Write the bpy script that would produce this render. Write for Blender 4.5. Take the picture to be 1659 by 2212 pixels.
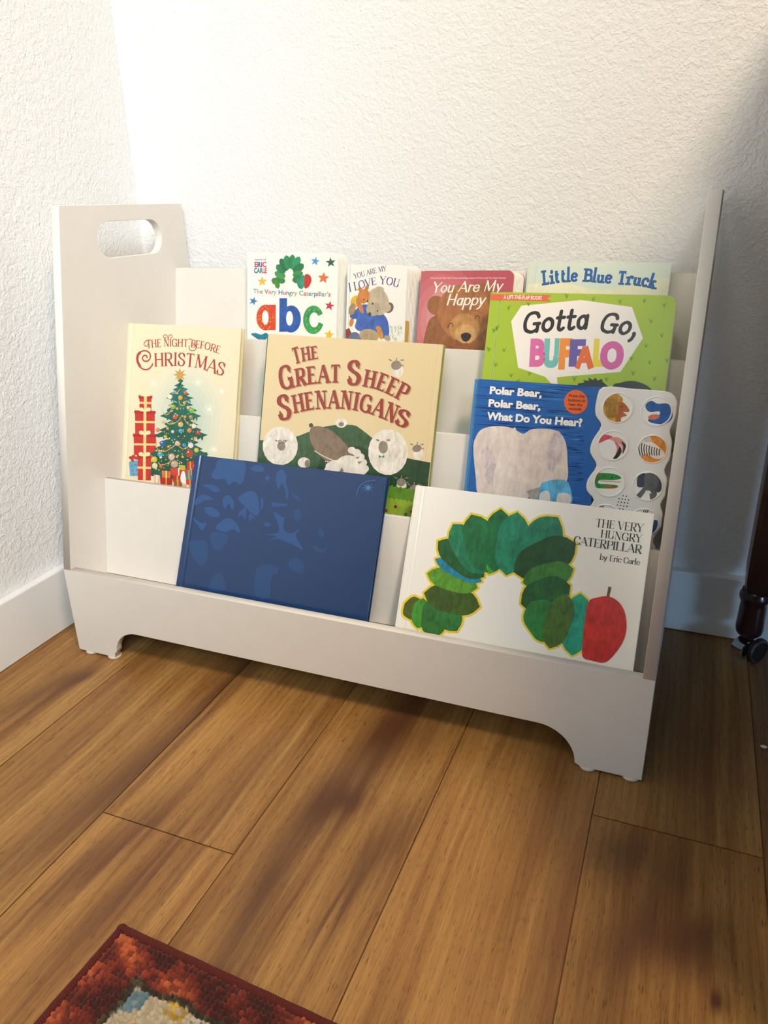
import bpy, bmesh, math, random
from mathutils import Vector, Matrix
for o in list(bpy.data.objects): bpy.data.objects.remove(o)
C = bpy.context.scene.collection
rnd = random.Random(11)

# ------------------------------------------------------------------ camera
cam_d = bpy.data.cameras.new('camera'); cam = bpy.data.objects.new('camera', cam_d); C.objects.link(cam)
cam_d.sensor_fit = 'HORIZONTAL'; cam_d.sensor_width = 36.0; cam_d.lens = 36.0*1635.9/1659
cam_d.clip_start = 0.02
right, up, fwd = (0.92935945, 0.36859151, -0.02076813), (-0.12175695, 0.35913181, 0.92531054), (-0.3485201, 0.85741743, -0.37864112)
M = Matrix.Identity(4)
for i in range(3):
    M[i][0], M[i][1], M[i][2] = right[i], up[i], -fwd[i]
M[0][3], M[1][3], M[2][3] = 0.8303, -0.764, 0.6416
cam.matrix_world = M
bpy.context.scene.camera = cam

# ------------------------------------------------------------------ world, lights, exposure
W = bpy.data.worlds.new('world'); bpy.context.scene.world = W; W.use_nodes = True
wb = W.node_tree.nodes['Background']; wb.inputs[0].default_value = (0.9, 0.95, 1.0, 1); wb.inputs[1].default_value = 0.012
def area(name, loc, aim, size, power, col, shape='DISK', size_y=None, spread=180):
    d = bpy.data.lights.new(name, 'AREA'); d.shape = shape; d.size = size
    if size_y: d.size_y = size_y
    d.energy = power; d.color = col; d.spread = math.radians(spread)
    o = bpy.data.objects.new(name, d); C.objects.link(o); o.location = loc
    o.rotation_euler = (Vector(aim)-Vector(loc)).to_track_quat('-Z', 'Y').to_euler()
    return o
area('ceiling_lamp', (1.62, -1.10, 2.35), (0.35, 0.3, 0.45), 0.42, 39, (1.0, 0.77, 0.52))
area('overhead_fill', (0.5, -1.3, 2.35), (0.35, 0.3, 0.45), 0.42, 6, (1.0, 0.96, 0.80))  # unseen fill light added to balance brightness, no known fixture
area('daylight_window', (1.1, -2.7, 2.05), (-0.2, 0.39, 1.05), 0.8, 4.8, (0.82, 0.96, 1.0), 'RECTANGLE', 0.7, 54)
area('left_wall_fill', (1.7, -2.1, 1.95), (-0.35, 0.1, 0.42), 0.7, 2.8, (0.80, 0.92, 1.0), 'RECTANGLE', 0.7, 36)  # added cool fill that brightens the lower left, no known window
area('daylight_door', (2.1, -0.75, 0.28), (0.92, 0.38, 0.06), 0.3, 0.36, (0.35, 0.65, 1.0), 'RECTANGLE', 0.3, 40)
vs = bpy.context.scene.view_settings
vs.view_transform = 'Standard'; vs.look = 'None'; vs.gamma = 1; vs.use_curve_mapping = False; vs.exposure = 0.0
bpy.context.scene.cycles.max_bounces = 8

# ------------------------------------------------------------------ materials
def lin(h):
    h = h.lstrip('#'); out = []
    for i in (0, 2, 4):
        c = int(h[i:i+2], 16)/255; out.append(c/12.92 if c <= .04045 else ((c+.055)/1.055)**2.4)
    return out
class NT:
    def __init__(s, name):
        s.m = bpy.data.materials.new(name); s.m.use_nodes = True; s.t = s.m.node_tree; s.b = s.t.nodes['Principled BSDF']
    def n(s, typ, **kw):
        x = s.t.nodes.new(typ)
        for k, v in kw.items(): setattr(x, k, v)
        return x
    def l(s, a, b): s.t.links.new(a, b)
    def coords(s, scale=(1, 1, 1), kind='Object', loc=(0, 0, 0)):
        tc = s.n('ShaderNodeTexCoord'); mp = s.n('ShaderNodeMapping'); mp.inputs['Scale'].default_value = scale; mp.inputs['Location'].default_value = loc
        s.l(tc.outputs[kind], mp.inputs[0]); return mp.outputs[0]
    def noise(s, vec, scale, detail=3, rough=.5, dist=0):
        x = s.n('ShaderNodeTexNoise'); x.inputs['Scale'].default_value = scale; x.inputs['Detail'].default_value = detail
        x.inputs['Roughness'].default_value = rough; x.inputs['Distortion'].default_value = dist; s.l(vec, x.inputs['Vector']); return x.outputs['Fac']
    def math(s, op, a, b=None, c=None, clamp=False):
        x = s.n('ShaderNodeMath', operation=op, use_clamp=clamp)
        for i, v in enumerate((a, b, c)):
            if v is None: continue
            if isinstance(v, (int, float)): x.inputs[i].default_value = v
            else: s.l(v, x.inputs[i])
        return x.outputs[0]
    def ramp(s, fac, stops):
        x = s.n('ShaderNodeValToRGB'); e = x.color_ramp.elements
        while len(e) < len(stops): e.new(.5)
        for k, (p, c) in enumerate(stops):
            e[k].position = p; e[k].color = (*c, 1) if len(c) == 3 else c
        s.l(fac, x.inputs[0]); return x.outputs[0]
    def mix(s, fac, a, b, mode='MIX'):
        x = s.n('ShaderNodeMix', data_type='RGBA', blend_type=mode)
        for i, v in ((0, fac), (6, a), (7, b)):
            if isinstance(v, (int, float)): x.inputs[i].default_value = v
            elif isinstance(v, (tuple, list)): x.inputs[i].default_value = (*v[:3], 1)
            else: s.l(v, x.inputs[i])
        return x.outputs[2]
    def bump(s, h, strength=.3, dist=.001):
        x = s.n('ShaderNodeBump'); x.inputs['Strength'].default_value = strength; x.inputs['Distance'].default_value = dist
        s.l(h, x.inputs['Height']); s.l(x.outputs[0], s.b.inputs['Normal'])
    def set(s, **kw):
        for k, v in kw.items():
            i = s.b.inputs[k.replace('_', ' ')]
            if isinstance(v, (int, float)): i.default_value = v
            elif isinstance(v, (tuple, list)): i.default_value = (*v[:3], 1)
            else: s.l(v, i)
        return s
def plain(name, col, rough=.5, metal=0, coat=0, var=.06, vscale=30):
    k = NT(name); c = lin(col) if isinstance(col, str) else col
    f = k.noise(k.coords(), vscale, 3)
    k.set(Base_Color=k.mix(f, [v*(1-var) for v in c], [min(1, v*(1+var)) for v in c]), Roughness=rough, Metallic=metal, Coat_Weight=coat)
    return k.m
def mat_wall():
    k = NT('wall_paint'); v = k.coords()
    h = k.noise(v, 230, 3, .55, .5); h2 = k.noise(v, 95, 3, .5, .5)
    lump = k.ramp(h, [(.40, (0, 0, 0)), (.62, (1, 1, 1))]); lump2 = k.ramp(h2, [(.42, (0, 0, 0)), (.66, (1, 1, 1))])
    hh = k.math('ADD', k.math('MULTIPLY', lump, .6), k.math('MULTIPLY', lump2, .6))
    k.set(Base_Color=(.835, .84, .85), Roughness=.7); k.bump(hh, .55, .0017)
    return k.m
def mat_shelf():
    k = NT('shelf_paint'); v = k.coords((14, 14, 300))
    h = k.noise(v, 1.0, 3, .6)
    v2 = k.noise(k.coords(), 40, 2)
    k.set(Base_Color=k.mix(v2, (.735, .695, .645), (.775, .735, .69)), Roughness=.48); k.bump(h, .25, .0004)
    return k.m
def mat_trim():
    k = NT('trim_paint'); h = k.noise(k.coords((10, 10, 160)), 1.0, 3)
    k.set(Base_Color=(.82, .825, .83), Roughness=.35); k.bump(h, .12, .0004); return k.m
def mat_print(name, rough, coat):
    # printed paper: colour per shape, painterly variation where the print itself is painted
    k = NT(name); a = k.n('ShaderNodeAttribute'); a.attribute_name = 'Col'
    v = k.coords()
    f1 = k.noise(k.coords((170, 40, 55)), 1, 4, .7, .8); f2 = k.noise(v, 55, 4, .6, 1.0)
    f = k.math('ADD', k.math('MULTIPLY', f1, .6), k.math('MULTIPLY', f2, .5))
    f = k.math('SUBTRACT', f, .55); f = k.math('MULTIPLY', f, a.outputs['Alpha']); f = k.math('MULTIPLY', f, 3.2)
    f = k.math('ADD', f, 1.0); f = k.math('MAXIMUM', f, .35)
    col = k.mix(1.0, a.outputs['Color'], f, 'MULTIPLY')
    k.set(Base_Color=col, Roughness=rough, Coat_Weight=coat, Coat_Roughness=.08); return k.m
def mat_floor():
    k = NT('plank_floor'); a = k.n('ShaderNodeAttribute'); a.attribute_name = 'Col'
    sep = k.n('ShaderNodeSeparateColor'); k.l(a.outputs['Color'], sep.inputs[0])
    geo = k.n('ShaderNodeTexCoord'); xyz = k.n('ShaderNodeSeparateXYZ'); k.l(geo.outputs['Object'], xyz.inputs[0])
    offx = k.math('MULTIPLY', sep.outputs[0], 37.0); offy = k.math('MULTIPLY', sep.outputs[1], 53.0)
    def vec(sx, sy, warp=None):
        x = k.math('MULTIPLY', xyz.outputs[0], sx); y = k.math('MULTIPLY', xyz.outputs[1], sy)
        if warp is not None: x = k.math('ADD', x, warp)
        c = k.n('ShaderNodeCombineXYZ'); k.l(k.math('ADD', x, offx), c.inputs[0]); k.l(k.math('ADD', y, offy), c.inputs[1]); k.l(offx, c.inputs[2]); return c.outputs[0]
    big = k.noise(vec(7, 2.2), 1, 2, .5)
    warp = k.math('MULTIPLY', big, 9.0)
    streak = k.noise(vec(30, 1.1, k.math('MULTIPLY', big, 1.2)), 1, 5, .62)
    fine = k.noise(vec(620, 14, warp), 1, 3, .65)
    pore = k.noise(vec(1050, 75, warp), 1, 2, .5)
    ring = k.n('ShaderNodeTexWave', wave_type='BANDS', bands_direction='X'); ring.inputs['Scale'].default_value = 9; ring.inputs['Distortion'].default_value = 5; ring.inputs['Detail'].default_value = 3; ring.inputs['Detail Scale'].default_value = .8
    k.l(vec(3.5, .8), ring.inputs['Vector'])
    base = k.ramp(streak, [(.28, (.205, .088, .026)), (.41, (.345, .165, .048)), (.53, (.460, .240, .070)), (.72, (.56, .320, .105))])
    base = k.mix(k.math('MULTIPLY', ring.outputs['Fac'], .22), base, (.19, .092, .036))
    g = k.ramp(fine, [(.3, (.66, .62, .58)), (.55, (1, 1, 1))]); base = k.mix(.8, base, k.mix(1, base, g, 'MULTIPLY'))
    p = k.ramp(pore, [(.31, (.35, .30, .26)), (.39, (1, 1, 1))]); base = k.mix(.8, base, k.mix(1, base, p, 'MULTIPLY'))
    # dark heartwood figure and knots, plus cabinet shade painted in at the right: (x, y, half width, half length, slant, depth)
    for (cx, cy, rx, ry, sl, dp) in FIGURE_SHADE:
        dx = k.math('SUBTRACT', k.math('SUBTRACT', xyz.outputs[0], cx), k.math('MULTIPLY', k.math('SUBTRACT', xyz.outputs[1], cy), sl))
        dx = k.math('ADD', dx, k.math('MULTIPLY', k.math('SUBTRACT', streak, .5), .10)); dx = k.math('DIVIDE', dx, rx)
        dy = k.math('DIVIDE', k.math('SUBTRACT', xyz.outputs[1], cy), ry)
        r2 = k.math('ADD', k.math('MULTIPLY', dx, dx), k.math('MULTIPLY', dy, dy))
        e = k.math('POWER', 2.718, k.math('MULTIPLY', r2, -1.0)); e = k.math('MULTIPLY', e, dp*1.12, clamp=True)
        base = k.mix(e, base, (.105, .040, .018))
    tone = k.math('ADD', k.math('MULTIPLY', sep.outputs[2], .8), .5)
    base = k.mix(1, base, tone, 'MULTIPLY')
    k.set(Base_Color=base, Roughness=.42, Specular_IOR_Level=.35)
    hb = k.math('ADD', fine, k.math('MULTIPLY', p, .8)); k.bump(hb, .12, .0006)
    return k.m
FIGURE_SHADE = [(.522, -.02, .030, .11, .06, .85), (.508, -.16, .030, .08, .10, .85), (.503, -.29, .024, .09, -.03, .8), (.510, -.40, .020, .07, 0, .6), (.528, -.146, .018, .024, 0, .9),
          (.588, -.20, .022, .07, .12, .7), (.572, -.285, .006, .05, .1, .7), (.566, -.02, .036, .07, 0, .45), (.262, -.03, .014, .20, 0, .85), (.250, -.23, .022, .12, 0, .6), (.225, -.34, .02, .10, 0, .4),
          (.755, -.06, .034, .16, 0, .5), (.775, -.25, .012, .16, 0, .5), (.845, -.21, .030, .05, .5, .6), (.895, -.195, .034, .035, .8, .7), (.925, -.251, .010, .012, 0, .95), (.905, -.215, .040, .030, 0, .5), (.832, -.11, .030, .040, .4, .55), (.870, -.14, .02, .08, .3, .5),
          (.355, -.33, .010, .12, .1, .65), (.318, -.30, .014, .10, .1, .75), (.295, -.36, .008, .12, .1, .6), (.405, -.30, .006, .12, 0, .5), (.400, -.14, .030, .16, .05, .45), (.15, -.17, .02, .14, 0, .35), (.900, .10, .06, .20, 0, .5), (.05, -.055, .022, .03, .4, .7), (.02, -.12, .02, .08, .2, .5)]
MW, MS, MT = mat_wall(), mat_shelf(), mat_trim()
MF = mat_floor()
MPG = mat_print('glossy_print', .34, .35); MPM = mat_print('satin_print', .42, .1); MPX = mat_print('wrapped_print', .30, .45)
MPAGE = plain('page_paper', '#ece6d6', .7); MPAD = plain('clear_pad', '#cfc6b8', .3); MBOARD = plain('board_pages', '#efece4', .6)
MMAH = plain('mahogany', (.030, .008, .008), .3, 0, .5, .25, 14); MCHR = plain('chrome', (.75, .76, .78), .14, 1.0); MRUB = plain('black_rubber', (.012, .012, .013), .45)
MPL = plain('white_plastic', '#e6e6e6', .32, 0, .1, .02); MHOLE = plain('speaker_black', (.01, .01, .01), .7)

# ------------------------------------------------------------------ helpers
def link(name, me, parent=None, mat=None):
    o = bpy.data.objects.new(name, me); C.objects.link(o)
    if parent is not None: o.parent = parent
    if mat is not None:
        for m_ in (mat if isinstance(mat, (list, tuple)) else [mat]): o.data.materials.append(m_)
    return o
def from_bm(name, bm, mat, parent=None, smooth=False):
    bmesh.ops.recalc_face_normals(bm, faces=bm.faces)
    me = bpy.data.meshes.new(name); bm.to_mesh(me); bm.free()
    if smooth:
        for p in me.polygons: p.use_smooth = True
    return link(name, me, parent, mat)
def box(bm, lo, hi, bev=0.0):
    x0, y0, z0 = lo; x1, y1, z1 = hi
    v = [bm.verts.new(p) for p in ((x0, y0, z0), (x1, y0, z0), (x1, y1, z0), (x0, y1, z0), (x0, y0, z1), (x1, y0, z1), (x1, y1, z1), (x0, y1, z1))]
    fs = [bm.faces.new([v[i] for i in f]) for f in ((0, 3, 2, 1), (4, 5, 6, 7), (0, 1, 5, 4), (1, 2, 6, 5), (2, 3, 7, 6), (3, 0, 4, 7))]
    if bev:
        es = list({e for f in fs for e in f.edges}); bmesh.ops.bevel(bm, geom=es, offset=bev, segments=2, affect='EDGES', profile=.5)
def lathe(bm, prof, cx, cy, n=28):
    rings = []
    for r, z in prof: rings.append([bm.verts.new((cx+r*math.cos(2*math.pi*i/n), cy+r*math.sin(2*math.pi*i/n), z)) for i in range(n)])
    for a, b in zip(rings, rings[1:]):
        for i in range(n): bm.faces.new((a[i], a[(i+1) % n], b[(i+1) % n], b[i]))
    bm.faces.new(list(reversed(rings[0]))); bm.faces.new(rings[-1])
def plate(outlines, th, fn, bev=.0006):
    """extruded flat board with holes: outlines in (a, b), fn maps (a, b, t in 0..1) to a point"""
    cu = bpy.data.curves.new('tmp', 'CURVE'); cu.dimensions = '2D'; cu.fill_mode = 'BOTH'; cu.extrude = th/2-bev; cu.bevel_depth = bev; cu.bevel_resolution = 1; cu.offset = -bev
    for pts in outlines:
        sp = cu.splines.new('POLY'); sp.points.add(len(pts)-1); sp.use_cyclic_u = True
        for q, (a, b) in zip(sp.points, pts): q.co = (a, b, 0, 1)
    o = bpy.data.objects.new('tmp', cu); C.objects.link(o)
    dg = bpy.context.evaluated_depsgraph_get(); me = bpy.data.meshes.new_from_object(o.evaluated_get(dg))
    bpy.data.objects.remove(o); bpy.data.curves.remove(cu)
    me.materials.clear()
    for v in me.vertices: v.co = fn(v.co.x, v.co.y, v.co.z/th+.5)
    bm = bmesh.new(); bm.from_mesh(me); bmesh.ops.remove_doubles(bm, verts=bm.verts, dist=1e-6); bmesh.ops.recalc_face_normals(bm, faces=bm.faces); bm.to_mesh(me); bm.free()
    for p in me.polygons: p.material_index = 0
    return me
def thing(name, label, cat, loc=(0, 0, 0), group=None):
    o = bpy.data.objects.new(name, None); o.empty_display_size = .02; C.objects.link(o); o.location = loc
    o['label'] = label; o['category'] = cat
    if group: o['group'] = group
    return o
def struct(o):
    o['kind'] = 'structure'; return o

# ------------------------------------------------------------------ the room
ZC, YB, XL = 2.44, 0.3902, -0.0842
def quad_wall(name, pts, mat):
    me = bpy.data.meshes.new(name); me.from_pydata(pts, [], [(0, 1, 2, 3), (7, 6, 5, 4), (0, 4, 5, 1), (1, 5, 6, 2), (2, 6, 7, 3), (3, 7, 4, 0)]); return struct(link(name, me, None, mat))
def slab(name, lo, hi, mat):
    bm = bmesh.new(); box(bm, lo, hi); return struct(from_bm(name, bm, mat))
slab('wall_back', (XL-.1, YB, 0), (3.0, YB+.1, ZC), MW)
slab('wall_left', (XL-.1, -3.4, 0), (XL, YB, ZC), MW)
def floor():
    bm = bmesh.new(); col = bm.loops.layers.float_color.new('Col')
    PW, L, gap = .1745, 1.22, .0007
    TONE = {-2: .40, -1: .45, 0: .45, 1: .62, 2: .50, 3: .62, 4: .12, 5: .0}  # rightmost planks: dark wood, toned down further to paint in the cabinet's shade
    joints = {1: -.261, 4: -.0705}
    fs = []
    k = -2
    x = .0945-2*PW
    while x < 3.0:
        j = joints.get(k, None)
        if j is None: j = -.261-((k*.437) % 1.0)*.55-.25 if k % 2 else .33-((k*.31) % 1.0)*.2
        y = j-3*L
        while y < YB+.05:
            x0, x1, y0, y1 = max(x+gap, XL-.02), x+PW-gap, max(y+gap, -3.4), min(y+L-gap, YB+.05)
            if x1 > x0 and y1 > y0:
                v = [bm.verts.new(p) for p in ((x0, y0, 0), (x1, y0, 0), (x1, y1, 0), (x0, y1, 0))]
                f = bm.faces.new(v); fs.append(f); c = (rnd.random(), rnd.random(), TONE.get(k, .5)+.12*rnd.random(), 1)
                for lp in f.loops: lp[col] = c
            y += L
        x += PW; k += 1
    # groove bottoms and the slab below the planks
    v = [bm.verts.new(p) for p in ((XL-.02, -3.4, -.0012), (3.0, -3.4, -.0012), (3.0, YB+.05, -.0012), (XL-.02, YB+.05, -.0012))]
    f = bm.faces.new(v)
    for lp in f.loops: lp[col] = (0, 0, 0, 1)
    for f0 in fs:
        vv = list(f0.verts); lo = [bm.verts.new((q.co.x, q.co.y, -.0012)) for q in vv]
        cc = f0.loops[0][col]
        for i in range(4):
            ff = bm.faces.new((vv[i], lo[i], lo[(i+1) % 4], vv[(i+1) % 4]))
            for lp in ff.loops: lp[col] = (cc[0], cc[1], 0, 1)
    me = bpy.data.meshes.new('floor'); bm.to_mesh(me); bm.free()
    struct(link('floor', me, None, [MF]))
floor()
def baseboard(name, lo, hi, axis):
    bm = bmesh.new(); box(bm, lo, hi, .0022); struct(from_bm(name, bm, MT))
baseboard('baseboard_left', (XL, -3.4, .001), (XL+.0149, YB, .1039), 'y')
baseboard('baseboard_back', (XL+.0149, YB-.0149, .001), (3.0, YB, .1039), 'x')

# ------------------------------------------------------------------ the bookshelf
SW, ST, SH, SB = .84, .0132, .6465, .1433       # width, panel thickness, height, front board top
LEAN = .2015
TY, TZ = (.1012, .1818, .2622, .3431), (.2551, .3508, .4487, .5474)   # front top edge of each slat
shelf = thing('bookshelf', 'white painted wooden front-facing bookshelf with four book tiers against the wall', 'bookshelf', (SW/2, .19, 0))
def at_shelf(me):
    for v in me.vertices: v.co -= Vector((SW/2, .19, 0))
    return me
def arc(cx, cy, r, a0, a1, n=10): return [(cx+r*math.cos(math.radians(a0+(a1-a0)*i/n)), cy+r*math.sin(math.radians(a0+(a1-a0)*i/n))) for i in range(n+1)]
side = [(.0126, .004), (.0126, SB), (.0004, SB), ((SH-SB)*LEAN, SH), (.3790, SH), (.3815, .547), (.3815, .112), (.3700, .108), (.3700, .004), (.310, .004)] + arc(.265, .008, .045, 0, 90, 8) + arc(.125, .008, .045, 90, 180, 8) + [(.080, .004)]
hole = arc(.192, .5985, .0255, 90, 270, 12) + arc(.291, .5985, .0255, -90, 90, 12)
link('side_panel', at_shelf(plate([side, hole], ST, lambda a, b, t: Vector((ST*t, a, b)))), shelf, MS)
link('side_panel', at_shelf(plate([side, hole], ST, lambda a, b, t: Vector((SW-ST*(1-t)+.0075*a/.38, a, b)))), shelf, MS)
front = [(0, .004), (.0702, .004)] + [(.0702+.0002, .012)] + arc(.1175, .0100, .0437, 176, 90, 12) + [(.69, .0537)] + arc(.714, .0060, .0477, 90, 2, 14) + [(.7682, .004), (SW, .004), (SW, SB), (0, SB)]
link('front_board', at_shelf(plate([front], .0124, lambda a, b, t: Vector((a, .0124*(1-t), b)))), shelf, MS)
for i in range(4):
    h = .168 if i else .152
    lo = -.004 if False else 0
    me = plate([[(ST, 0), (SW-ST+.0006, 0), (SW-ST+.0006, h), (ST, h)]], .006, lambda a, b, t, i=i, h=h: Vector((a+(.0075*(TY[i])/.38 if a > .5 else 0), TY[i]+(b-h)*LEAN*.98+.006*(1-t), TZ[i]+(b-h)*.98)), .0004)
    link('back_slat', at_shelf(me), shelf, MS)
FZ = [.1060, .2020, .3000, .3985]
for i in range(4):
    y1 = TY[i]+(FZ[i]-TZ[i])*LEAN-.0004
    y0 = .0128 if i == 0 else TY[i-1]+(FZ[i]-TZ[i-1])*LEAN+.0066
    bm = bmesh.new(); box(bm, (ST+.0002, y0, FZ[i]-.006), (SW-ST-.0002, y1, FZ[i]), .0003)
    o = from_bm('slot_floor', bm, MS, shelf); at_shelf(o.data)
for x, y in ((.0200, .0075), (.0625, .0075), (.7770, .0075), (.8270, .0075), (.010, .34), (.834, .34)):
    bm = bmesh.new(); lathe(bm, [(.0088, 0), (.0105, .0008), (.0105, .0030), (.0096, .0040)], x, y, 20)
    o = from_bm('foot_pad', bm, MPAD, shelf, True); at_shelf(o.data); o['label'] = 'clear round plastic foot pad'
# ------------------------------------------------------------------ lettering: pen strokes (l line, t thin, T thick, c curve, o closed curve, d dot)
G = {
'A': (78, 'T 38,100 74,0;t 38,100 3,0;t 15,34 62,34'), 'B': (68, 'l 14,0 14,100;c 14,100 40,99 57,90 57,64 42,54 14,53;c 14,53 46,53 64,42 64,12 46,1 14,0'),
'C': (76, 'c 70,76 60,94 40,100 18,88 8,52 16,16 40,0 60,5 72,24'), 'D': (80, 'l 14,0 14,100;c 14,100 44,99 68,80 74,50 68,20 44,1 14,0'),
'E': (64, 'l 14,0 14,100;t 14,100 58,100;t 14,53 48,53;t 14,0 60,0'), 'F': (60, 'l 14,0 14,100;t 14,100 58,100;t 14,52 46,52'),
'G': (84, 'c 70,78 60,95 40,100 18,88 8,52 16,14 40,0 58,3 72,14;l 72,2 72,42;t 52,42 80,42'), 'H': (82, 'l 14,0 14,100;l 68,0 68,100;t 14,52 68,52'),
'I': (32, 'l 16,0 16,100'), 'L': (62, 'l 14,0 14,100;t 14,0 58,0'), 'M': (98, 't 12,0 16,100;T 16,100 49,8;t 49,8 82,100;l 82,100 86,0'),
'N': (82, 't 14,0 14,100;T 14,100 68,0;t 68,0 68,100'), 'O': (84, 'o 42,100 16,84 8,50 16,16 42,0 68,16 76,50 68,84'),
'P': (64, 'l 14,0 14,100;c 14,100 42,100 60,90 60,58 42,47 14,46'), 'R': (74, 'l 14,0 14,100;c 14,100 42,100 58,90 58,60 42,49 14,48;T 34,48 68,0'),
'S': (62, 'c 52,78 42,96 28,100 12,90 10,72 26,56 44,44 54,26 44,5 28,0 12,6 6,26'), 'T': (70, 'l 35,0 35,100;t 4,100 66,100'),
'U': (80, 'l 14,100 14,35;c 14,35 19,8 40,0 61,8 66,35;t 66,35 66,100'), 'V': (74, 'T 5,100 37,0;t 37,0 69,100'), 'Y': (72, 'T 4,100 36,46;t 36,46 68,100;l 36,46 36,0'),
'a': (54, 'l 46,0 46,62;o 26,62 11,50 8,32 12,12 26,0 38,8 45,30 40,54'), 'b': (60, 'l 10,0 10,104;o 32,64 15,52 10,32 16,9 32,0 48,10 54,32 48,54'),
'c': (50, 'c 48,50 36,63 22,62 9,48 8,24 20,2 36,1 48,14'), 'e': (56, 't 9,34 50,34;c 50,34 47,54 31,64 15,57 8,36 12,12 28,0 42,3 52,16'),
'i': (26, 'l 13,0 13,64;d 13,90'), 'k': (56, 'l 12,0 12,104;t 12,26 46,64;T 24,38 52,0'), 'l': (26, 'l 13,0 13,104'), 'o': (58, 'o 29,64 12,52 7,32 12,12 29,0 46,12 51,32 46,52'),
'p': (60, 'l 12,-34 12,64;o 34,64 17,52 12,32 18,9 34,0 50,10 55,32 50,54'), 'r': (42, 'l 12,0 12,64;c 12,38 20,56 31,64 42,58'), 't': (42, 'c 18,96 17,40 18,10 28,0 40,8;t 4,64 38,64'),
'u': (60, 'c 12,64 12,22 17,3 28,0 41,6 48,24;l 48,64 48,0'), 'y': (58, 'T 8,64 30,4;c 52,64 32,8 20,-22 4,-32'), ',': (26, 'c 13,8 16,0 12,-12 4,-22'), ' ': (34, '')}
# style: thick, thin, serif length, serif thickness, slant, round caps
STY = {'didone': (.15, .035, .30, .03, 0, 0), 'serif': (.14, .06, .24, .04, 0, 0), 'serifb': (.235, .10, .36, .085, 0, 0), 'slab': (.235, .17, .42, .15, 0, 0),
       'script': (.13, .075, 0, 0, .22, 1), 'mono': (.17, .15, 0, 0, .18, 1), 'block': (.30, .25, 0, 0, 0, 0)}
def spline(p, n=6, closed=False):
    out = []; N = len(p)
    for i in range(N if closed else N-1):
        q = [p[(i+j) % N] if closed else p[min(max(i+j, 0), N-1)] for j in (-1, 0, 1, 2)]
        for k in range(n):
            t = k/n; out.append(tuple(.5*(2*q[1][d]+(-q[0][d]+q[2][d])*t+(2*q[0][d]-5*q[1][d]+4*q[2][d]-q[3][d])*t*t+(-q[0][d]+3*q[1][d]-3*q[2][d]+q[3][d])*t**3) for d in (0, 1)))
    if not closed: out.append(p[-1])
    return out
def disc(c, r, n=10): return [(c[0]+r*math.cos(2*math.pi*i/n), c[1]+r*math.sin(2*math.pi*i/n)) for i in range(n)]
def ribbon(p, ws, closed=False):
    N = len(p); L, R = [], []
    for i in range(N):
        a, b = (p[(i-1) % N], p[(i+1) % N]) if closed else (p[max(i-1, 0)], p[min(i+1, N-1)])
        dx, dy = b[0]-a[0], b[1]-a[1]; d = math.hypot(dx, dy) or 1; w = ws[i]/2
        L.append((p[i][0]-dy/d*w, p[i][1]+dx/d*w)); R.append((p[i][0]+dy/d*w, p[i][1]-dx/d*w))
    return [[L[i], R[i], R[(i+1) % N], L[(i+1) % N]] for i in range(N if closed else N-1)]
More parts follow.
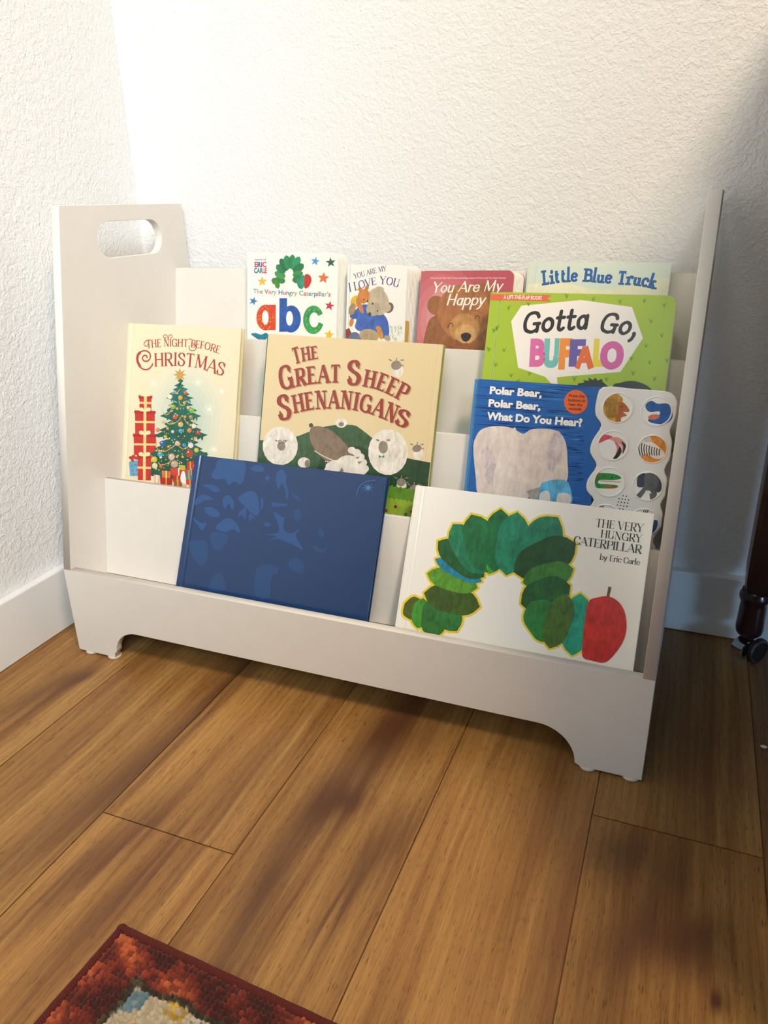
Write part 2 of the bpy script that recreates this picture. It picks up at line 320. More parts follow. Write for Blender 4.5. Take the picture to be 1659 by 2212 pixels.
def glyph(ch, st):
    """polygons of a letter, cap height 1, and its advance"""
    if ch not in G: ch = ' '
    thick, thin, sl, stk, slant, rc = STY[st]; w, src = G[ch]; polys = []
    for s in filter(None, src.split(';')):
        fl, rest = s[0], s[2:]
        p = [tuple(float(v)/100 for v in q.split(',')) for q in rest.split()]
        p = [(x, y*(1-thin)+thin/2 if 0 <= y <= 1 else y) for x, y in p]
        if fl == 'd': polys.append(disc(p[0], max(thick*.62, .07))); continue
        if fl in 'co': p = spline(p, 6, fl == 'o')
        ws = []
        for i in range(len(p)):
            a, b = (p[i-1], p[(i+1) % len(p)]) if fl == 'o' else (p[max(i-1, 0)], p[min(i+1, len(p)-1)])
            dx, dy = b[0]-a[0], b[1]-a[1]; d = math.hypot(dx, dy) or 1
            k = abs(dy)/d
            ws.append(thin if fl == 't' else thick if fl == 'T' else thin+(thick-thin)*k**1.4)
        if fl in 'lTt' and abs(p[0][1]-p[1][1]) > .2 and not rc:   # stems reach the full height
            ext = thin/2
            p = [(x, y-ext if y < .1+thin else y+ext if y > .9-thin else y) for x, y in p]
        polys += ribbon(p, ws, fl == 'o')
        if rc and fl != 'o': polys += [disc(p[0], ws[0]/2), disc(p[-1], ws[-1]/2)]
        if sl and fl in 'lTt':
            for e, q in ((p[0], p[1]), (p[-1], p[-2])):
                if abs(e[1]-q[1]) > .2:
                    for yy in (0, 1, .64, 1.04):
                        if abs(e[1]-yy) < .06:
                            up_ = q[1] < e[1]
                            if ch in 'AVMNY' and e[1] > .5 and ch == 'A': continue
                            if (ch in 'MV' and e[1] < .2 and abs(e[0]-.43) < .1): continue
                            if ch == 'N' and e[0] > .5 and e[1] < .2: continue
                            y0, y1 = (e[1]-stk, e[1]) if up_ else (e[1], e[1]+stk)
                            hl = sl/2*(1.15 if fl != 't' else 1)
                            x0, x1 = e[0]-hl, e[0]+hl
                            if ch in 'birkptuly' and up_: x1 = e[0]+thick/2
                            if ch == 'u' and up_: x0 = e[0]-thick/2-.07
                            if ch == 'u' and not up_: x0 = e[0]-thick/2
                            polys.append([(x0, y0), (x1, y0), (x1, y1), (x0, y1)])
                elif abs(e[0]-q[0]) > .2 and ch in 'EFTLCGS' and not (ch in 'EFL' and abs(e[0]-.14) < .05):
                    hgt = .2 if abs(e[1]-.5) > .2 else .1
                    top = e[1] > .8; mid = .2 < e[1] < .8
                    y0, y1 = (e[1]-hgt, e[1]+thin/2) if top else ((e[1]-hgt, e[1]+hgt) if mid else (e[1]-thin/2, e[1]+hgt))
                    ww = max(stk, .05); s_ = 1 if e[0] > q[0] else -1
                    polys.append([(e[0], y0), (e[0], y1), (e[0]-s_*ww*1.6, (y0+y1)/2)] if mid else [(e[0], y0), (e[0], y1), (e[0]-s_*ww*1.8, y1 if top else y0)])
        if sl and fl == 'c' and ch in 'CGSacr':   # beaks on round letters
            for e in ((p[0],) if ch in 'CGacr' else (p[0], p[-1])):
                if ch in 'acr': polys.append(disc(e if ch != 'r' else p[-1], thick*.55))
                else:
                    s_ = 1 if e[1] > .5 else -1
                    polys.append([(e[0]-.03, e[1]-.10*s_), (e[0]+.05, e[1]-.10*s_), (e[0]+.04, e[1]+.20*s_), (e[0]-.02, e[1]+.12*s_)])
    if slant: polys = [[(x+y*slant, y) for x, y in P] for P in polys]
    return polys, w/100
_cache = {}
def sans(s, bold):
    """polygons of a line of plain sans text, cap height 1, and its length"""
    if (s, bold) in _cache: return _cache[(s, bold)]
    cu = bpy.data.curves.new('tmp', 'FONT'); cu.body = s; cu.size = 1; cu.offset = bold*.5; cu.resolution_u = 3
    o = bpy.data.objects.new('tmp', cu); C.objects.link(o)
    dg = bpy.context.evaluated_depsgraph_get(); dg.update(); me = bpy.data.meshes.new_from_object(o.evaluated_get(dg))
    bpy.data.objects.remove(o); bpy.data.curves.remove(cu)
    k = 1/.73
    polys = [[(me.vertices[i].co.x*k, me.vertices[i].co.y*k) for i in p.vertices] for p in me.polygons]
    xs = [x for P in polys for x, _ in P] or [0, .3]
    bpy.data.meshes.remove(me)
    _cache[(s, bold)] = (polys, max(xs)); return _cache[(s, bold)]
def on_path(base, hs):
    pts = spline(base, 8) if len(base) > 2 else base
    cum = [0]
    for a, b in zip(pts, pts[1:]): cum.append(cum[-1]+math.hypot(b[0]-a[0], b[1]-a[1]))
    tot = cum[-1]
    def f(s):
        s = min(max(s, 0), tot)
        for i in range(len(pts)-1):
            if s <= cum[i+1] or i == len(pts)-2:
                t = (s-cum[i])/((cum[i+1]-cum[i]) or 1); a, b = pts[i], pts[i+1]
                d = math.hypot(b[0]-a[0], b[1]-a[1]) or 1
                u = s/tot*(len(hs)-1); j = min(int(u), max(len(hs)-2, 0)); h = hs[j] if len(hs) == 1 else hs[j]+(hs[j+1]-hs[j])*(u-j)
                return (a[0]+(b[0]-a[0])*t, a[1]+(b[1]-a[1])*t), ((b[0]-a[0])/d, (b[1]-a[1])/d), h
    return tot, f
def lettering(style, s, cols, base, hs, ex):
    """list of (colour, polygon in mm)"""
    tot, f = on_path(base, hs); out = []
    cl = (lambda i: cols) if isinstance(cols, str) else (lambda i: cols[i % len(cols)])
    items = []
    if style in ('sans', 'casual'):
        b = ex.get('b', .03)
        full, L = sans(s, b)
        if isinstance(cols, str): items = [(0, full, L, 0)]
        else:
            x = 0; n = 0
            for i, ch in enumerate(s):
                if ch == ' ': continue
                _, e = sans(s[:i+1], b); P, w = sans(ch, b); items.append((e-w, P, w, n)); n += 1
    else:
        x = 0; n = 0
        for ch in s:
            P, w = glyph(ch, style)
            w_ = w+(STY[style][0]*.45 if style in ('mono', 'slab', 'serifb') else .02); items.append((x+.02, P, w, n)); x += w_; n += ch != ' '
        L = x
    sc = tot/L
    straight = len(base) == 2
    for x0, P, w, n in items:
        if style in ('sans', 'casual') and isinstance(cols, str): 
            for p in P:
                q = []
                for (x, y) in p:
                    (bx, by), (tx, ty), h = f(x*sc); q.append((bx-ty*y*h, by+tx*y*h))
                out.append((cl(0), q))
        else:
            (bx, by), (tx, ty), h = f((x0+w/2)*sc)
            for p in P: out.append((cl(n), [(bx+tx*(x-w/2)*sc-ty*y*h, by+ty*(x-w/2)*sc+tx*y*h) for x, y in p]))
    return out
def draw(items):
    """artwork items -> list of (layer, colour, brush, polygon mm)"""
    out = []
    for it in items:
        k = it[0]
        pair = lambda r: [(r[i]/10, r[i+1]/10) for i in range(0, len(r), 2)]
        if k == 'p': out.append((it[2], it[1], it[3], pair(it[4])))
        elif k == 'b': out.append((it[2], it[1], it[3], spline(pair(it[4]), 5, True)))
        elif k in 'efs':
            c, a, b = pair(it[4])
            if k == 'e': un = [(math.cos(2*math.pi*i/it[5]), math.sin(2*math.pi*i/it[5])) for i in range(it[5])]
            elif k == 'f': un = [(-1+i/6, 1-abs(-1+i/6)**4) for i in range(12)]+[(1-i/6, -(1-abs(1-i/6)**4)) for i in range(12)]
            else: un = [((1 if i % 2 == 0 else it[6])*math.sin(math.pi*i/it[5]), -(1 if i % 2 == 0 else it[6])*math.cos(math.pi*i/it[5])) for i in range(2*it[5])]
            out.append((it[2], it[1], it[3], [(c[0]+a[0]*x+b[0]*y, c[1]+a[1]*x+b[1]*y) for x, y in un]))
        elif k == 'l':
            q = pair(it[4]); out += [(it[2], it[1], .2, r) for r in ribbon(q, [it[3]]*len(q))]
        elif k == 't':
            for c, P in lettering(it[1], it[2], it[3], pair(it[5]), it[6], it[7]): out.append((it[4], c, 0, P))
    return out
# printed cover artwork: shapes in tenths of a millimetre from each cover's top left corner
ART={
'cat':[
('f','#e9cf3c',1,0.2,[196,-1583,151,-52,-66,-162]),
('f','#e9cf3c',1,0.2,[306,-1629,-7,-227,-138,-1]),
('f','#e9cf3c',1,0.2,[490,-1650,18,-294,-191,-17]),
('f','#e9cf3c',1,0.2,[655,-1568,173,-223,-148,-110]),
('f','#e9cf3c',1,0.2,[684,-1392,403,-29,-20,-194]),
('f','#e9cf3c',1,0.2,[655,-1151,372,-42,-22,-156]),
('f','#e9cf3c',1,0.2,[715,-1009,350,-105,-37,-113]),
('f','#e9cf3c',1,0.2,[726,-862,357,-196,-95,-163]),
('f','#e9cf3c',1,0.2,[804,-722,264,-304,-162,-134]),
('f','#e9cf3c',1,0.2,[954,-637,188,-376,-205,-99]),
('f','#e9cf3c',1,0.2,[1164,-754,-58,-274,-111,23]),
('f','#e9cf3c',1,0.2,[1158,-566,16,-426,-198,-7]),
('f','#e9cf3c',1,0.2,[1340,-582,-14,-427,-216,7]),
('f','#e9cf3c',1,0.2,[1647,-549,-222,-389,-215,125]),
('f','#e9cf3c',1,0.2,[1760,-698,-370,-246,-129,199]),
('f','#e9cf3c',1,0.2,[1830,-907,-317,-141,-67,160]),
('f','#e9cf3c',1,0.2,[1832,-1138,-304,-171,-103,195]),
('f','#e9cf3c',1,0.2,[1855,-1451,210,-220,-171,-167]),
('f','#e9cf3c',1,0.2,[2026,-1425,-64,-370,-174,25]),
('f','#e9cf3c',1,0.2,[2241,-1427,0,-402,-186,-6]),
('f','#4a5c1c',2,0.8,[196,-1583,121,-42,-56,-137]),
('f','#3f8f2f',3,0.8,[306,-1629,-6,-197,-112,-1]),
('f','#2b6a2c',4,0.8,[490,-1650,16,-264,-165,-15]),
('f','#2c7035',5,0.8,[655,-1568,155,-199,-126,-94]),
('f','#3d5a1f',6,0.8,[684,-1392,372,-26,-17,-169]),
('f','#58962c',7,0.8,[655,-1151,342,-39,-18,-130]),
('f','#1d86a8',8,0.8,[715,-1009,321,-96,-29,-89]),
('f','#1d5c2c',9,0.8,[726,-862,330,-181,-82,-140]),
('f','#1c7a58',10,0.8,[804,-722,245,-282,-142,-118]),
('f','#1a6b3c',11,0.8,[954,-637,175,-349,-182,-88]),
('f','#3f9a35',12,0.8,[1164,-754,-52,-245,-87,18]),
('f','#15693a',13,0.8,[1158,-566,15,-397,-173,-6]),
('f','#1c8262',14,0.8,[1340,-582,-13,-398,-191,6]),
('f','#17785a',15,0.8,[1647,-549,-208,-364,-194,113]),
('f','#1a4a20',16,0.8,[1760,-698,-346,-230,-115,179]),
('f','#37782a',17,0.8,[1830,-907,-291,-130,-58,138]),
('f','#1d5827',18,0.8,[1832,-1138,-279,-157,-92,173]),
('f','#287a38',19,0.8,[1855,-1451,190,-200,-153,-150]),
('f','#466a26',20,0.8,[2026,-1425,-59,-342,-151,22]),
('f','#1c9478',2,0.8,[2241,-1427,0,-375,-163,-6]),
('b','#c4281c',22,0.7,[2348,-1133,2427,-1074,2557,-1036,2677,-1078,2762,-1182,2806,-1342,2798,-1501,2727,-1672,2625,-1806,2478,-1815,2364,-1791,2339,-1606,2332,-1347]),
('p','#6a4a20',23,0,[2539,-1043,2569,-1038,2580,-925,2545,-921]),
('t','didone','THE VERY','#26241f',5,[2302,-241,2844,-236],[10.05],{}),
('t','didone','HUNGRY','#26241f',5,[2374,-360,2843,-357],[9.6],{}),
('t','didone','CATERPILLAR','#26241f',24,[2072,-482,2859,-485],[10.11],{}),
('t','didone','by Eric Carle','#26241f',5,[2402,-622,2858,-621],[7.17],{})],
'abc':[
('f','#4a7a2c',2,0.6,[502,-427,32,-46,-42,-21]),
('f','#3f8f2f',3,0.6,[550,-470,15,-70,-43,-7]),
('f','#2b7a3c',4,0.6,[602,-408,90,-26,-19,-45]),
('f','#3f8f4a',5,0.6,[598,-329,96,-36,-24,-44]),
('f','#1c7a4a',6,0.6,[612,-242,81,-56,-39,-40]),
('f','#1d6a3c',7,0.6,[663,-180,63,-91,-49,-24]),
('f','#1c8a55',8,0.6,[725,-145,23,-107,-59,-9]),
('f','#177a4a',9,0.6,[806,-136,-10,-109,-55,4]),
('f','#1c8a5a',10,0.6,[878,-161,-56,-104,-54,21]),
('f','#17703c',11,0.6,[919,-230,-87,-63,-42,41]),
('f','#2b8a4a',12,0.6,[910,-316,-90,-22,-15,45]),
('f','#2b7a3c',13,0.6,[911,-394,-98,-16,-11,50]),
('f','#1c8a6a',14,0.6,[952,-454,36,-83,-48,-16]),
('f','#1d9478',15,0.6,[996,-427,-10,-106,-38,2]),
('b','#c4301f',17,0.5,[1028,-340,1082,-314,1133,-347,1148,-408,1114,-486,1071,-521,1026,-505]),
('t','sans','world of','#5a5a58',2,[145,-120,348,-119],[2.98],{}),
('t','sans','ERIC',['#c8323c','#2f5a9c','#a8321c','#c83a7a'],2,[138,-219,358,-216],[7.75],{'b':0.09}),
('t','sans','CARLE',['#2b4fa0','#3a8a3a','#2f6ab0','#d86a28','#c8323c'],2,[134,-307,362,-306],[7.78],{'b':0.09}),
('t','casual',"The Very Hungry Caterpillar's",['#2f8fc8','#d88a2a','#3a9a5a','#c8323c','#d8782a','#2f7ab0','#88a83a','#2f6ab0','#c8323c','#8a4a9a','#3a9a4a'],2,[117,-617,810,-628,1477,-637],[7.16],{}),
('e','#cf3f1c',2,0.7,[350,-984,171,6,0,-199],28),
('p','#cf3f1c',2,0.7,[404,-786,530,-782,531,-1171,403,-1176]),
('e','#f0eee9',3,0,[342,-984,60,2,0,-112],28),
('e','#e86a2c',4,0,[253,-878,10,0,0,-9],14),
('e','#e8b03c',4,0,[341,-812,5,0,0,-7],14),
('e','#e86a2c',4,0,[470,-928,10,0,0,-6],14),
('e','#e8b03c',4,0,[257,-1008,8,0,0,-8],14),
('e','#e86a2c',4,0,[443,-989,7,0,0,-9],14),
('e','#e8b03c',4,0,[359,-884,10,0,0,-6],14),
('e','#e86a2c',4,0,[287,-920,5,0,0,-9],14),
('e','#e8b03c',4,0,[374,-1086,11,0,0,-9],14),
('e','#e86a2c',4,0,[312,-1157,8,0,0,-8],14),
('e','#e8b03c',4,0,[393,-1150,9,0,0,-9],14),
('e','#e86a2c',4,0,[428,-911,7,0,0,-6],14),
('e','#e8b03c',4,0,[399,-1055,7,0,0,-8],14),
('e','#e86a2c',4,0,[481,-983,7,0,0,-7],14),
('e','#e8b03c',4,0,[398,-863,7,0,0,-7],14),
('e','#e86a2c',4,0,[328,-897,11,0,0,-5],14),
('e','#e8b03c',4,0,[350,-819,5,0,0,-8],14),
('e','#e86a2c',4,0,[268,-1092,5,0,0,-6],14),
('e','#e8b03c',4,0,[415,-1142,6,0,0,-8],14),
('e','#e86a2c',4,0,[488,-904,7,0,0,-7],14),
('e','#e8b03c',4,0,[212,-964,6,0,0,-8],14),
('e','#e86a2c',4,0,[393,-823,5,0,0,-9],14),
('e','#e8b03c',4,0,[437,-1045,9,0,0,-9],14),
('e','#e86a2c',4,0,[269,-1134,8,0,0,-7],14),
('e','#e8b03c',4,0,[314,-1079,6,0,0,-6],14),
('e','#e86a2c',4,0,[292,-819,6,0,0,-6],14),
('e','#e8b03c',4,0,[469,-968,7,0,0,-6],14),
('e','#e86a2c',4,0,[231,-897,8,0,0,-7],14),
('e','#e8b03c',4,0,[492,-1038,5,0,0,-7],14),
('e','#e86a2c',4,0,[395,-899,9,0,0,-9],14),
('e','#e8b03c',4,0,[254,-870,6,0,0,-7],14),
('e','#e86a2c',4,0,[436,-1114,7,0,0,-7],14),
('e','#e8b03c',4,0,[495,-978,10,0,0,-7],14),
('e','#e86a2c',4,0,[215,-1000,8,0,0,-7],14),
('e','#e8b03c',4,0,[278,-1043,7,0,0,-9],14),
('e','#e86a2c',4,0,[473,-943,8,0,0,-7],14),
('e','#e8b03c',4,0,[433,-1040,9,0,0,-9],14),
('e','#e86a2c',4,0,[260,-1110,10,0,0,-8],14),
('e','#e8b03c',4,0,[279,-851,7,0,0,-8],14),
('e','#e86a2c',4,0,[328,-1114,9,0,0,-8],14),
('e','#e8b03c',4,0,[308,-1155,9,0,0,-8],14),
('e','#e86a2c',4,0,[470,-990,7,0,0,-8],14),
('e','#e8b03c',4,0,[211,-1026,9,0,0,-8],14),
('e','#e86a2c',4,0,[276,-1107,9,0,0,-8],14),
('e','#e8b03c',4,0,[265,-1121,10,0,0,-8],14),
('e','#e86a2c',4,0,[502,-952,8,0,0,-7],14),
('e','#e8b03c',4,0,[423,-1124,10,0,0,-7],14),
('e','#e86a2c',4,0,[302,-842,9,0,0,-6],14),
('e','#e8b03c',4,0,[374,-845,9,0,0,-7],14),
('e','#e86a2c',4,0,[251,-876,9,0,0,-8],14),
('e','#e8b03c',4,0,[437,-998,8,0,0,-8],14),
('e','#e86a2c',4,0,[376,-1131,9,0,0,-6],14),
('e','#e8b03c',4,0,[258,-1006,6,0,0,-6],14),
('e','#e86a2c',4,0,[313,-1079,6,0,0,-6],14),
('e','#e8b03c',4,0,[246,-1014,9,0,0,-8],14),
('e','#e86a2c',4,0,[362,-1155,5,0,0,-7],14),
('e','#e8b03c',4,0,[331,-1107,6,0,0,-8],14),
('e','#e86a2c',4,0,[295,-1049,9,0,0,-6],14),
('e','#e8b03c',4,0,[251,-954,8,0,0,-9],14),
('e','#e86a2c',4,0,[396,-869,10,0,0,-8],14),
('e','#e8b03c',4,0,[291,-1058,9,0,0,-8],14),
('p','#1f55a8',2,0.8,[593,-681,728,-678,731,-1188,594,-1194]),
('e','#1f55a8',2,0.8,[803,-992,174,6,2,-207],28),
('e','#f0eee9',3,0,[776,-982,60,2,1,-111],28),
('p','#1f55a8',4,0.8,[593,-681,707,-678,710,-1189,594,-1194]),
('e','#2f9a45',2,0.8,[1193,-991,179,6,3,-215],28),
('e','#f0eee9',3,0,[1207,-991,81,3,2,-113],28),
('p','#f0eee9',3,0,[1207,-964,1333,-904,1442,-852,1447,-1132,1365,-1050,1264,-1015,1208,-1035]),
('e','#8ac83c',4,0,[1280,-826,8,0,0,-9],14),
('e','#1f6aa8',4,0,[1080,-925,8,0,0,-9],14),
('e','#1f6aa8',4,0,[1219,-870,8,0,0,-9],14),
('e','#8ac83c',4,0,[1243,-1146,8,0,0,-9],14),
('e','#1f6aa8',4,0,[1093,-928,8,0,0,-9],14),
('e','#1f6aa8',4,0,[1058,-891,8,0,0,-9],14),
('e','#8ac83c',4,0,[1088,-1088,8,0,0,-9],14),
('e','#1f6aa8',4,0,[1169,-1135,8,0,0,-9],14),
('e','#1f6aa8',4,0,[1268,-868,8,0,0,-9],14),
('e','#8ac83c',4,0,[1281,-831,8,0,0,-9],14),
('e','#1f6aa8',4,0,[1081,-936,8,0,0,-9],14),
('e','#1f6aa8',4,0,[1277,-865,8,0,0,-9],14),
('e','#8ac83c',4,0,[1081,-1059,8,0,0,-9],14),
('e','#1f6aa8',4,0,[1278,-867,8,0,0,-9],14),
('e','#1f6aa8',4,0,[1130,-1134,8,0,0,-9],14),
('e','#8ac83c',4,0,[1236,-1154,8,0,0,-9],14),
('e','#1f6aa8',4,0,[1076,-1040,8,0,0,-9],14),
('e','#1f6aa8',4,0,[1150,-814,8,0,0,-9],14),
('e','#8ac83c',4,0,[1294,-1101,8,0,0,-9],14),
('e','#1f6aa8',4,0,[1126,-1169,8,0,0,-9],14),
('e','#1f6aa8',4,0,[1160,-854,8,0,0,-9],14),
('e','#8ac83c',4,0,[1149,-1118,8,0,0,-9],14),
('e','#1f6aa8',4,0,[1273,-880,8,0,0,-9],14),
('e','#1f6aa8',4,0,[1073,-922,8,0,0,-9],14),
('e','#8ac83c',4,0,[1079,-892,8,0,0,-9],14),
('e','#1f6aa8',4,0,[1143,-872,8,0,0,-9],14),
('e','#1f6aa8',4,0,[1147,-856,8,0,0,-9],14),
('e','#8ac83c',4,0,[1068,-978,8,0,0,-9],14),
('e','#1f6aa8',4,0,[1122,-1133,8,0,0,-9],14),
('e','#1f6aa8',4,0,[1069,-1027,8,0,0,-9],14),
('e','#8ac83c',4,0,[1131,-841,8,0,0,-9],14),
('e','#1f6aa8',4,0,[1271,-1099,8,0,0,-9],14),
('e','#1f6aa8',4,0,[1037,-1045,8,0,0,-9],14),
('e','#8ac83c',4,0,[1224,-831,8,0,0,-9],14),
('e','#1f6aa8',4,0,[1304,-1114,8,0,0,-9],14),
('e','#1f6aa8',4,0,[1064,-1059,8,0,0,-9],14),
('e','#8ac83c',4,0,[1108,-854,8,0,0,-9],14),
('e','#1f6aa8',4,0,[1033,-1021,8,0,0,-9],14),
('e','#1f6aa8',4,0,[1087,-1081,8,0,0,-9],14),
('e','#8ac83c',4,0,[1200,-852,8,0,0,-9],14),
('s','#3f93cf',2,0.3,[1205,-124,78,-13,-15,-67],5,0.42),
('s','#1f5a48',2,0.3,[1466,-139,88,8,10,-76],5,0.42),
('s','#e0682c',2,0.3,[1349,-367,103,-7,-9,-89],5,0.42),
('s','#e8b03c',2,0.3,[282,-434,95,2,0,-80],5,0.42),
('s','#2f7ab0',2,0.3,[122,-738,78,-18,-25,-66],5,0.42),
('s','#c8304a',2,0.3,[1464,-773,86,-13,-16,-75],5,0.42),
('s','#e8b820',2,0.3,[1469,-1207,91,-8,-12,-81],5,0.42),
('b','#1f7a9a',2,0.7,[80,-1249,167,-1231,268,-1251,350,-1220,388,-1246,360,-1320,242,-1334,156,-1301])],
'love':[
('t','serif','YOU ARE MY','#3a4470',2,[120,-205,278,-166,470,-118,635,-86],[7.72],{}),
('t','serif','I LOVE YOU','#34407c',2,[44,-394,205,-356,355,-309,495,-280,635,-281,831,-323],[13.21,12.12,10.37,11.6,11.87],{}),
('b','#3f62b0',2,0.6,[140,-668,271,-571,424,-594,597,-691,687,-807,714,-993,632,-1055,440,-985,247,-965,158,-908,173,-787,66,-755]),
('e','#b09a78',3,0.4,[393,-1021,161,-20,-15,-94],28),
('b','#5f6a8a',2,0.5,[75,-1014,170,-976,269,-1042,234,-1130,59,-1136]),
('e','#bfae94',4,0.4,[515,-525,165,43,65,-190],28),
('e','#bfae94',3,0.3,[536,-348,70,-10,-6,-40],28),
('e','#6a5c4c',3,0.3,[696,-608,67,-20,-26,-73],28),
('e','#bfae94',4,0.3,[678,-614,46,-14,-19,-54],28),
('e','#b5a68e',5,0.3,[448,-635,109,38,41,-91],28),
('e','#4a4038',6,0,[390,-710,27,1,1,-31],14),
('e','#3a3028',6,0,[430,-556,15,0,1,-15],14),
('e','#3a3028',6,0,[513,-659,11,0,0,-12],14),
('e','#c87f3f',5,0.4,[285,-453,96,-21,-27,-102],28),
('e','#c07636',4,0,[328,-334,29,-9,-16,-44],14),
('e','#c07636',4,0,[221,-357,27,9,17,-38],14),
('e','#d8b03f',4,0.4,[154,-531,77,-23,-33,-88],28),
('e','#c87f3f',6,0.3,[224,-589,35,13,54,-109],28),
('e','#3a3028',7,0,[287,-498,11,0,0,-10],14),
('e','#3a3028',7,0,[350,-519,13,0,1,-14],14),
('e','#a08668',6,0.4,[101,-643,53,-11,-23,-86],28),
('e','#c87f3f',2,0.4,[97,-832,35,-4,-11,-68],28),
('b','#3a56a0',4,0.5,[65,-738,159,-667,201,-752,125,-785]),
('e','#c88a3f',7,0.4,[568,-972,40,11,34,-98],28),
('e','#c88a3f',7,0,[531,-905,38,1,1,-31],14),
('e','#a8977e',6,0.3,[688,-1048,50,-24,-19,-33],14),
('l','#7a9a6a',2,0.45,[783,-1058,758,-1006]),
('l','#7a9a6a',2,0.44,[868,-974,855,-924]),
('l','#7a9a6a',2,0.44,[913,-914,910,-872]),
('l','#7a9a6a',2,0.45,[823,-955,803,-912]),
('l','#7a9a6a',2,0.44,[891,-900,874,-849]),
('l','#7a9a6a',2,0.44,[892,-1020,865,-973]),
('l','#7a9a6a',2,0.44,[937,-1087,946,-1061]),
('l','#7a9a6a',2,0.44,[899,-930,904,-874]),
('l','#7a9a6a',2,0.44,[869,-914,856,-859]),
('l','#7a9a6a',2,0.45,[748,-1014,742,-985]),
('l','#7a9a6a',2,0.44,[848,-896,826,-860]),
('l','#7a9a6a',2,0.45,[726,-902,727,-853]),
('l','#7a9a6a',2,0.44,[906,-912,901,-878]),
('l','#7a9a6a',2,0.45,[848,-986,869,-949]),
('l','#7a9a6a',2,0.45,[728,-1033,708,-988]),
('l','#7a9a6a',2,0.45,[831,-1073,831,-1028]),
('l','#7a9a6a',2,0.45,[773,-1001,758,-953]),
('l','#7a9a6a',2,0.45,[826,-915,810,-879]),
('l','#7a9a6a',2,0.44,[875,-922,884,-876]),
('l','#7a9a6a',2,0.45,[734,-1026,712,-999]),
('l','#7a9a6a',2,0.44,[844,-935,861,-895]),
('l','#7a9a6a',2,0.45,[789,-1051,762,-1003]),
('l','#7a9a6a',2,0.45,[722,-921,744,-874]),
('l','#7a9a6a',2,0.45,[760,-913,783,-866]),
('l','#7a9a6a',2,0.44,[893,-914,898,-878]),
('l','#7a9a6a',2,0.45,[765,-957,769,-922]),
('l','#7a9a6a',2,0.45,[797,-916,812,-870]),
('l','#7a9a6a',2,0.44,[893,-973,909,-932]),
('l','#7a9a6a',2,0.45,[847,-1003,858,-966]),
('l','#7a9a6a',2,0.45,[731,-897,714,-873]),
('l','#7a9a6a',2,0.44,[912,-982,924,-958]),
('l','#7a9a6a',2,0.45,[823,-1069,827,-1030]),
('l','#7a9a6a',2,0.45,[814,-908,795,-880]),
('l','#7a9a6a',2,0.45,[796,-967,815,-937]),
('l','#7a9a6a',2,0.45,[768,-946,749,-913]),
('l','#7a9a6a',2,0.45,[766,-987,739,-933]),
('l','#7a9a6a',2,0.45,[800,-1079,808,-1032]),
('l','#7a9a6a',2,0.45,[823,-1080,801,-1034]),
('l','#7a9a6a',2,0.45,[781,-1026,791,-997]),
('l','#7a9a6a',2,0.45,[754,-895,739,-869]),
('l','#7a9a6a',2,0.45,[808,-1086,799,-1052]),
('l','#7a9a6a',2,0.45,[816,-945,826,-897]),
('l','#7a9a6a',2,0.45,[748,-939,754,-883]),
('l','#7a9a6a',2,0.44,[857,-974,881,-949]),
('l','#7a9a6a',2,0.45,[730,-1049,724,-1024]),
('l','#7a9a6a',2,0.45,[841,-1088,840,-1053]),
('p','#8a3a28',2,0.6,[4,-947,62,-919,103,-996,96,-1074,8,-1077])],
'happy':[
('e','#bd5b68',1,0,[375,-729,598,12,67,-806],28),
('e','#c2656f',2,0,[375,-729,509,10,57,-685],28),
('e','#c77178',3,0,[375,-729,419,8,47,-564],28),
('e','#cc7d82',4,0,[375,-729,329,7,37,-443],28),
('e','#d08a8c',5,0,[375,-729,239,5,41,-488],28),
('b','#8f5a34',7,0.6,[166,-733,263,-633,415,-582,1028,-620,1196,-832,1327,-1187,1358,-1522,155,-1578,114,-1081]),
('e','#96603a',8,0.5,[264,-486,131,2,11,-137],28),
('e','#9a6236',9,0.4,[272,-499,78,1,7,-88],28),
('b','#96603a',8,0.5,[831,-229,976,-164,1092,-216,1111,-429,960,-407]),
('b','#a56a3c',9,0.6,[379,-315,538,-206,766,-205,951,-311,1055,-501,1062,-715,952,-886,787,-1023,605,-992,423,-838,304,-657,301,-462]),
('e','#b8864f',10,0.5,[717,-807,224,5,18,-213],28),
('e','#c89a62',11,0.4,[736,-879,153,4,11,-133],28),
('b','#2c2224',12,0,[673,-893,747,-862,821,-889,811,-950,758,-988,700,-965]),
('l','#4a2c1c',12,1.03,[472,-800,474,-792,476,-780,479,-767,483,-755,488,-746,495,-741,503,-737,511,-735,519,-735,526,-738,532,-745,537,-756,542,-768,546,-779,548,-786]),
('l','#4a2c1c',12,1.01,[858,-683,860,-675,863,-664,866,-651,869,-639,874,-630,880,-625,887,-622,895,-621,902,-622,909,-625,915,-631,920,-640,925,-650,929,-659,932,-665]),
('l','#4a2c1c',12,0.76,[758,-988,765,-1036]),
('e','#8f5630',11,0.6,[601,-1102,245,8,12,-142],28),
('l','#4a2c1c',12,0.78,[498,-1106,501,-1098,505,-1086,511,-1073,516,-1063,522,-1058,529,-1061,537,-1069,545,-1080,552,-1090,557,-1096]),
('t','script','You Are My','#f6f1e8',14,[178,-309,673,-299,1208,-281],[15.15],{}),
('t','script','Happy','#f6f1e8',14,[407,-485,978,-478],[16.06],{}),
('t','sans',"From the #1 New York Times bestselling creators of I've Loved You Since Forever",'#e9c4bd',3,[152,-114,1254,-112],[2.68],{})],
'truck':[
('b','#e6e6cc',1,0.1,[-6,-322,490,-278,962,-360,1400,-284,1823,-188,1988,-492,18,-545]),
('t','slab','Little Blue Truck','#1f5ea6',3,[218,-320,490,-276,721,-262,951,-270,1179,-286,1446,-299,1695,-340],[20.48,18.29,17.71,18.03,17.75],{})],
'gotta':[
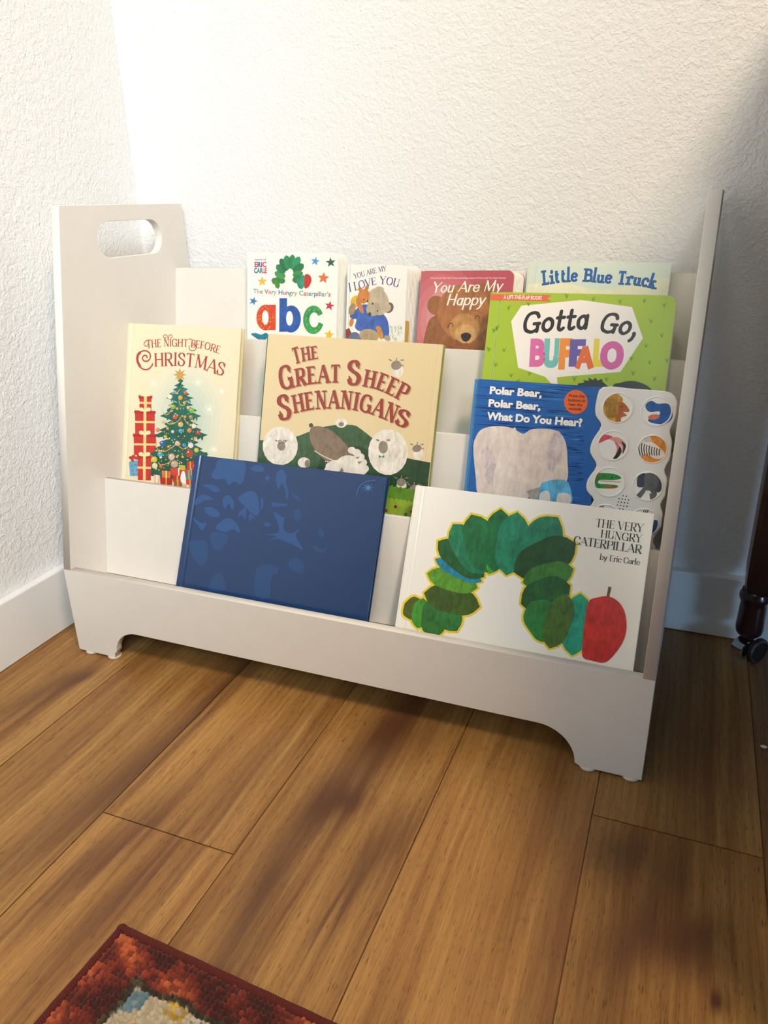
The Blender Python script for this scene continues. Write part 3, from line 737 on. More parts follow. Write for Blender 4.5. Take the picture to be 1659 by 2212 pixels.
('p','#f2f0ee',2,0,[436,-172,1198,-80,1832,-153,2010,-533,1790,-965,1005,-1077,1022,-1165,941,-1164,848,-1081,482,-982,320,-379]),
('t','mono','Gotta','#2b2c30',3,[473,-543,794,-511,1329,-451],[29.02],{'w':0.17}),
('t','mono','Go,','#2b2c30',3,[1448,-486,1667,-499,1932,-519],[26.72],{'w':0.17}),
('t','block','B','#d86fb0',4,[623,-965,795,-956],[36.95],{}),
('t','block','U','#74c0c2',4,[806,-969,1007,-958],[38.29],{}),
('t','block','F','#ee9440',5,[1005,-980,1177,-971],[40.27],{}),
('t','block','F','#6a5fae',6,[1133,-935,1343,-924],[35.18],{}),
('t','block','A','#e5703a',7,[1235,-954,1432,-943],[27.97],{}),
('t','block','L','#e6d64a',4,[1434,-921,1584,-913],[35.68],{}),
('t','block','O','#d465ae',5,[1541,-951,1795,-937],[36],{}),
('p','#e4654a',3,0,[13,-27,94,-30,814,-29,761,-70,815,-109,91,-108,12,-107]),
('t','sans','A LIFT-THE-FLAP BOOK!','#fbf4ee',4,[185,-90,691,-89],[5.24],{'b':0.05}),
('l','#6f9a28',2,0.79,[269,-233,240,-186]),
('l','#6f9a28',2,0.79,[269,-233,256,-186]),
('l','#6f9a28',2,0.79,[269,-233,272,-167]),
('l','#6f9a28',2,0.79,[269,-233,290,-176]),
('l','#6f9a28',2,0.78,[643,-1080,613,-1015]),
('l','#6f9a28',2,0.78,[643,-1080,630,-1034]),
('l','#6f9a28',2,0.78,[643,-1080,647,-1029]),
('l','#6f9a28',2,0.78,[643,-1080,665,-1032]),
('l','#6f9a28',2,0.79,[404,-1117,375,-1063]),
('l','#6f9a28',2,0.79,[404,-1117,391,-1070]),
('l','#6f9a28',2,0.79,[404,-1117,408,-1065]),
('l','#6f9a28',2,0.79,[404,-1117,426,-1060]),
('l','#6f9a28',2,0.79,[269,-791,240,-740]),
('l','#6f9a28',2,0.79,[269,-791,256,-745]),
('l','#6f9a28',2,0.79,[269,-791,274,-745]),
('l','#6f9a28',2,0.79,[269,-791,289,-723]),
('l','#6f9a28',2,0.8,[178,-991,149,-943]),
('l','#6f9a28',2,0.8,[178,-991,164,-934]),
('l','#6f9a28',2,0.8,[178,-991,182,-936]),
('l','#6f9a28',2,0.8,[178,-991,200,-932]),
('l','#6f9a28',2,0.8,[103,-535,74,-488]),
('l','#6f9a28',2,0.8,[103,-535,89,-482]),
('l','#6f9a28',2,0.8,[103,-535,108,-486]),
('l','#6f9a28',2,0.8,[103,-535,125,-476]),
('l','#6f9a28',2,0.75,[1010,-64,981,-1]),
('l','#6f9a28',2,0.75,[1010,-64,996,-7]),
('l','#6f9a28',2,0.75,[1010,-64,1012,-1]),
('l','#6f9a28',2,0.75,[1010,-64,1031,-15]),
('l','#6f9a28',2,0.73,[1352,-94,1325,-50]),
('l','#6f9a28',2,0.73,[1352,-94,1338,-39]),
('l','#6f9a28',2,0.73,[1352,-94,1355,-39]),
('l','#6f9a28',2,0.73,[1352,-94,1371,-37]),
('l','#6f9a28',2,0.71,[1681,-118,1654,-68]),
('l','#6f9a28',2,0.71,[1681,-118,1667,-62]),
('l','#6f9a28',2,0.71,[1681,-118,1683,-59]),
('l','#6f9a28',2,0.71,[1681,-118,1699,-55]),
('l','#6f9a28',2,0.7,[1974,-100,1948,-52]),
('l','#6f9a28',2,0.7,[1974,-100,1961,-48]),
('l','#6f9a28',2,0.7,[1974,-100,1976,-40]),
('l','#6f9a28',2,0.7,[1974,-100,1994,-52]),
('l','#6f9a28',2,0.69,[2215,-147,2190,-103]),
('l','#6f9a28',2,0.69,[2215,-147,2203,-98]),
('l','#6f9a28',2,0.69,[2215,-147,2219,-103]),
('l','#6f9a28',2,0.69,[2215,-147,2232,-88]),
('l','#6f9a28',2,0.69,[2082,-346,2055,-287]),
('l','#6f9a28',2,0.69,[2082,-346,2070,-298]),
('l','#6f9a28',2,0.69,[2082,-346,2086,-301]),
('l','#6f9a28',2,0.69,[2082,-346,2102,-301]),
('l','#6f9a28',2,0.69,[2230,-518,2204,-471]),
('l','#6f9a28',2,0.69,[2230,-518,2218,-474]),
('l','#6f9a28',2,0.69,[2230,-518,2232,-466]),
('l','#6f9a28',2,0.69,[2230,-518,2248,-462]),
('l','#6f9a28',2,0.7,[2062,-653,2036,-606]),
('l','#6f9a28',2,0.7,[2062,-653,2050,-609]),
('l','#6f9a28',2,0.7,[2062,-653,2064,-595]),
('l','#6f9a28',2,0.7,[2062,-653,2081,-608]),
('l','#6f9a28',2,0.7,[2127,-854,2101,-808]),
('l','#6f9a28',2,0.7,[2127,-854,2115,-805]),
('l','#6f9a28',2,0.7,[2127,-854,2130,-803]),
('l','#6f9a28',2,0.7,[2127,-854,2147,-808]),
('l','#6f9a28',2,0.71,[1906,-822,1879,-771]),
('l','#6f9a28',2,0.71,[1906,-822,1893,-773]),
('l','#6f9a28',2,0.71,[1906,-822,1908,-763]),
('l','#6f9a28',2,0.71,[1906,-822,1924,-766]),
('l','#6f9a28',2,0.71,[1948,-1004,1920,-943]),
('l','#6f9a28',2,0.71,[1948,-1004,1935,-947]),
('l','#6f9a28',2,0.71,[1948,-1004,1950,-944]),
('l','#6f9a28',2,0.71,[1948,-1004,1967,-947]),
('l','#6f9a28',2,0.69,[2210,-1060,2183,-1009]),
('l','#6f9a28',2,0.69,[2210,-1060,2196,-1000]),
('l','#6f9a28',2,0.69,[2210,-1060,2212,-1003]),
('l','#6f9a28',2,0.69,[2210,-1060,2227,-995]),
('l','#6f9a28',2,0.75,[1232,-1119,1203,-1060]),
('l','#6f9a28',2,0.75,[1232,-1119,1218,-1060]),
('l','#6f9a28',2,0.75,[1232,-1119,1236,-1068]),
('l','#6f9a28',2,0.75,[1232,-1119,1251,-1055]),
('l','#6f9a28',2,0.78,[528,-174,499,-121]),
('l','#6f9a28',2,0.78,[528,-174,515,-126]),
('l','#6f9a28',2,0.78,[528,-174,533,-127]),
('l','#6f9a28',2,0.78,[528,-174,550,-125]),
('l','#6f9a28',2,0.72,[1631,-1095,1604,-1047]),
('l','#6f9a28',2,0.72,[1631,-1095,1617,-1037]),
('l','#6f9a28',2,0.72,[1631,-1095,1635,-1044]),
('l','#6f9a28',2,0.72,[1631,-1095,1652,-1048]),
('l','#6f9a28',2,0.81,[60,-790,30,-727]),
('l','#6f9a28',2,0.81,[60,-790,46,-731]),
('l','#6f9a28',2,0.81,[60,-790,66,-743]),
('l','#6f9a28',2,0.81,[60,-790,84,-741]),
('l','#6f9a28',2,0.8,[146,-499,118,-451]),
('l','#6f9a28',2,0.8,[146,-499,133,-445]),
('l','#6f9a28',2,0.8,[146,-499,149,-433]),
('l','#6f9a28',2,0.8,[146,-499,167,-431]),
('l','#6f9a28',2,0.69,[2328,-822,2301,-768]),
('l','#6f9a28',2,0.69,[2328,-822,2315,-775]),
('l','#6f9a28',2,0.69,[2328,-822,2330,-770]),
('l','#6f9a28',2,0.69,[2328,-822,2346,-771]),
('l','#6f9a28',2,0.79,[505,-1191,477,-1139]),
('l','#6f9a28',2,0.79,[505,-1191,493,-1145]),
('l','#6f9a28',2,0.79,[505,-1191,509,-1131]),
('l','#6f9a28',2,0.79,[505,-1191,526,-1125]),
('p','#33383c',3,0,[1279,-1143,1364,-1124,1339,-1095,1416,-1099,1401,-1060,1469,-1087,1486,-1053,1523,-1090,1574,-1065,1584,-1098,1665,-1159,1693,-1399,1312,-1426]),
('b','#33383c',3,0,[1714,-1160,1802,-1102,1925,-1070,2041,-1083,2162,-1138,2258,-1250,2281,-1443,1720,-1485])],
'polar':[
('p','#0f3574',1,0.3,[165,-1214,387,-1201,607,-1199,388,-1212]),
('p','#2a6ec0',1,0.3,[1077,-233,1250,-226,1424,-234,1252,-240]),
('p','#3a80cc',1,0.3,[1326,-510,1390,-503,1456,-509,1392,-517]),
('p','#3a80cc',1,0.3,[918,-78,1029,-72,1140,-80,1030,-87]),
('p','#0f3574',1,0.3,[155,-992,455,-976,750,-976,457,-991]),
('p','#0f3574',1,0.3,[5,-338,294,-332,577,-337,295,-343]),
('p','#174a92',1,0.3,[654,-1458,784,-1447,915,-1447,786,-1459]),
('p','#2a6ec0',1,0.3,[737,-493,1009,-480,1279,-489,1012,-501]),
('p','#0f3574',1,0.3,[338,-577,678,-562,1011,-570,680,-584]),
('p','#3a80cc',1,0.3,[619,-1017,729,-1003,841,-1011,732,-1025]),
('p','#2a6ec0',1,0.3,[103,-630,287,-617,471,-625,289,-638]),
('p','#0f3574',1,0.3,[359,-1503,651,-1483,940,-1477,653,-1496]),
('p','#0f3574',1,0.3,[794,-767,889,-760,984,-763,890,-770]),
('p','#3a80cc',1,0.3,[679,-14,905,-12,1128,-19,906,-22]),
('p','#123c80',1,0.3,[928,-36,1155,-30,1380,-40,1157,-46]),
('p','#123c80',1,0.3,[1047,-772,1219,-757,1392,-766,1222,-781]),
('p','#3a80cc',1,0.3,[1113,-1509,1342,-1490,1568,-1488,1344,-1507]),
('p','#2a6ec0',1,0.3,[864,-589,1112,-578,1358,-584,1114,-594]),
('p','#0f3574',1,0.3,[6,-471,284,-460,558,-467,286,-478]),
('p','#174a92',1,0.3,[1420,-664,1445,-652,1473,-663,1448,-675]),
('p','#2a6ec0',1,0.3,[1047,-117,1288,-107,1526,-120,1290,-130]),
('p','#174a92',1,0.3,[1283,-1112,1403,-1100,1524,-1105,1405,-1117]),
('p','#123c80',1,0.3,[118,-801,225,-792,334,-797,227,-806]),
('p','#0f3574',1,0.3,[1423,-681,1448,-673,1475,-680,1450,-687]),
('p','#2a6ec0',1,0.3,[306,-874,565,-862,820,-862,566,-874]),
('p','#2a6ec0',1,0.3,[959,-176,1172,-167,1383,-178,1174,-186]),
('p','#123c80',1,0.3,[90,-407,245,-396,401,-406,247,-417]),
('p','#174a92',1,0.3,[1333,-128,1419,-122,1507,-129,1421,-136]),
('p','#123c80',1,0.3,[27,-367,258,-355,488,-365,261,-377]),
('p','#174a92',1,0.3,[663,-1199,849,-1185,1034,-1187,851,-1201]),
('p','#174a92',1,0.3,[380,-494,616,-480,851,-491,619,-504]),
('p','#123c80',1,0.3,[197,-696,352,-685,507,-692,354,-702]),
('p','#0f3574',1,0.3,[220,-298,455,-289,689,-298,457,-307]),
('p','#123c80',1,0.3,[67,-544,405,-536,736,-537,406,-545]),
('p','#174a92',1,0.3,[554,-1591,857,-1567,1155,-1562,859,-1586]),
('p','#0f3574',1,0.3,[992,-1463,1272,-1440,1548,-1439,1274,-1462]),
('p','#123c80',1,0.3,[169,-314,268,-309,368,-314,269,-319]),
('p','#174a92',1,0.3,[908,-1245,1095,-1232,1281,-1232,1096,-1245]),
('p','#0f3574',1,0.3,[1412,-1150,1469,-1139,1529,-1146,1471,-1157]),
('p','#174a92',1,0.3,[1189,-590,1307,-582,1426,-587,1309,-595]),
('p','#3a80cc',1,0.3,[1010,-744,1247,-736,1482,-736,1248,-744]),
('p','#2a6ec0',1,0.3,[776,-1554,849,-1538,923,-1547,851,-1563]),
('p','#0f3574',1,0.3,[5,-213,142,-206,280,-213,144,-220]),
('p','#0f3574',1,0.3,[1056,-118,1294,-113,1528,-120,1295,-125]),
('p','#0f3574',1,0.3,[458,-317,567,-305,678,-317,570,-328]),
('p','#2a6ec0',1,0.3,[1213,-1130,1370,-1119,1526,-1120,1371,-1131]),
('p','#174a92',1,0.3,[152,-1586,348,-1571,543,-1567,349,-1582]),
('p','#123c80',1,0.3,[1034,-438,1140,-426,1248,-437,1143,-449]),
('p','#0f3574',1,0.3,[1365,-621,1416,-614,1468,-620,1418,-627]),
('p','#2a6ec0',1,0.3,[1053,-10,1215,-8,1376,-13,1216,-15]),
('p','#174a92',1,0.3,[1431,-904,1465,-899,1501,-903,1466,-908]),
('p','#2a6ec0',1,0.3,[1142,-313,1213,-305,1286,-313,1215,-321]),
('p','#174a92',1,0.3,[1268,-967,1388,-960,1508,-961,1389,-967]),
('p','#0f3574',1,0.3,[1142,-635,1306,-624,1470,-630,1308,-641]),
('p','#0f3574',1,0.3,[978,-1051,1057,-1045,1137,-1047,1058,-1053]),
('p','#3a80cc',1,0.3,[1284,-666,1378,-653,1473,-663,1380,-676]),
('p','#2a6ec0',1,0.3,[1127,-26,1238,-21,1350,-28,1240,-34]),
('p','#174a92',1,0.3,[681,-1287,1012,-1263,1338,-1263,1015,-1288]),
('p','#0f3574',1,0.3,[256,-648,368,-640,480,-645,369,-653]),
('p','#0f3574',1,0.3,[199,-1110,320,-1099,441,-1103,321,-1114]),
('p','#0f3574',1,0.3,[64,-1150,254,-1139,442,-1138,255,-1149]),
('p','#174a92',1,0.3,[1146,-32,1333,-25,1519,-35,1335,-42]),
('p','#0f3574',1,0.3,[92,-776,268,-764,443,-770,269,-782]),
('p','#2a6ec0',1,0.3,[586,-299,728,-289,871,-299,730,-309]),
('p','#0f3574',1,0.3,[283,-548,436,-535,590,-545,439,-558]),
('p','#2a6ec0',1,0.3,[429,-920,531,-910,633,-915,532,-925]),
('p','#174a92',1,0.3,[691,-601,917,-586,1141,-596,919,-610]),
('p','#3a80cc',1,0.3,[278,-1617,357,-1610,437,-1610,358,-1617]),
('p','#174a92',1,0.3,[655,-215,913,-212,1167,-216,914,-220]),
('p','#0f3574',1,0.3,[740,-683,973,-669,1203,-676,975,-690]),
('p','#0f3574',1,0.3,[403,-1337,665,-1316,925,-1318,667,-1339]),
('p','#2a6ec0',1,0.3,[668,-915,767,-908,866,-910,768,-917]),
('p','#3a80cc',1,0.3,[419,-939,650,-924,879,-928,652,-942]),
('p','#0f3574',1,0.3,[533,-1644,651,-1626,770,-1633,654,-1650]),
('p','#0f3574',1,0.3,[87,-1076,221,-1063,356,-1068,223,-1082]),
('p','#174a92',1,0.3,[518,-1537,741,-1516,962,-1517,743,-1538]),
('p','#123c80',1,0.3,[68,-756,143,-746,219,-754,144,-764]),
('p','#174a92',1,0.3,[62,-753,161,-744,260,-749,162,-758]),
('p','#174a92',1,0.3,[485,-613,776,-601,1063,-606,778,-617]),
('p','#3a80cc',1,0.3,[428,-1229,727,-1210,1021,-1209,729,-1228]),
('p','#3a80cc',1,0.3,[1116,-269,1272,-260,1428,-269,1274,-277]),
('p','#0f3574',1,0.3,[1322,-1485,1444,-1471,1567,-1474,1446,-1488]),
('p','#123c80',1,0.3,[145,-585,345,-573,543,-580,347,-592]),
('p','#0f3574',1,0.3,[1295,-797,1373,-787,1452,-794,1375,-804]),
('p','#123c80',1,0.3,[780,-672,967,-661,1154,-667,969,-678]),
('p','#0f3574',1,0.3,[229,-1592,320,-1578,414,-1583,323,-1598]),
('p','#123c80',1,0.3,[987,-69,1134,-63,1282,-72,1136,-78]),
('p','#0f3574',1,0.3,[123,-1205,376,-1185,628,-1188,379,-1208]),
('p','#2a6ec0',1,0.3,[436,-665,631,-656,825,-659,632,-668]),
('p','#174a92',1,0.3,[1343,-831,1417,-824,1492,-828,1419,-834]),
('p','#174a92',1,0.3,[545,-1568,784,-1549,1021,-1546,786,-1564]),
('p','#0f3574',1,0.3,[75,-582,267,-570,459,-577,269,-589]),
('p','#123c80',1,0.3,[266,-650,590,-640,907,-641,591,-650]),
('p','#2a6ec0',1,0.3,[849,-728,1159,-718,1463,-718,1160,-728]),
('p','#174a92',1,0.3,[764,-921,1087,-908,1403,-906,1088,-919]),
('p','#2a6ec0',1,0.3,[656,-1090,937,-1070,1215,-1073,939,-1092]),
('p','#123c80',1,0.3,[304,-1023,494,-1007,684,-1013,496,-1029]),
('p','#0f3574',1,0.3,[899,-429,1136,-416,1371,-426,1139,-439]),
('p','#2a6ec0',1,0.3,[183,-1150,283,-1135,385,-1144,285,-1158]),
('p','#3a80cc',1,0.3,[934,-1384,1017,-1368,1102,-1377,1020,-1393]),
('p','#2a6ec0',1,0.3,[440,-279,718,-274,992,-278,719,-283]),
('p','#3a80cc',1,0.3,[530,-1465,683,-1452,835,-1452,684,-1465]),
('p','#0f3574',1,0.3,[370,-98,490,-87,612,-100,493,-111]),
('p','#174a92',1,0.3,[829,-1475,928,-1464,1028,-1467,930,-1478]),
('p','#0f3574',1,0.3,[1380,-678,1426,-668,1475,-677,1428,-686]),
('p','#0f3574',1,0.3,[1387,-823,1439,-815,1492,-821,1440,-829]),
('p','#0f3574',1,0.3,[304,-275,544,-271,781,-275,545,-280]),
('p','#123c80',1,0.3,[901,-1625,1088,-1610,1274,-1606,1089,-1622]),
('p','#174a92',1,0.3,[1215,-733,1292,-720,1372,-730,1295,-743]),
('p','#0f3574',1,0.3,[927,-620,1199,-610,1467,-613,1201,-622]),
('p','#3a80cc',1,0.3,[200,-877,288,-863,378,-873,291,-887]),
('p','#2a6ec0',1,0.3,[793,-498,1073,-486,1350,-493,1075,-504]),
('p','#0f3574',1,0.3,[1072,-459,1207,-451,1342,-457,1209,-466]),
('p','#0f3574',1,0.3,[205,-1005,335,-992,465,-998,337,-1012]),
('p','#0f3574',1,0.3,[714,-1266,848,-1256,983,-1257,849,-1267]),
('p','#174a92',1,0.3,[595,-144,830,-134,1064,-146,833,-156]),
('p','#0f3574',1,0.3,[775,-1319,926,-1302,1077,-1308,928,-1325]),
('p','#0f3574',1,0.3,[34,-588,309,-580,579,-582,310,-590]),
('p','#123c80',1,0.3,[856,-546,1094,-536,1329,-542,1096,-552]),
('p','#174a92',1,0.3,[491,-1529,654,-1511,819,-1515,657,-1534]),
('p','#2a6ec0',1,0.3,[440,-863,612,-849,785,-856,615,-870]),
('p','#174a92',1,0.3,[1158,-1063,1339,-1054,1518,-1052,1340,-1061]),
('p','#123c80',1,0.3,[1235,-504,1345,-496,1455,-502,1346,-510]),
('p','#0f3574',1,0.3,[536,-1116,806,-1099,1073,-1099,808,-1115]),
('p','#0f3574',1,0.3,[1211,-1117,1283,-1106,1357,-1112,1285,-1123]),
('p','#0f3574',1,0.3,[1089,-4,1303,4,1515,-8,1305,-17]),
('p','#174a92',1,0.3,[6,-371,313,-360,616,-369,315,-380]),
('p','#0f3574',1,0.3,[1357,-1581,1467,-1565,1578,-1570,1469,-1586]),
('p','#0f3574',1,0.3,[554,-164,855,-156,1151,-166,857,-174]),
('p','#2a6ec0',1,0.3,[294,-333,384,-321,477,-333,387,-345]),
('p','#123c80',1,0.3,[443,-714,714,-703,982,-706,716,-717]),
('p','#2a6ec0',1,0.3,[1209,-891,1354,-878,1499,-884,1356,-897]),
('p','#174a92',1,0.3,[8,-884,191,-872,372,-876,192,-888]),
('p','#3a80cc',1,0.3,[189,-1280,391,-1265,591,-1266,392,-1280]),
('p','#123c80',1,0.3,[777,-778,854,-766,932,-775,856,-787]),
('p','#123c80',1,0.3,[1266,-1008,1389,-995,1512,-1001,1391,-1014]),
('p','#0f3574',1,0.3,[921,-331,1106,-322,1291,-330,1108,-338]),
('p','#174a92',1,0.3,[325,-1157,545,-1138,764,-1143,548,-1162]),
('p','#0f3574',1,0.3,[6,-359,163,-353,321,-358,165,-365]),
('p','#3a80cc',1,0.3,[650,-1441,930,-1425,1206,-1418,931,-1434]),
('p','#3a80cc',1,0.3,[349,-1144,533,-1131,716,-1133,535,-1146]),
('p','#0f3574',1,0.3,[485,-1600,702,-1585,917,-1580,703,-1595]),
('p','#3a80cc',1,0.3,[1087,-1404,1322,-1383,1557,-1385,1325,-1405]),
('p','#0f3574',1,0.3,[674,-1308,923,-1289,1169,-1289,925,-1308]),
('p','#0f3574',1,0.3,[1137,-1195,1259,-1182,1381,-1187,1261,-1199]),
('p','#174a92',1,0.3,[1181,-1106,1300,-1094,1419,-1099,1302,-1110]),
('p','#174a92',1,0.3,[102,-603,344,-593,583,-597,345,-607]),
('p','#0f3574',1,0.3,[284,-1041,507,-1025,729,-1029,509,-1045]),
('p','#2a6ec0',1,0.3,[1092,-1209,1282,-1192,1473,-1196,1285,-1213]),
('p','#0f3574',1,0.3,[1358,-1173,1444,-1164,1532,-1167,1446,-1177]),
('p','#123c80',1,0.3,[590,-1193,901,-1177,1206,-1173,902,-1189]),
('p','#174a92',1,0.3,[1356,-726,1417,-717,1480,-724,1419,-733]),
('p','#3a80cc',1,0.3,[817,-640,1145,-632,1466,-631,1146,-639]),
('p','#174a92',1,0.3,[1179,-476,1266,-467,1353,-474,1267,-483]),
('p','#2a6ec0',1,0.3,[905,-135,1056,-131,1207,-136,1057,-139]),
('p','#2a6ec0',1,0.3,[460,-668,763,-653,1061,-659,765,-674]),
('p','#0f3574',1,0.3,[1186,-1020,1350,-1004,1513,-1011,1352,-1027]),
('p','#3a80cc',1,0.3,[1087,-1422,1178,-1410,1271,-1414,1180,-1426]),
('p','#123c80',1,0.3,[400,-352,587,-342,774,-351,589,-360]),
('p','#0f3574',1,0.3,[931,-115,1064,-110,1197,-117,1065,-122]),
('p','#174a92',1,0.3,[106,-983,285,-971,464,-973,287,-985]),
('p','#174a92',1,0.3,[1374,-556,1417,-549,1461,-555,1418,-562]),
('p','#3a80cc',1,0.3,[115,-587,278,-574,442,-583,281,-596]),
('p','#0f3574',1,0.3,[995,-531,1181,-519,1368,-528,1184,-541]),
('p','#123c80',1,0.3,[1340,-959,1423,-950,1507,-955,1425,-965]),
('p','#3a80cc',1,0.3,[773,-860,869,-849,965,-855,870,-866]),
('p','#0f3574',1,0.3,[269,-680,541,-664,811,-672,544,-688]),
('p','#2a6ec0',1,0.3,[591,-212,896,-207,1196,-213,897,-219]),
('p','#174a92',1,0.3,[1380,-677,1427,-673,1475,-676,1428,-680]),
('p','#0f3574',1,0.3,[81,-1229,186,-1215,292,-1222,188,-1236]),
('p','#0f3574',1,0.3,[30,-104,277,-99,522,-107,279,-112]),
('p','#123c80',1,0.3,[601,-377,751,-367,901,-376,753,-386]),
('p','#123c80',1,0.3,[798,-1137,1095,-1117,1388,-1119,1097,-1139]),
('p','#123c80',1,0.3,[30,-768,206,-752,383,-762,209,-777]),
('p','#2a6ec0',1,0.3,[582,-142,725,-131,870,-143,728,-154]),
('p','#2a6ec0',1,0.3,[1478,-1523,1524,-1510,1572,-1519,1526,-1532]),
('p','#2a6ec0',1,0.3,[1049,-211,1236,-204,1421,-211,1237,-218]),
('p','#123c80',1,0.3,[500,-1130,626,-1121,752,-1122,627,-1131]),
('p','#174a92',1,0.3,[165,-856,344,-846,522,-848,345,-857]),
('p','#123c80',1,0.3,[385,-1092,595,-1077,803,-1080,597,-1094]),
('p','#2a6ec0',1,0.3,[73,-36,300,-33,524,-40,301,-42]),
('p','#3a80cc',1,0.3,[250,-1016,581,-1003,905,-998,582,-1011]),
('p','#2a6ec0',1,0.3,[629,-51,753,-41,879,-53,756,-64]),
('p','#0f3574',1,0.3,[373,-1311,572,-1300,769,-1296,572,-1307]),
('p','#0f3574',1,0.3,[192,-1268,459,-1254,722,-1249,460,-1263]),
('p','#2a6ec0',1,0.3,[1177,-1028,1346,-1015,1514,-1019,1348,-1032]),
('p','#0f3574',1,0.3,[425,-1300,544,-1289,664,-1291,545,-1301]),
('p','#2a6ec0',1,0.3,[334,-643,669,-628,997,-634,671,-650]),
('p','#123c80',1,0.3,[334,-775,422,-763,511,-771,424,-783]),
('p','#0f3574',1,0.3,[944,-353,1039,-345,1134,-353,1040,-361]),
('p','#174a92',1,0.3,[642,-423,745,-418,849,-421,746,-426]),
('p','#0f3574',1,0.3,[322,-524,563,-518,800,-520,563,-525]),
('p','#2a6ec0',1,0.3,[931,-1217,1086,-1205,1241,-1207,1088,-1219]),
('p','#3a80cc',1,0.3,[273,-438,575,-427,873,-434,577,-445]),
('p','#0f3574',1,0.3,[5,-241,205,-236,403,-241,206,-247]),
('p','#0f3574',1,0.3,[127,-938,267,-928,408,-931,269,-942]),
('p','#174a92',1,0.3,[431,-965,702,-953,970,-951,703,-963]),
('p','#3a80cc',1,0.3,[818,-192,1072,-183,1324,-193,1074,-202]),
('p','#123c80',1,0.3,[607,-360,760,-354,913,-359,762,-365]),
('p','#0f3574',1,0.3,[641,-302,857,-298,1071,-302,858,-306]),
('p','#0f3574',1,0.3,[875,-1046,1193,-1024,1507,-1028,1196,-1049]),
('p','#2a6ec0',1,0.3,[803,-491,1032,-480,1260,-487,1034,-498]),
('p','#2a6ec0',1,0.3,[1226,-611,1346,-601,1467,-608,1348,-618]),
('p','#0f3574',1,0.3,[602,-216,823,-211,1041,-217,824,-221]),
('p','#123c80',1,0.3,[1274,-987,1392,-979,1510,-980,1393,-989]),
('p','#2a6ec0',1,0.3,[316,-46,433,-40,549,-48,434,-54]),
('p','#0f3574',1,0.3,[450,-126,708,-118,963,-129,710,-136]),
('p','#2a6ec0',1,0.3,[1419,-972,1463,-964,1509,-969,1465,-977]),
('p','#0f3574',1,0.3,[513,-106,846,-101,1172,-110,847,-115]),
('p','#3a80cc',1,0.3,[1484,-1595,1531,-1580,1580,-1590,1533,-1604]),
('p','#2a6ec0',1,0.3,[65,-1022,280,-1007,495,-1011,282,-1026]),
('p','#0f3574',1,0.3,[252,-832,443,-817,635,-824,446,-839]),
('p','#0f3574',1,0.3,[1406,-1080,1462,-1068,1521,-1076,1465,-1088]),
('p','#2a6ec0',1,0.3,[924,-1517,1202,-1495,1476,-1492,1204,-1514]),
('p','#0f3574',1,0.3,[376,-1253,584,-1238,791,-1239,586,-1254]),
('p','#0f3574',1,0.3,[1150,-285,1290,-277,1430,-284,1291,-292]),
('p','#0f3574',1,0.3,[1458,-1150,1493,-1138,1529,-1147,1495,-1159]),
('p','#0f3574',1,0.3,[968,-761,1040,-750,1114,-758,1042,-769]),
('p','#0f3574',1,0.3,[919,-792,1171,-775,1422,-782,1174,-799]),
('p','#0f3574',1,0.3,[134,-1389,328,-1369,521,-1374,330,-1393]),
('p','#0f3574',1,0.3,[541,-1251,822,-1232,1098,-1231,823,-1249]),
('p','#174a92',1,0.3,[1132,-842,1289,-833,1445,-835,1290,-844]),
('p','#0f3574',1,0.3,[738,-807,983,-793,1226,-797,985,-810]),
('p','#174a92',1,0.3,[928,-1260,1000,-1245,1075,-1255,1003,-1270]),
('p','#0f3574',1,0.3,[1322,-307,1377,-301,1432,-307,1378,-313]),
('p','#3a80cc',1,0.3,[952,-391,1168,-378,1384,-389,1171,-401]),
('b','#ddd0ca',2,0.35,[73,-901,90,-753,154,-648,288,-595,452,-581,581,-602,704,-653,796,-592,935,-568,1093,-572,1195,-628,1261,-753,1293,-925,1312,-1205,1098,-1408,887,-1433,742,-1596,506,-1625,214,-1513,142,-1262]),
('f','#e4d9d2',3,0.3,[518,-1039,-74,-463,-108,17]),
('f','#d0c3c8',3,0.6,[1123,-836,-16,-262,-96,8]),
('f','#cfc2c6',3,0.6,[314,-1115,76,-262,-89,-25]),
('b','#5fb0dc',4,0.8,[1011,-1257,1145,-1197,1302,-1189,1373,-1287,1387,-1481,1005,-1527,987,-1367]),
('b','#e2dcda',5,0.3,[1007,-1383,1110,-1353,1128,-1512,1014,-1526]),
('b','#e2dcda',5,0.3,[1234,-1365,1373,-1358,1383,-1481,1232,-1499]),
('p','#a8a3a0',3,0.5,[827,-1377,998,-1303,999,-1474,893,-1487]),
('t','sans','Polar Bear,','#f4f3f1',6,[211,-177,888,-175],[9.45],{'b':0.085}),
('t','sans','Polar Bear,','#f4f3f1',6,[212,-341,888,-336],[9.49],{'b':0.085}),
('t','sans','What Do You Hear?','#f4f3f1',6,[216,-507,1422,-498],[9.7],{'b':0.085})],
'xmas':[
('e','#e0dac2',1,0,[1159,-1414,697,56,57,-866],28),
('e','#dad8c2',2,0,[1159,-1414,620,50,51,-770],28),
('e','#d4d6c2',3,0,[1159,-1414,543,44,44,-675],28),
('e','#cdd3c1',4,0,[1159,-1414,467,38,38,-580],28),
('e','#c7d0c0',5,0,[1159,-1414,390,31,32,-485],28),
('e','#c0cdbf',6,0,[1159,-1414,313,25,26,-389],28),
('e','#bacabe',7,0,[1159,-1414,237,19,19,-294],28),
('e','#b4c7bc',8,0,[1159,-1414,160,13,13,-199],28),
('l','#e8ece0',10,0.84,[439,-905,623,-893]),
('l','#e8ece0',10,0.84,[449,-867,613,-932]),
('l','#e8ece0',10,0.84,[481,-837,581,-961]),
('l','#e8ece0',10,0.84,[526,-824,536,-974]),
('l','#e8ece0',10,0.84,[573,-832,489,-967]),
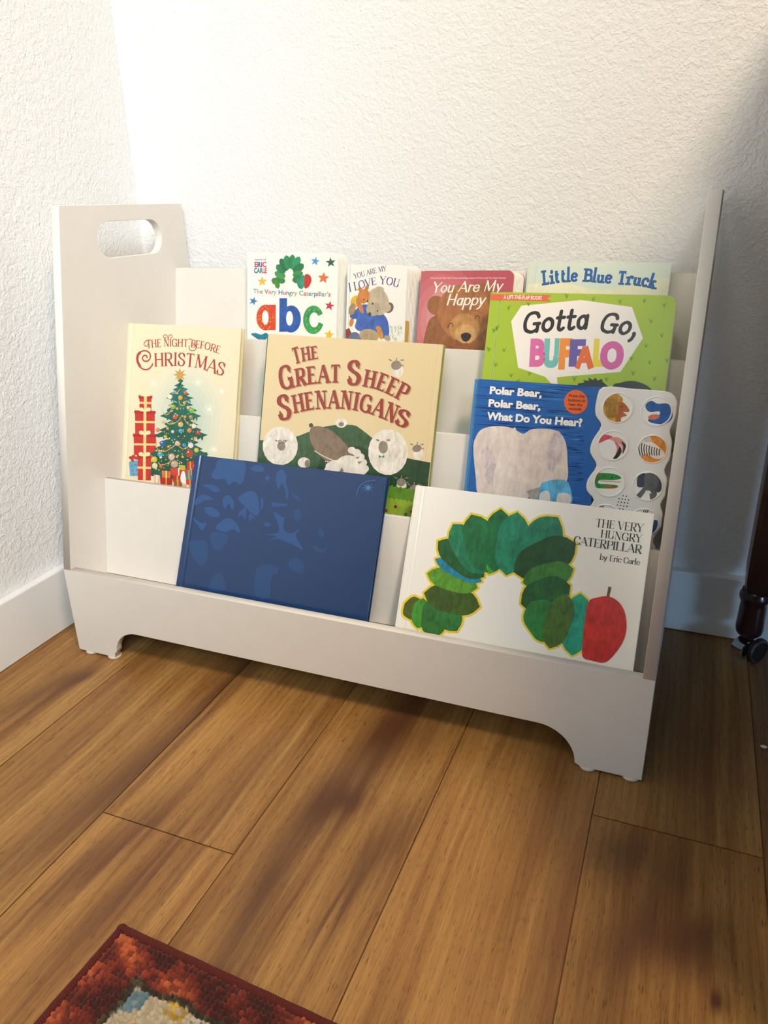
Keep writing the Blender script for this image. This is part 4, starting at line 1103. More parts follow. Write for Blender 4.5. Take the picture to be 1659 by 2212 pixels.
('l','#e8ece0',10,0.83,[608,-857,453,-942]),
('l','#e8ece0',10,0.8,[1267,-839,1442,-828]),
('l','#e8ece0',10,0.8,[1276,-802,1432,-865]),
('l','#e8ece0',10,0.8,[1306,-773,1402,-894]),
('l','#e8ece0',10,0.8,[1349,-761,1359,-907]),
('l','#e8ece0',10,0.79,[1394,-768,1315,-900]),
('l','#e8ece0',10,0.79,[1427,-792,1281,-875]),
('l','#e8ece0',10,0.8,[1469,-1227,1689,-1211]),
('l','#e8ece0',10,0.79,[1480,-1180,1678,-1258]),
('l','#e8ece0',10,0.79,[1519,-1142,1640,-1295]),
('l','#e8ece0',10,0.79,[1573,-1126,1586,-1312]),
('l','#e8ece0',10,0.79,[1629,-1134,1530,-1304]),
('l','#e8ece0',10,0.78,[1671,-1165,1487,-1273]),
('l','#e8ece0',10,0.79,[1621,-1821,1778,-1806]),
('l','#e8ece0',10,0.79,[1629,-1786,1770,-1840]),
('l','#e8ece0',10,0.79,[1657,-1759,1743,-1867]),
('l','#e8ece0',10,0.79,[1695,-1746,1705,-1880]),
('l','#e8ece0',10,0.79,[1735,-1751,1665,-1875]),
('l','#e8ece0',10,0.79,[1766,-1773,1634,-1853]),
('l','#e8ece0',10,0.78,[1718,-943,1842,-935]),
('l','#e8ece0',10,0.78,[1724,-916,1835,-961]),
('l','#e8ece0',10,0.78,[1745,-895,1814,-982]),
('l','#e8ece0',10,0.78,[1776,-886,1783,-991]),
('l','#e8ece0',10,0.78,[1807,-891,1752,-986]),
('l','#e8ece0',10,0.77,[1832,-909,1728,-969]),
('t','serif','THE NIGHT BEFORE','#a83a30',11,[382,-372,581,-343,794,-323,1087,-312,1248,-318,1455,-337,1697,-388],[12.5,11.43,11.24],{}),
('l','#a83a30',11,1.17,[449,-239,437,-240,420,-242,400,-244,381,-248,366,-253,354,-261,344,-271,336,-282,330,-293,327,-303,328,-311,332,-320,339,-328,347,-334,354,-338,363,-339,373,-338,384,-335,393,-331,399,-327,401,-321,400,-314,398,-307,395,-300,394,-296]),
('l','#a83a30',11,0.98,[772,-236,770,-225,767,-209,763,-191,758,-174,751,-163,743,-156,732,-152,721,-150,710,-150,701,-151,694,-154,688,-160,683,-167,679,-173,678,-179,680,-184,685,-190,691,-195,698,-199,704,-201,711,-200,720,-196,728,-191,735,-186,740,-183]),
('l','#a83a30',11,0.98,[772,-236,773,-224,775,-208,776,-190,779,-174,784,-161,792,-154,803,-149,814,-146,825,-145,832,-146,837,-150,841,-157,843,-165,844,-173,843,-179,838,-183,831,-186,823,-188,816,-190,811,-191]),
('l','#a83a30',11,1.12,[1166,-291,1164,-298,1162,-308,1159,-319,1158,-329,1161,-338,1167,-345,1176,-352,1187,-358,1199,-363,1211,-365,1223,-364,1237,-362,1251,-358,1264,-352,1273,-346,1280,-338,1285,-328,1287,-317,1288,-307,1286,-299,1281,-292,1273,-285,1264,-280,1254,-276,1245,-274,1236,-276,1227,-281,1219,-287,1211,-292,1206,-296]),
('l','#a83a30',11,0.96,[1200,-197,1193,-196,1184,-195,1173,-193,1163,-192,1156,-192,1152,-194,1150,-197,1148,-200,1148,-204,1147,-206]),
('t','serif','HRISTMAS','#a83a30',11,[536,-642,764,-620,960,-606,1187,-609,1396,-627,1573,-669,1792,-714],[20.37,20.24,19.92],{}),
('l','#a83a30',11,2.17,[512,-593,507,-603,499,-616,489,-632,478,-647,466,-660,453,-670,439,-679,424,-686,408,-692,392,-695,376,-696,358,-695,341,-692,323,-687,307,-680,291,-670,275,-658,260,-644,246,-630,235,-615,226,-600,218,-584,213,-567,209,-550,208,-534,209,-518,212,-501,218,-485,225,-470,234,-457,246,-446,260,-435,275,-426,292,-418,308,-413,325,-409,342,-407,360,-408,377,-409,392,-413,407,-418,420,-425,432,-434,443,-443,450,-453,455,-464,458,-477,459,-490,457,-503,454,-514,449,-525,441,-537,431,-547,421,-556,410,-562,397,-565,383,-567,368,-567,354,-565,342,-561,332,-556,323,-548,316,-540,311,-531,309,-522,311,-513,316,-503,324,-493,332,-485,341,-479,350,-477,361,-477,372,-479,381,-483,388,-486,392,-492,394,-499,394,-506,394,-513,394,-518]),
('l','#a83a30',12,4.41,[280,-661,273,-653,264,-642,253,-628,243,-615,234,-601,227,-588,222,-575,217,-561,213,-547,211,-534,212,-521,214,-507,217,-494,221,-482,227,-471,234,-462,243,-453,252,-446,261,-440,267,-435]),
('s','#c89a4a',13,0.2,[1017,-736,127,8,7,-105],8,0.42),
('p','#c89a4a',13,0,[985,-749,1058,-745,1072,-825,982,-830]),
('p','#15503f',14,0.8,[1042,-1752,1129,-1801,1073,-1831,1231,-1876,1167,-1919,1321,-1954,1266,-1987,1458,-2037,1371,-2076,1526,-2112,1478,-2139,1656,-2186,1587,-2211,1579,-2244,1554,-2276,1531,-2232,1458,-2263,1437,-2228,1364,-2275,1343,-2253,1269,-2289,1247,-2249,1174,-2298,1152,-2262,1079,-2327,1055,-2271,981,-2316,959,-2292,885,-2343,861,-2292,786,-2336,763,-2295,688,-2356,665,-2317,546,-2323,460,-2313,651,-2227,554,-2220,752,-2127,682,-2120,848,-2024,776,-2017,939,-1944,886,-1914,1021,-1834,924,-1814]),
('p','#185a4c',15,0.8,[1047,-1450,1146,-1504,1073,-1534,1222,-1574,1160,-1616,1319,-1659,1252,-1687,1426,-1725,1349,-1771,1512,-1823,1449,-1845,1621,-1897,1552,-1929,1547,-1947,1522,-1963,1500,-1919,1436,-1981,1413,-1928,1348,-1980,1326,-1946,1262,-2018,1238,-1953,1174,-2027,1150,-1958,1084,-2023,1061,-1968,993,-2007,971,-1969,904,-2023,881,-1987,815,-2058,790,-1986,723,-2046,700,-2009,596,-2020,524,-1988,692,-1925,594,-1902,784,-1822,693,-1801,872,-1720,806,-1695,956,-1631,904,-1607,1032,-1541,967,-1518]),
('p','#185a4c',16,0.8,[1062,-1177,1171,-1219,1080,-1259,1231,-1301,1156,-1334,1306,-1387,1237,-1412,1404,-1464,1322,-1489,1473,-1537,1410,-1565,1582,-1602,1500,-1637,1502,-1667,1482,-1700,1460,-1655,1405,-1692,1382,-1640,1330,-1716,1307,-1668,1252,-1709,1230,-1666,1176,-1735,1153,-1676,1097,-1710,1076,-1691,1019,-1728,997,-1683,942,-1743,919,-1690,863,-1740,840,-1693,783,-1740,761,-1702,679,-1721,614,-1689,761,-1618,669,-1612,842,-1535,776,-1500,918,-1440,821,-1411,989,-1344,926,-1332,1055,-1265,999,-1231]),
('p','#1b6256',17,0.8,[1046,-975,1124,-1034,1060,-1051,1207,-1107,1132,-1123,1291,-1175,1209,-1200,1369,-1249,1290,-1285,1444,-1328,1374,-1360,1385,-1379,1371,-1417,1348,-1365,1311,-1410,1290,-1372,1253,-1420,1231,-1375,1193,-1402,1171,-1371,1135,-1429,1112,-1381,1075,-1435,1053,-1392,1015,-1425,993,-1390,955,-1425,933,-1387,895,-1428,873,-1397,835,-1446,813,-1411,764,-1403,694,-1387,840,-1313,790,-1288,912,-1227,834,-1213,979,-1138,894,-1127,1041,-1049,989,-1031]),
('p','#1d6a5e',18,0.8,[1024,-794,1092,-818,1017,-855,1114,-896,1063,-911,1185,-943,1113,-981,1220,-1015,1165,-1046,1299,-1068,1217,-1093,1243,-1120,1234,-1162,1211,-1102,1196,-1146,1174,-1109,1158,-1132,1136,-1097,1122,-1157,1100,-1107,1084,-1144,1062,-1097,1047,-1141,1025,-1109,1009,-1143,988,-1123,973,-1160,949,-1105,936,-1176,912,-1108,898,-1169,874,-1114,870,-1124,789,-1103,916,-1062,843,-1033,959,-982,905,-965,1001,-920,923,-908,1039,-848,986,-840]),
('p','#15503f',14,0.8,[595,-1960,1592,-1864,1594,-2354,550,-2329]),
('e','#e8c04a',20,0,[792,-1911,9,1,0,-6],8),
('e','#c8e0e8',20,0,[980,-1326,11,1,1,-8],8),
('e','#d8a83c',20,0,[922,-2074,10,1,1,-11],8),
('e','#e8c04a',20,0,[726,-2223,13,1,1,-10],8),
('e','#d84a30',20,0,[695,-1979,10,1,0,-6],8),
('e','#c8e0e8',20,0,[1252,-1530,13,1,0,-7],8),
('e','#e8c04a',20,0,[832,-1644,7,1,1,-10],8),
('e','#c8e0e8',20,0,[919,-1290,9,1,1,-10],8),
('e','#f2e6c8',20,0,[1103,-1611,13,1,0,-6],8),
('e','#d8a83c',20,0,[1398,-2104,8,1,1,-9],8),
('e','#f2e6c8',20,0,[1149,-2129,12,1,0,-7],8),
('e','#e8c04a',20,0,[1068,-1244,8,1,1,-9],8),
('e','#d8a83c',20,0,[901,-1082,12,1,1,-8],8),
('e','#e8c04a',20,0,[1022,-1746,11,1,0,-7],8),
('e','#d84a30',20,0,[1075,-1834,7,1,0,-6],8),
('e','#e8c04a',20,0,[1297,-1525,9,1,1,-10],8),
('e','#f2e6c8',20,0,[1098,-2085,11,1,1,-10],8),
('e','#e8c04a',20,0,[966,-1963,7,1,0,-6],8),
('e','#f2e6c8',20,0,[962,-1369,9,1,1,-11],8),
('e','#f2e6c8',20,0,[870,-1726,13,1,0,-6],8),
('e','#c8e0e8',20,0,[1133,-1357,11,1,0,-5],8),
('e','#c8e0e8',20,0,[1433,-2077,8,1,0,-7],8),
('e','#f2e6c8',20,0,[1006,-1803,8,1,1,-10],8),
('e','#e8c04a',20,0,[966,-1467,11,1,0,-7],8),
('e','#d84a30',20,0,[1101,-1367,13,1,1,-9],8),
('e','#f2e6c8',20,0,[1009,-1347,10,1,1,-10],8),
('e','#d84a30',20,0,[1148,-1083,10,1,1,-11],8),
('e','#c8e0e8',20,0,[1446,-2007,13,1,0,-6],8),
('e','#d8a83c',20,0,[1115,-1238,8,1,1,-10],8),
('e','#f2e6c8',20,0,[1448,-2133,11,1,1,-10],8),
('e','#f2e6c8',20,0,[848,-2049,10,1,0,-7],8),
('e','#f2e6c8',20,0,[958,-2017,11,1,1,-8],8),
('e','#c8e0e8',20,0,[973,-1027,8,1,0,-6],8),
('e','#d84a30',20,0,[1249,-2103,13,1,1,-9],8),
('e','#d8a83c',20,0,[1138,-1932,12,1,1,-8],8),
('e','#d84a30',20,0,[1332,-1720,7,1,1,-9],8),
('e','#f2e6c8',20,0,[1137,-2067,13,1,1,-11],8),
('e','#e8c04a',20,0,[658,-2220,9,1,0,-8],8),
('e','#f2e6c8',20,0,[1321,-1576,7,1,0,-7],8),
('e','#e8c04a',20,0,[907,-1257,8,1,0,-6],8),
('e','#d84a30',20,0,[791,-1900,11,1,1,-10],8),
('e','#d8a83c',20,0,[1240,-1960,11,1,0,-6],8),
('e','#c8e0e8',20,0,[1281,-1472,9,1,1,-10],8),
('e','#f2e6c8',20,0,[754,-1914,13,1,0,-8],8),
('e','#d8a83c',20,0,[1069,-2076,9,1,1,-8],8),
('e','#d84a30',20,0,[1299,-1639,7,1,1,-9],8),
('e','#c8e0e8',20,0,[979,-1154,12,1,1,-9],8),
('e','#d84a30',20,0,[1144,-1879,10,1,0,-6],8),
('e','#e8c04a',20,0,[891,-2136,10,1,1,-8],8),
('e','#e8c04a',20,0,[1013,-1368,11,1,0,-7],8),
('e','#d84a30',20,0,[1099,-1423,7,1,0,-6],8),
('e','#d8a83c',20,0,[1117,-1187,12,1,0,-7],8),
('e','#d8a83c',20,0,[1096,-1787,8,1,0,-7],8),
('e','#f2e6c8',20,0,[755,-2185,8,1,1,-8],8),
('e','#f2e6c8',20,0,[890,-1711,9,1,1,-8],8),
('e','#d8a83c',20,0,[788,-2133,11,1,0,-6],8),
('e','#c8e0e8',20,0,[1260,-1487,10,1,1,-11],8),
('e','#e8c04a',20,0,[1252,-1852,7,1,1,-8],8),
('e','#e8c04a',20,0,[794,-1984,11,1,1,-8],8),
('e','#d84a30',20,0,[863,-1571,11,1,1,-11],8),
('e','#c8e0e8',20,0,[1237,-2012,8,1,1,-9],8),
('e','#d84a30',20,0,[1024,-1587,7,1,1,-11],8),
('e','#f2e6c8',20,0,[1392,-1929,7,1,0,-6],8),
('e','#f2e6c8',20,0,[1213,-1444,8,1,1,-10],8),
('e','#c8e0e8',20,0,[1245,-2010,12,1,0,-6],8),
('e','#f2e6c8',20,0,[904,-2107,10,1,1,-11],8),
('e','#d8a83c',20,0,[764,-2077,9,1,1,-10],8),
('e','#d84a30',20,0,[684,-2208,9,1,1,-8],8),
('e','#c8e0e8',20,0,[1295,-1779,8,1,1,-10],8),
('e','#d8a83c',20,0,[865,-1643,10,1,0,-7],8),
('e','#e8c04a',20,0,[1061,-2128,13,1,0,-7],8),
('e','#d8a83c',20,0,[1086,-1794,7,1,0,-7],8),
('e','#d8a83c',20,0,[951,-1991,11,1,1,-9],8),
('e','#c8e0e8',20,0,[1142,-1592,7,1,1,-9],8),
('e','#f2e6c8',20,0,[1313,-1808,7,1,0,-7],8),
('e','#d8a83c',20,0,[1205,-1256,9,1,0,-7],8),
('e','#f2e6c8',20,0,[1366,-2087,10,1,1,-11],8),
('e','#c8e0e8',20,0,[1096,-2205,11,1,1,-10],8),
('e','#c8e0e8',20,0,[1067,-1963,13,1,1,-11],8),
('e','#d84a30',20,0,[891,-1940,9,1,1,-10],8),
('e','#e8c04a',20,0,[1163,-1655,11,1,1,-10],8),
('e','#d8a83c',20,0,[857,-1583,9,1,1,-10],8),
('e','#c8e0e8',20,0,[1209,-1308,7,1,0,-6],8),
('e','#e8c04a',20,0,[764,-1861,9,1,1,-10],8),
('e','#d84a30',20,0,[1140,-1690,10,1,0,-8],8),
('e','#d8a83c',20,0,[1336,-2112,11,1,0,-6],8),
('e','#d84a30',20,0,[1157,-1365,9,1,0,-6],8),
('e','#e8c04a',20,0,[1068,-1381,8,1,0,-6],8),
('e','#d8a83c',20,0,[1309,-1973,12,1,1,-11],8),
('e','#f2e6c8',20,0,[677,-2208,8,1,1,-11],8),
('e','#f2e6c8',20,0,[1490,-2079,10,1,1,-9],8),
('e','#d84a30',20,0,[863,-1976,11,1,1,-9],8),
('e','#f2e6c8',20,0,[1067,-2036,8,1,1,-11],8),
('e','#f2e6c8',20,0,[1346,-2151,13,1,1,-10],8),
('e','#d84a30',20,0,[1235,-1848,10,1,1,-10],8),
('e','#f2e6c8',20,0,[1005,-1795,7,1,1,-9],8),
('e','#c8e0e8',20,0,[1186,-2200,12,1,0,-6],8),
('e','#d8a83c',20,0,[930,-1480,13,1,1,-10],8),
('e','#f2e6c8',20,0,[1245,-2011,8,1,1,-8],8),
('e','#f2e6c8',20,0,[900,-1479,8,1,0,-7],8),
('e','#d8a83c',20,0,[1022,-1349,8,1,1,-9],8),
('e','#d84a30',20,0,[950,-1972,9,1,0,-8],8),
('e','#d84a30',20,0,[1099,-1431,10,1,1,-11],8),
('e','#e8c04a',20,0,[895,-1719,12,1,0,-6],8),
('e','#f2e6c8',20,0,[1195,-1841,11,1,1,-10],8),
('e','#c8e0e8',20,0,[1006,-1895,9,1,1,-10],8),
('e','#c8e0e8',20,0,[852,-1728,11,1,0,-7],8),
('e','#d8a83c',20,0,[889,-1964,10,1,1,-9],8),
('e','#d84a30',20,0,[1131,-1088,11,1,0,-7],8),
('e','#d84a30',20,0,[762,-2003,13,1,1,-11],8),
('e','#e8c04a',20,0,[817,-2178,10,1,0,-7],8),
('e','#e8c04a',20,0,[969,-1336,7,1,0,-6],8),
('e','#d8a83c',20,0,[952,-1954,9,1,0,-6],8),
('e','#e8c04a',20,0,[1054,-1671,11,1,1,-9],8),
('e','#f2e6c8',20,0,[996,-1018,13,1,0,-7],8),
('e','#d84a30',20,0,[955,-1875,8,1,1,-10],8),
('e','#f2e6c8',20,0,[1134,-1563,11,1,0,-7],8),
('e','#c8e0e8',20,0,[941,-1739,11,1,0,-8],8),
('e','#d8a83c',20,0,[928,-1454,12,1,1,-8],8),
('e','#d8a83c',20,0,[1108,-1354,13,1,1,-10],8),
('e','#d8a83c',20,0,[1095,-1354,9,1,1,-11],8),
('e','#c8e0e8',20,0,[967,-1769,10,1,1,-11],8),
('e','#d8a83c',20,0,[1331,-2172,10,1,1,-8],8),
('e','#f2e6c8',20,0,[916,-1822,11,1,1,-9],8),
('e','#d8a83c',20,0,[791,-1623,10,1,1,-10],8),
('e','#d84a30',20,0,[1345,-2027,13,1,0,-7],8),
('e','#f2e6c8',20,0,[898,-1300,9,1,1,-9],8),
('e','#f2e6c8',20,0,[990,-1720,9,1,1,-9],8),
('e','#e8c04a',20,0,[1108,-2052,10,1,1,-9],8),
('e','#c8e0e8',20,0,[1247,-1749,12,1,0,-7],8),
('e','#7a9ac8',21,0.2,[944,-998,29,2,2,-24],14),
('e','#f2eee0',22,0,[935,-991,6,0,0,-5],8),
('e','#c8543a',21,0.2,[1135,-1000,32,2,2,-27],14),
('e','#f2eee0',22,0,[1125,-992,6,0,0,-5],8),
('e','#c8a03a',21,0.2,[1052,-1080,42,3,2,-35],14),
('e','#f2eee0',22,0,[1039,-1070,8,1,0,-7],8),
('e','#c8a83a',21,0.2,[1129,-1151,29,2,2,-24],14),
('e','#f2eee0',22,0,[1120,-1145,6,0,0,-5],8),
('e','#c8d0c8',21,0.2,[792,-1283,33,3,2,-27],14),
('e','#f2eee0',22,0,[781,-1275,7,1,0,-5],8),
('e','#d8b0a0',21,0.2,[1203,-1218,29,2,2,-24],14),
('e','#f2eee0',22,0,[1194,-1211,6,0,0,-5],8),
('e','#c84a3a',21,0.2,[973,-1378,46,4,2,-38],14),
('e','#f2eee0',22,0,[959,-1368,9,1,0,-8],8),
('e','#a88a3a',21,0.2,[1261,-1358,35,3,2,-30],14),
('e','#f2eee0',22,0,[1250,-1350,7,1,0,-6],8),
('e','#c0b070',21,0.2,[1082,-1485,49,4,3,-41],14),
('e','#f2eee0',22,0,[1067,-1474,10,1,1,-8],8),
('e','#d07a2a',21,0.2,[1250,-1562,42,4,2,-35],14),
('e','#f2eee0',22,0,[1237,-1553,8,1,0,-7],8),
('e','#b8c0c0',21,0.2,[945,-1606,30,3,2,-25],14),
('e','#f2eee0',22,0,[936,-1600,6,1,0,-5],8),
('e','#b8a83a',21,0.2,[815,-1696,33,3,2,-27],14),
('e','#f2eee0',22,0,[804,-1689,7,1,0,-5],8),
('e','#2a5aa8',21,0.2,[771,-1804,53,5,3,-44],28),
('e','#f2eee0',22,0,[754,-1792,11,1,1,-9],8),
('e','#d8a890',21,0.2,[1044,-1779,46,4,2,-38],14),
('e','#f2eee0',22,0,[1029,-1769,9,1,0,-8],8),
('e','#d8d0d0',21,0.2,[1289,-1786,48,4,3,-41],14),
('e','#f2eee0',22,0,[1274,-1776,10,1,1,-8],8),
('e','#c0b83a',21,0.2,[1395,-1849,42,4,2,-35],14),
('e','#f2eee0',22,0,[1382,-1839,8,1,0,-7],8),
('e','#3a6a3a',21,0.2,[1079,-1899,36,3,2,-30],14),
('e','#f2eee0',22,0,[1068,-1891,7,1,0,-6],8),
('e','#c8b43a',21,0.2,[627,-2068,57,6,3,-47],28),
('e','#f2eee0',22,0,[609,-2056,11,1,1,-9],8),
('e','#c8d0d0',21,0.2,[748,-2022,23,2,1,-19],14),
('e','#f2eee0',22,0,[740,-2016,5,0,0,-4],8),
('e','#c83a30',21,0.2,[760,-2167,33,3,2,-28],14),
('e','#f2eee0',22,0,[749,-2159,7,1,0,-6],8),
('e','#a8402a',21,0.2,[1273,-1908,68,7,4,-57],28),
('e','#f2eee0',22,0,[1251,-1893,14,1,1,-11],8),
('e','#c8302a',21,0.2,[1413,-1582,38,3,2,-32],14),
('e','#f2eee0',22,0,[1401,-1574,8,1,0,-6],8),
('e','#c87a4a',21,0.2,[667,-1605,40,3,2,-33],14),
('e','#f2eee0',22,0,[654,-1597,8,1,0,-7],8),
('e','#e0d8c0',21,0.2,[1326,-1488,42,3,2,-35],14),
('e','#f2eee0',22,0,[1313,-1479,8,1,0,-7],8),
('e','#e8e0c8',21,0.2,[859,-1082,39,3,2,-33],14),
('e','#f2eee0',22,0,[846,-1073,8,1,0,-7],8),
('e','#7ab03a',21,0.2,[934,-1227,43,3,2,-35],14),
('e','#f2eee0',22,0,[921,-1217,9,1,0,-7],8),
('e','#7ab83a',21,0.2,[1270,-1256,48,4,3,-40],14),
('e','#f2eee0',22,0,[1255,-1245,10,1,1,-8],8),
('e','#3aa0c0',21,0.2,[1088,-1583,39,3,2,-33],14),
('e','#f2eee0',22,0,[1076,-1574,8,1,0,-7],8),
('e','#3aa8b8',21,0.2,[731,-1974,47,5,2,-39],14),
('e','#f2eee0',22,0,[717,-1964,9,1,0,-8],8),
('e','#3a8ab0',21,0.2,[1168,-1795,36,3,2,-30],14),
('e','#f2eee0',22,0,[1156,-1787,7,1,0,-6],8),
('e','#d8d0a0',21,0.2,[642,-2165,54,6,3,-45],28),
('e','#f2eee0',22,0,[625,-2153,11,1,1,-9],8),
('e','#c8b0a0',21,0.2,[950,-1995,59,6,3,-50],28),
('e','#f2eee0',22,0,[931,-1982,12,1,1,-10],8),
('e','#b8a088',21,0.2,[1006,-2100,66,7,4,-55],28),
('e','#f2eee0',22,0,[985,-2085,13,1,1,-11],8),
('l','#d0a84a',20,1.15,[888,-1026,902,-1024,922,-1021,945,-1017,967,-1013,986,-1006,1000,-996,1013,-983,1024,-969,1032,-956,1039,-948]),
('l','#d0a84a',20,1.16,[741,-1324,751,-1330,764,-1339,780,-1349,796,-1357,810,-1359,823,-1357,836,-1350,849,-1341,861,-1328,873,-1313,886,-1293,900,-1267,913,-1240,924,-1216,932,-1200]),
('l','#d0a84a',20,1.16,[783,-1458,797,-1464,816,-1474,839,-1485,862,-1494,885,-1497,908,-1495,931,-1490,955,-1481,978,-1471,998,-1461,1017,-1448,1036,-1433,1052,-1417,1066,-1403,1076,-1393]),
('l','#d0a84a',20,1.14,[1141,-1388,1150,-1400,1163,-1417,1178,-1436,1194,-1453,1211,-1464,1230,-1468,1250,-1469,1272,-1467,1291,-1462,1308,-1456,1321,-1446,1331,-1433,1340,-1419,1347,-1407,1352,-1398]),
('l','#d0a84a',20,1.18,[651,-1759,652,-1780,654,-1809,657,-1843,663,-1873,676,-1896,696,-1911,722,-1921,752,-1927,783,-1928,812,-1925,842,-1915,873,-1899,903,-1879,932,-1859,957,-1842,978,-1827,997,-1813,1013,-1799,1026,-1788,1035,-1780]),
('l','#d0a84a',20,1.15,[1035,-1780,1050,-1791,1070,-1809,1093,-1828,1117,-1844,1139,-1853,1159,-1853,1179,-1848,1199,-1840,1218,-1828,1234,-1816,1249,-1801,1263,-1781,1276,-1760,1286,-1741,1294,-1729]),
('l','#d0a84a',20,1.18,[705,-2102,711,-2109,719,-2118,729,-2128,742,-2136,758,-2139,780,-2137,807,-2131,836,-2122,865,-2111,890,-2098,912,-2081,935,-2060,955,-2038,972,-2019,984,-2005]),
('l','#d0a84a',20,1.14,[1026,-1125,1030,-1135,1036,-1150,1043,-1166,1052,-1181,1063,-1190,1078,-1193,1096,-1193,1115,-1190,1132,-1186,1144,-1184]),
('s','#e0a83a',22,0.3,[759,-1480,37,3,2,-30],5,0.42),
('s','#e0a83a',22,0.3,[843,-1563,36,3,2,-30],5,0.42),
('s','#e0a83a',22,0.3,[1001,-1249,36,3,2,-30],5,0.42),
('s','#e0a83a',22,0.3,[883,-1206,36,3,2,-30],5,0.42),
('s','#e0a83a',22,0.3,[882,-1842,36,3,2,-30],5,0.42),
('s','#e0a83a',22,0.3,[1049,-1985,36,4,2,-30],5,0.42),
('s','#e0a83a',22,0.3,[1152,-1975,36,4,2,-30],5,0.42),
('s','#e0a83a',22,0.3,[720,-1927,37,4,2,-30],5,0.42),
('s','#e0a83a',22,0.3,[1155,-1360,36,3,2,-30],5,0.42),
('s','#e0a83a',22,0.3,[1354,-1669,35,3,2,-30],5,0.42),
('p','#c22f26',15,0.4,[285,-1095,517,-1087,526,-1318,302,-1329]),
('p','#a82420',16,0.3,[271,-1096,531,-1086,533,-1133,274,-1145]),
('p','#e6c98a',17,0.2,[374,-1089,428,-1085,442,-1319,388,-1323]),
('p','#e6c98a',17,0.2,[291,-1196,523,-1184,525,-1217,293,-1229]),
('b','#efdcae',18,0.2,[402,-1098,355,-1048,294,-1058,303,-1102,372,-1108]),
('b','#efdcae',18,0.2,[402,-1098,443,-1043,504,-1044,499,-1088,433,-1104]),
('p','#c22f26',15,0.4,[217,-1336,593,-1316,610,-1671,241,-1698]),
('p','#a82420',16,0.3,[203,-1337,607,-1315,610,-1361,206,-1387]),
('p','#e6c98a',17,0.2,[379,-1324,433,-1320,454,-1679,400,-1684]),
('p','#e6c98a',17,0.2,[226,-1500,603,-1475,605,-1508,228,-1534]),
('b','#efdcae',18,0.2,[407,-1333,359,-1284,298,-1294,308,-1337,377,-1343]),
('b','#efdcae',18,0.2,[407,-1333,447,-1277,508,-1278,504,-1322,437,-1339]),
('p','#c22f26',15,0.4,[212,-1700,637,-1672,652,-2002,235,-2037]),
('p','#a82420',16,0.3,[198,-1702,650,-1671,653,-1717,201,-1752]),
('p','#e6c98a',17,0.2,[398,-1684,453,-1679,473,-2013,418,-2019]),
('p','#e6c98a',17,0.2,[221,-1852,646,-1818,648,-1851,223,-1885]),
('b','#efdcae',18,0.2,[426,-1693,379,-1644,318,-1655,327,-1699,396,-1704]),
('b','#efdcae',18,0.2,[426,-1693,467,-1636,528,-1637,524,-1682,457,-1699]),
('p','#c22f26',15,0.4,[309,-2029,565,-2013,583,-2402,335,-2423]),
('p','#a82420',16,0.3,[295,-2031,578,-2012,581,-2059,298,-2081]),
('p','#e6c98a',17,0.2,[410,-2020,464,-2014,487,-2406,433,-2412]),
('p','#e6c98a',17,0.2,[319,-2209,575,-2189,577,-2222,321,-2243]),
('b','#efdcae',18,0.2,[438,-2028,390,-1979,329,-1991,338,-2035,407,-2039]),
('b','#efdcae',18,0.2,[438,-2028,479,-1971,540,-1971,536,-2016,469,-2034]),
('p','#4fa3c8',15,0.3,[146,-2152,351,-2103,359,-2357,181,-2376]),
('e','#b84a6a',16,0,[207,-2209,17,2,1,-14],10),
('e','#b84a6a',16,0,[283,-2187,17,2,1,-14],10),
('e','#b84a6a',16,0,[228,-2285,17,2,1,-14],10),
('e','#b84a6a',16,0,[305,-2270,17,2,1,-14],10),
('e','#b84a6a',16,0,[257,-2339,17,2,1,-14],10),
('e','#b84a6a',16,0,[327,-2339,17,2,1,-14],10),
('e','#c02f2a',17,0.3,[182,-2084,42,2,-1,-26],14),
('e','#c02f2a',17,0.3,[233,-2065,32,-20,-20,-21],14),
('e','#c02f2a',17,0.3,[286,-2081,41,3,0,-25],14),
('e','#c02f2a',17,0.3,[210,-2117,24,-26,-25,-16],14),
('p','#c8382a',23,0.5,[944,-2169,1240,-2149,1241,-2263,960,-2285]),
('p','#f0e8e0',26,0,[1081,-2155,1104,-2155,1111,-2269,1089,-2271]),
('p','#d0702a',24,0.5,[781,-2227,948,-2221,948,-2337,796,-2345]),
('p','#e8d8a0',26,0,[852,-2220,876,-2220,883,-2335,860,-2338]),
('p','#a8b83a',25,0.5,[1089,-2105,1212,-2104,1211,-2177,1102,-2180]),
('p','#d8a03a',26,0,[1139,-2100,1162,-2101,1167,-2173,1144,-2176]),
('p','#2f8a8a',23,0.5,[1217,-2175,1347,-2172,1350,-2307,1234,-2311]),
('p','#d8a03a',26,0,[1271,-2169,1294,-2170,1302,-2304,1280,-2306]),
('p','#b02a22',24,0.5,[985,-2283,1166,-2274,1166,-2368,999,-2378]),
('p','#d8a03a',26,0,[1064,-2274,1087,-2274,1093,-2368,1070,-2371]),
('p','#a82a24',25,0.5,[754,-2335,987,-2321,988,-2430,769,-2446]),
('p','#d8a03a',26,0,[859,-2324,882,-2324,889,-2432,866,-2435]),
('p','#d8b8a8',23,0.5,[633,-2306,752,-2305,753,-2428,649,-2431]),
('p','#f0e8e0',26,0,[680,-2301,704,-2301,712,-2424,688,-2427]),
('p','#c02f30',24,0.5,[1234,-2311,1381,-2306,1380,-2386,1248,-2393]),
('p','#d8a03a',26,0,[1296,-2304,1319,-2305,1324,-2384,1301,-2387]),
('p','#8a5a34',25,0.5,[1006,-2350,1171,-2343,1170,-2437,1020,-2446]),
('p','#d8a03a',26,0,[1077,-2342,1100,-2342,1106,-2436,1083,-2439]),
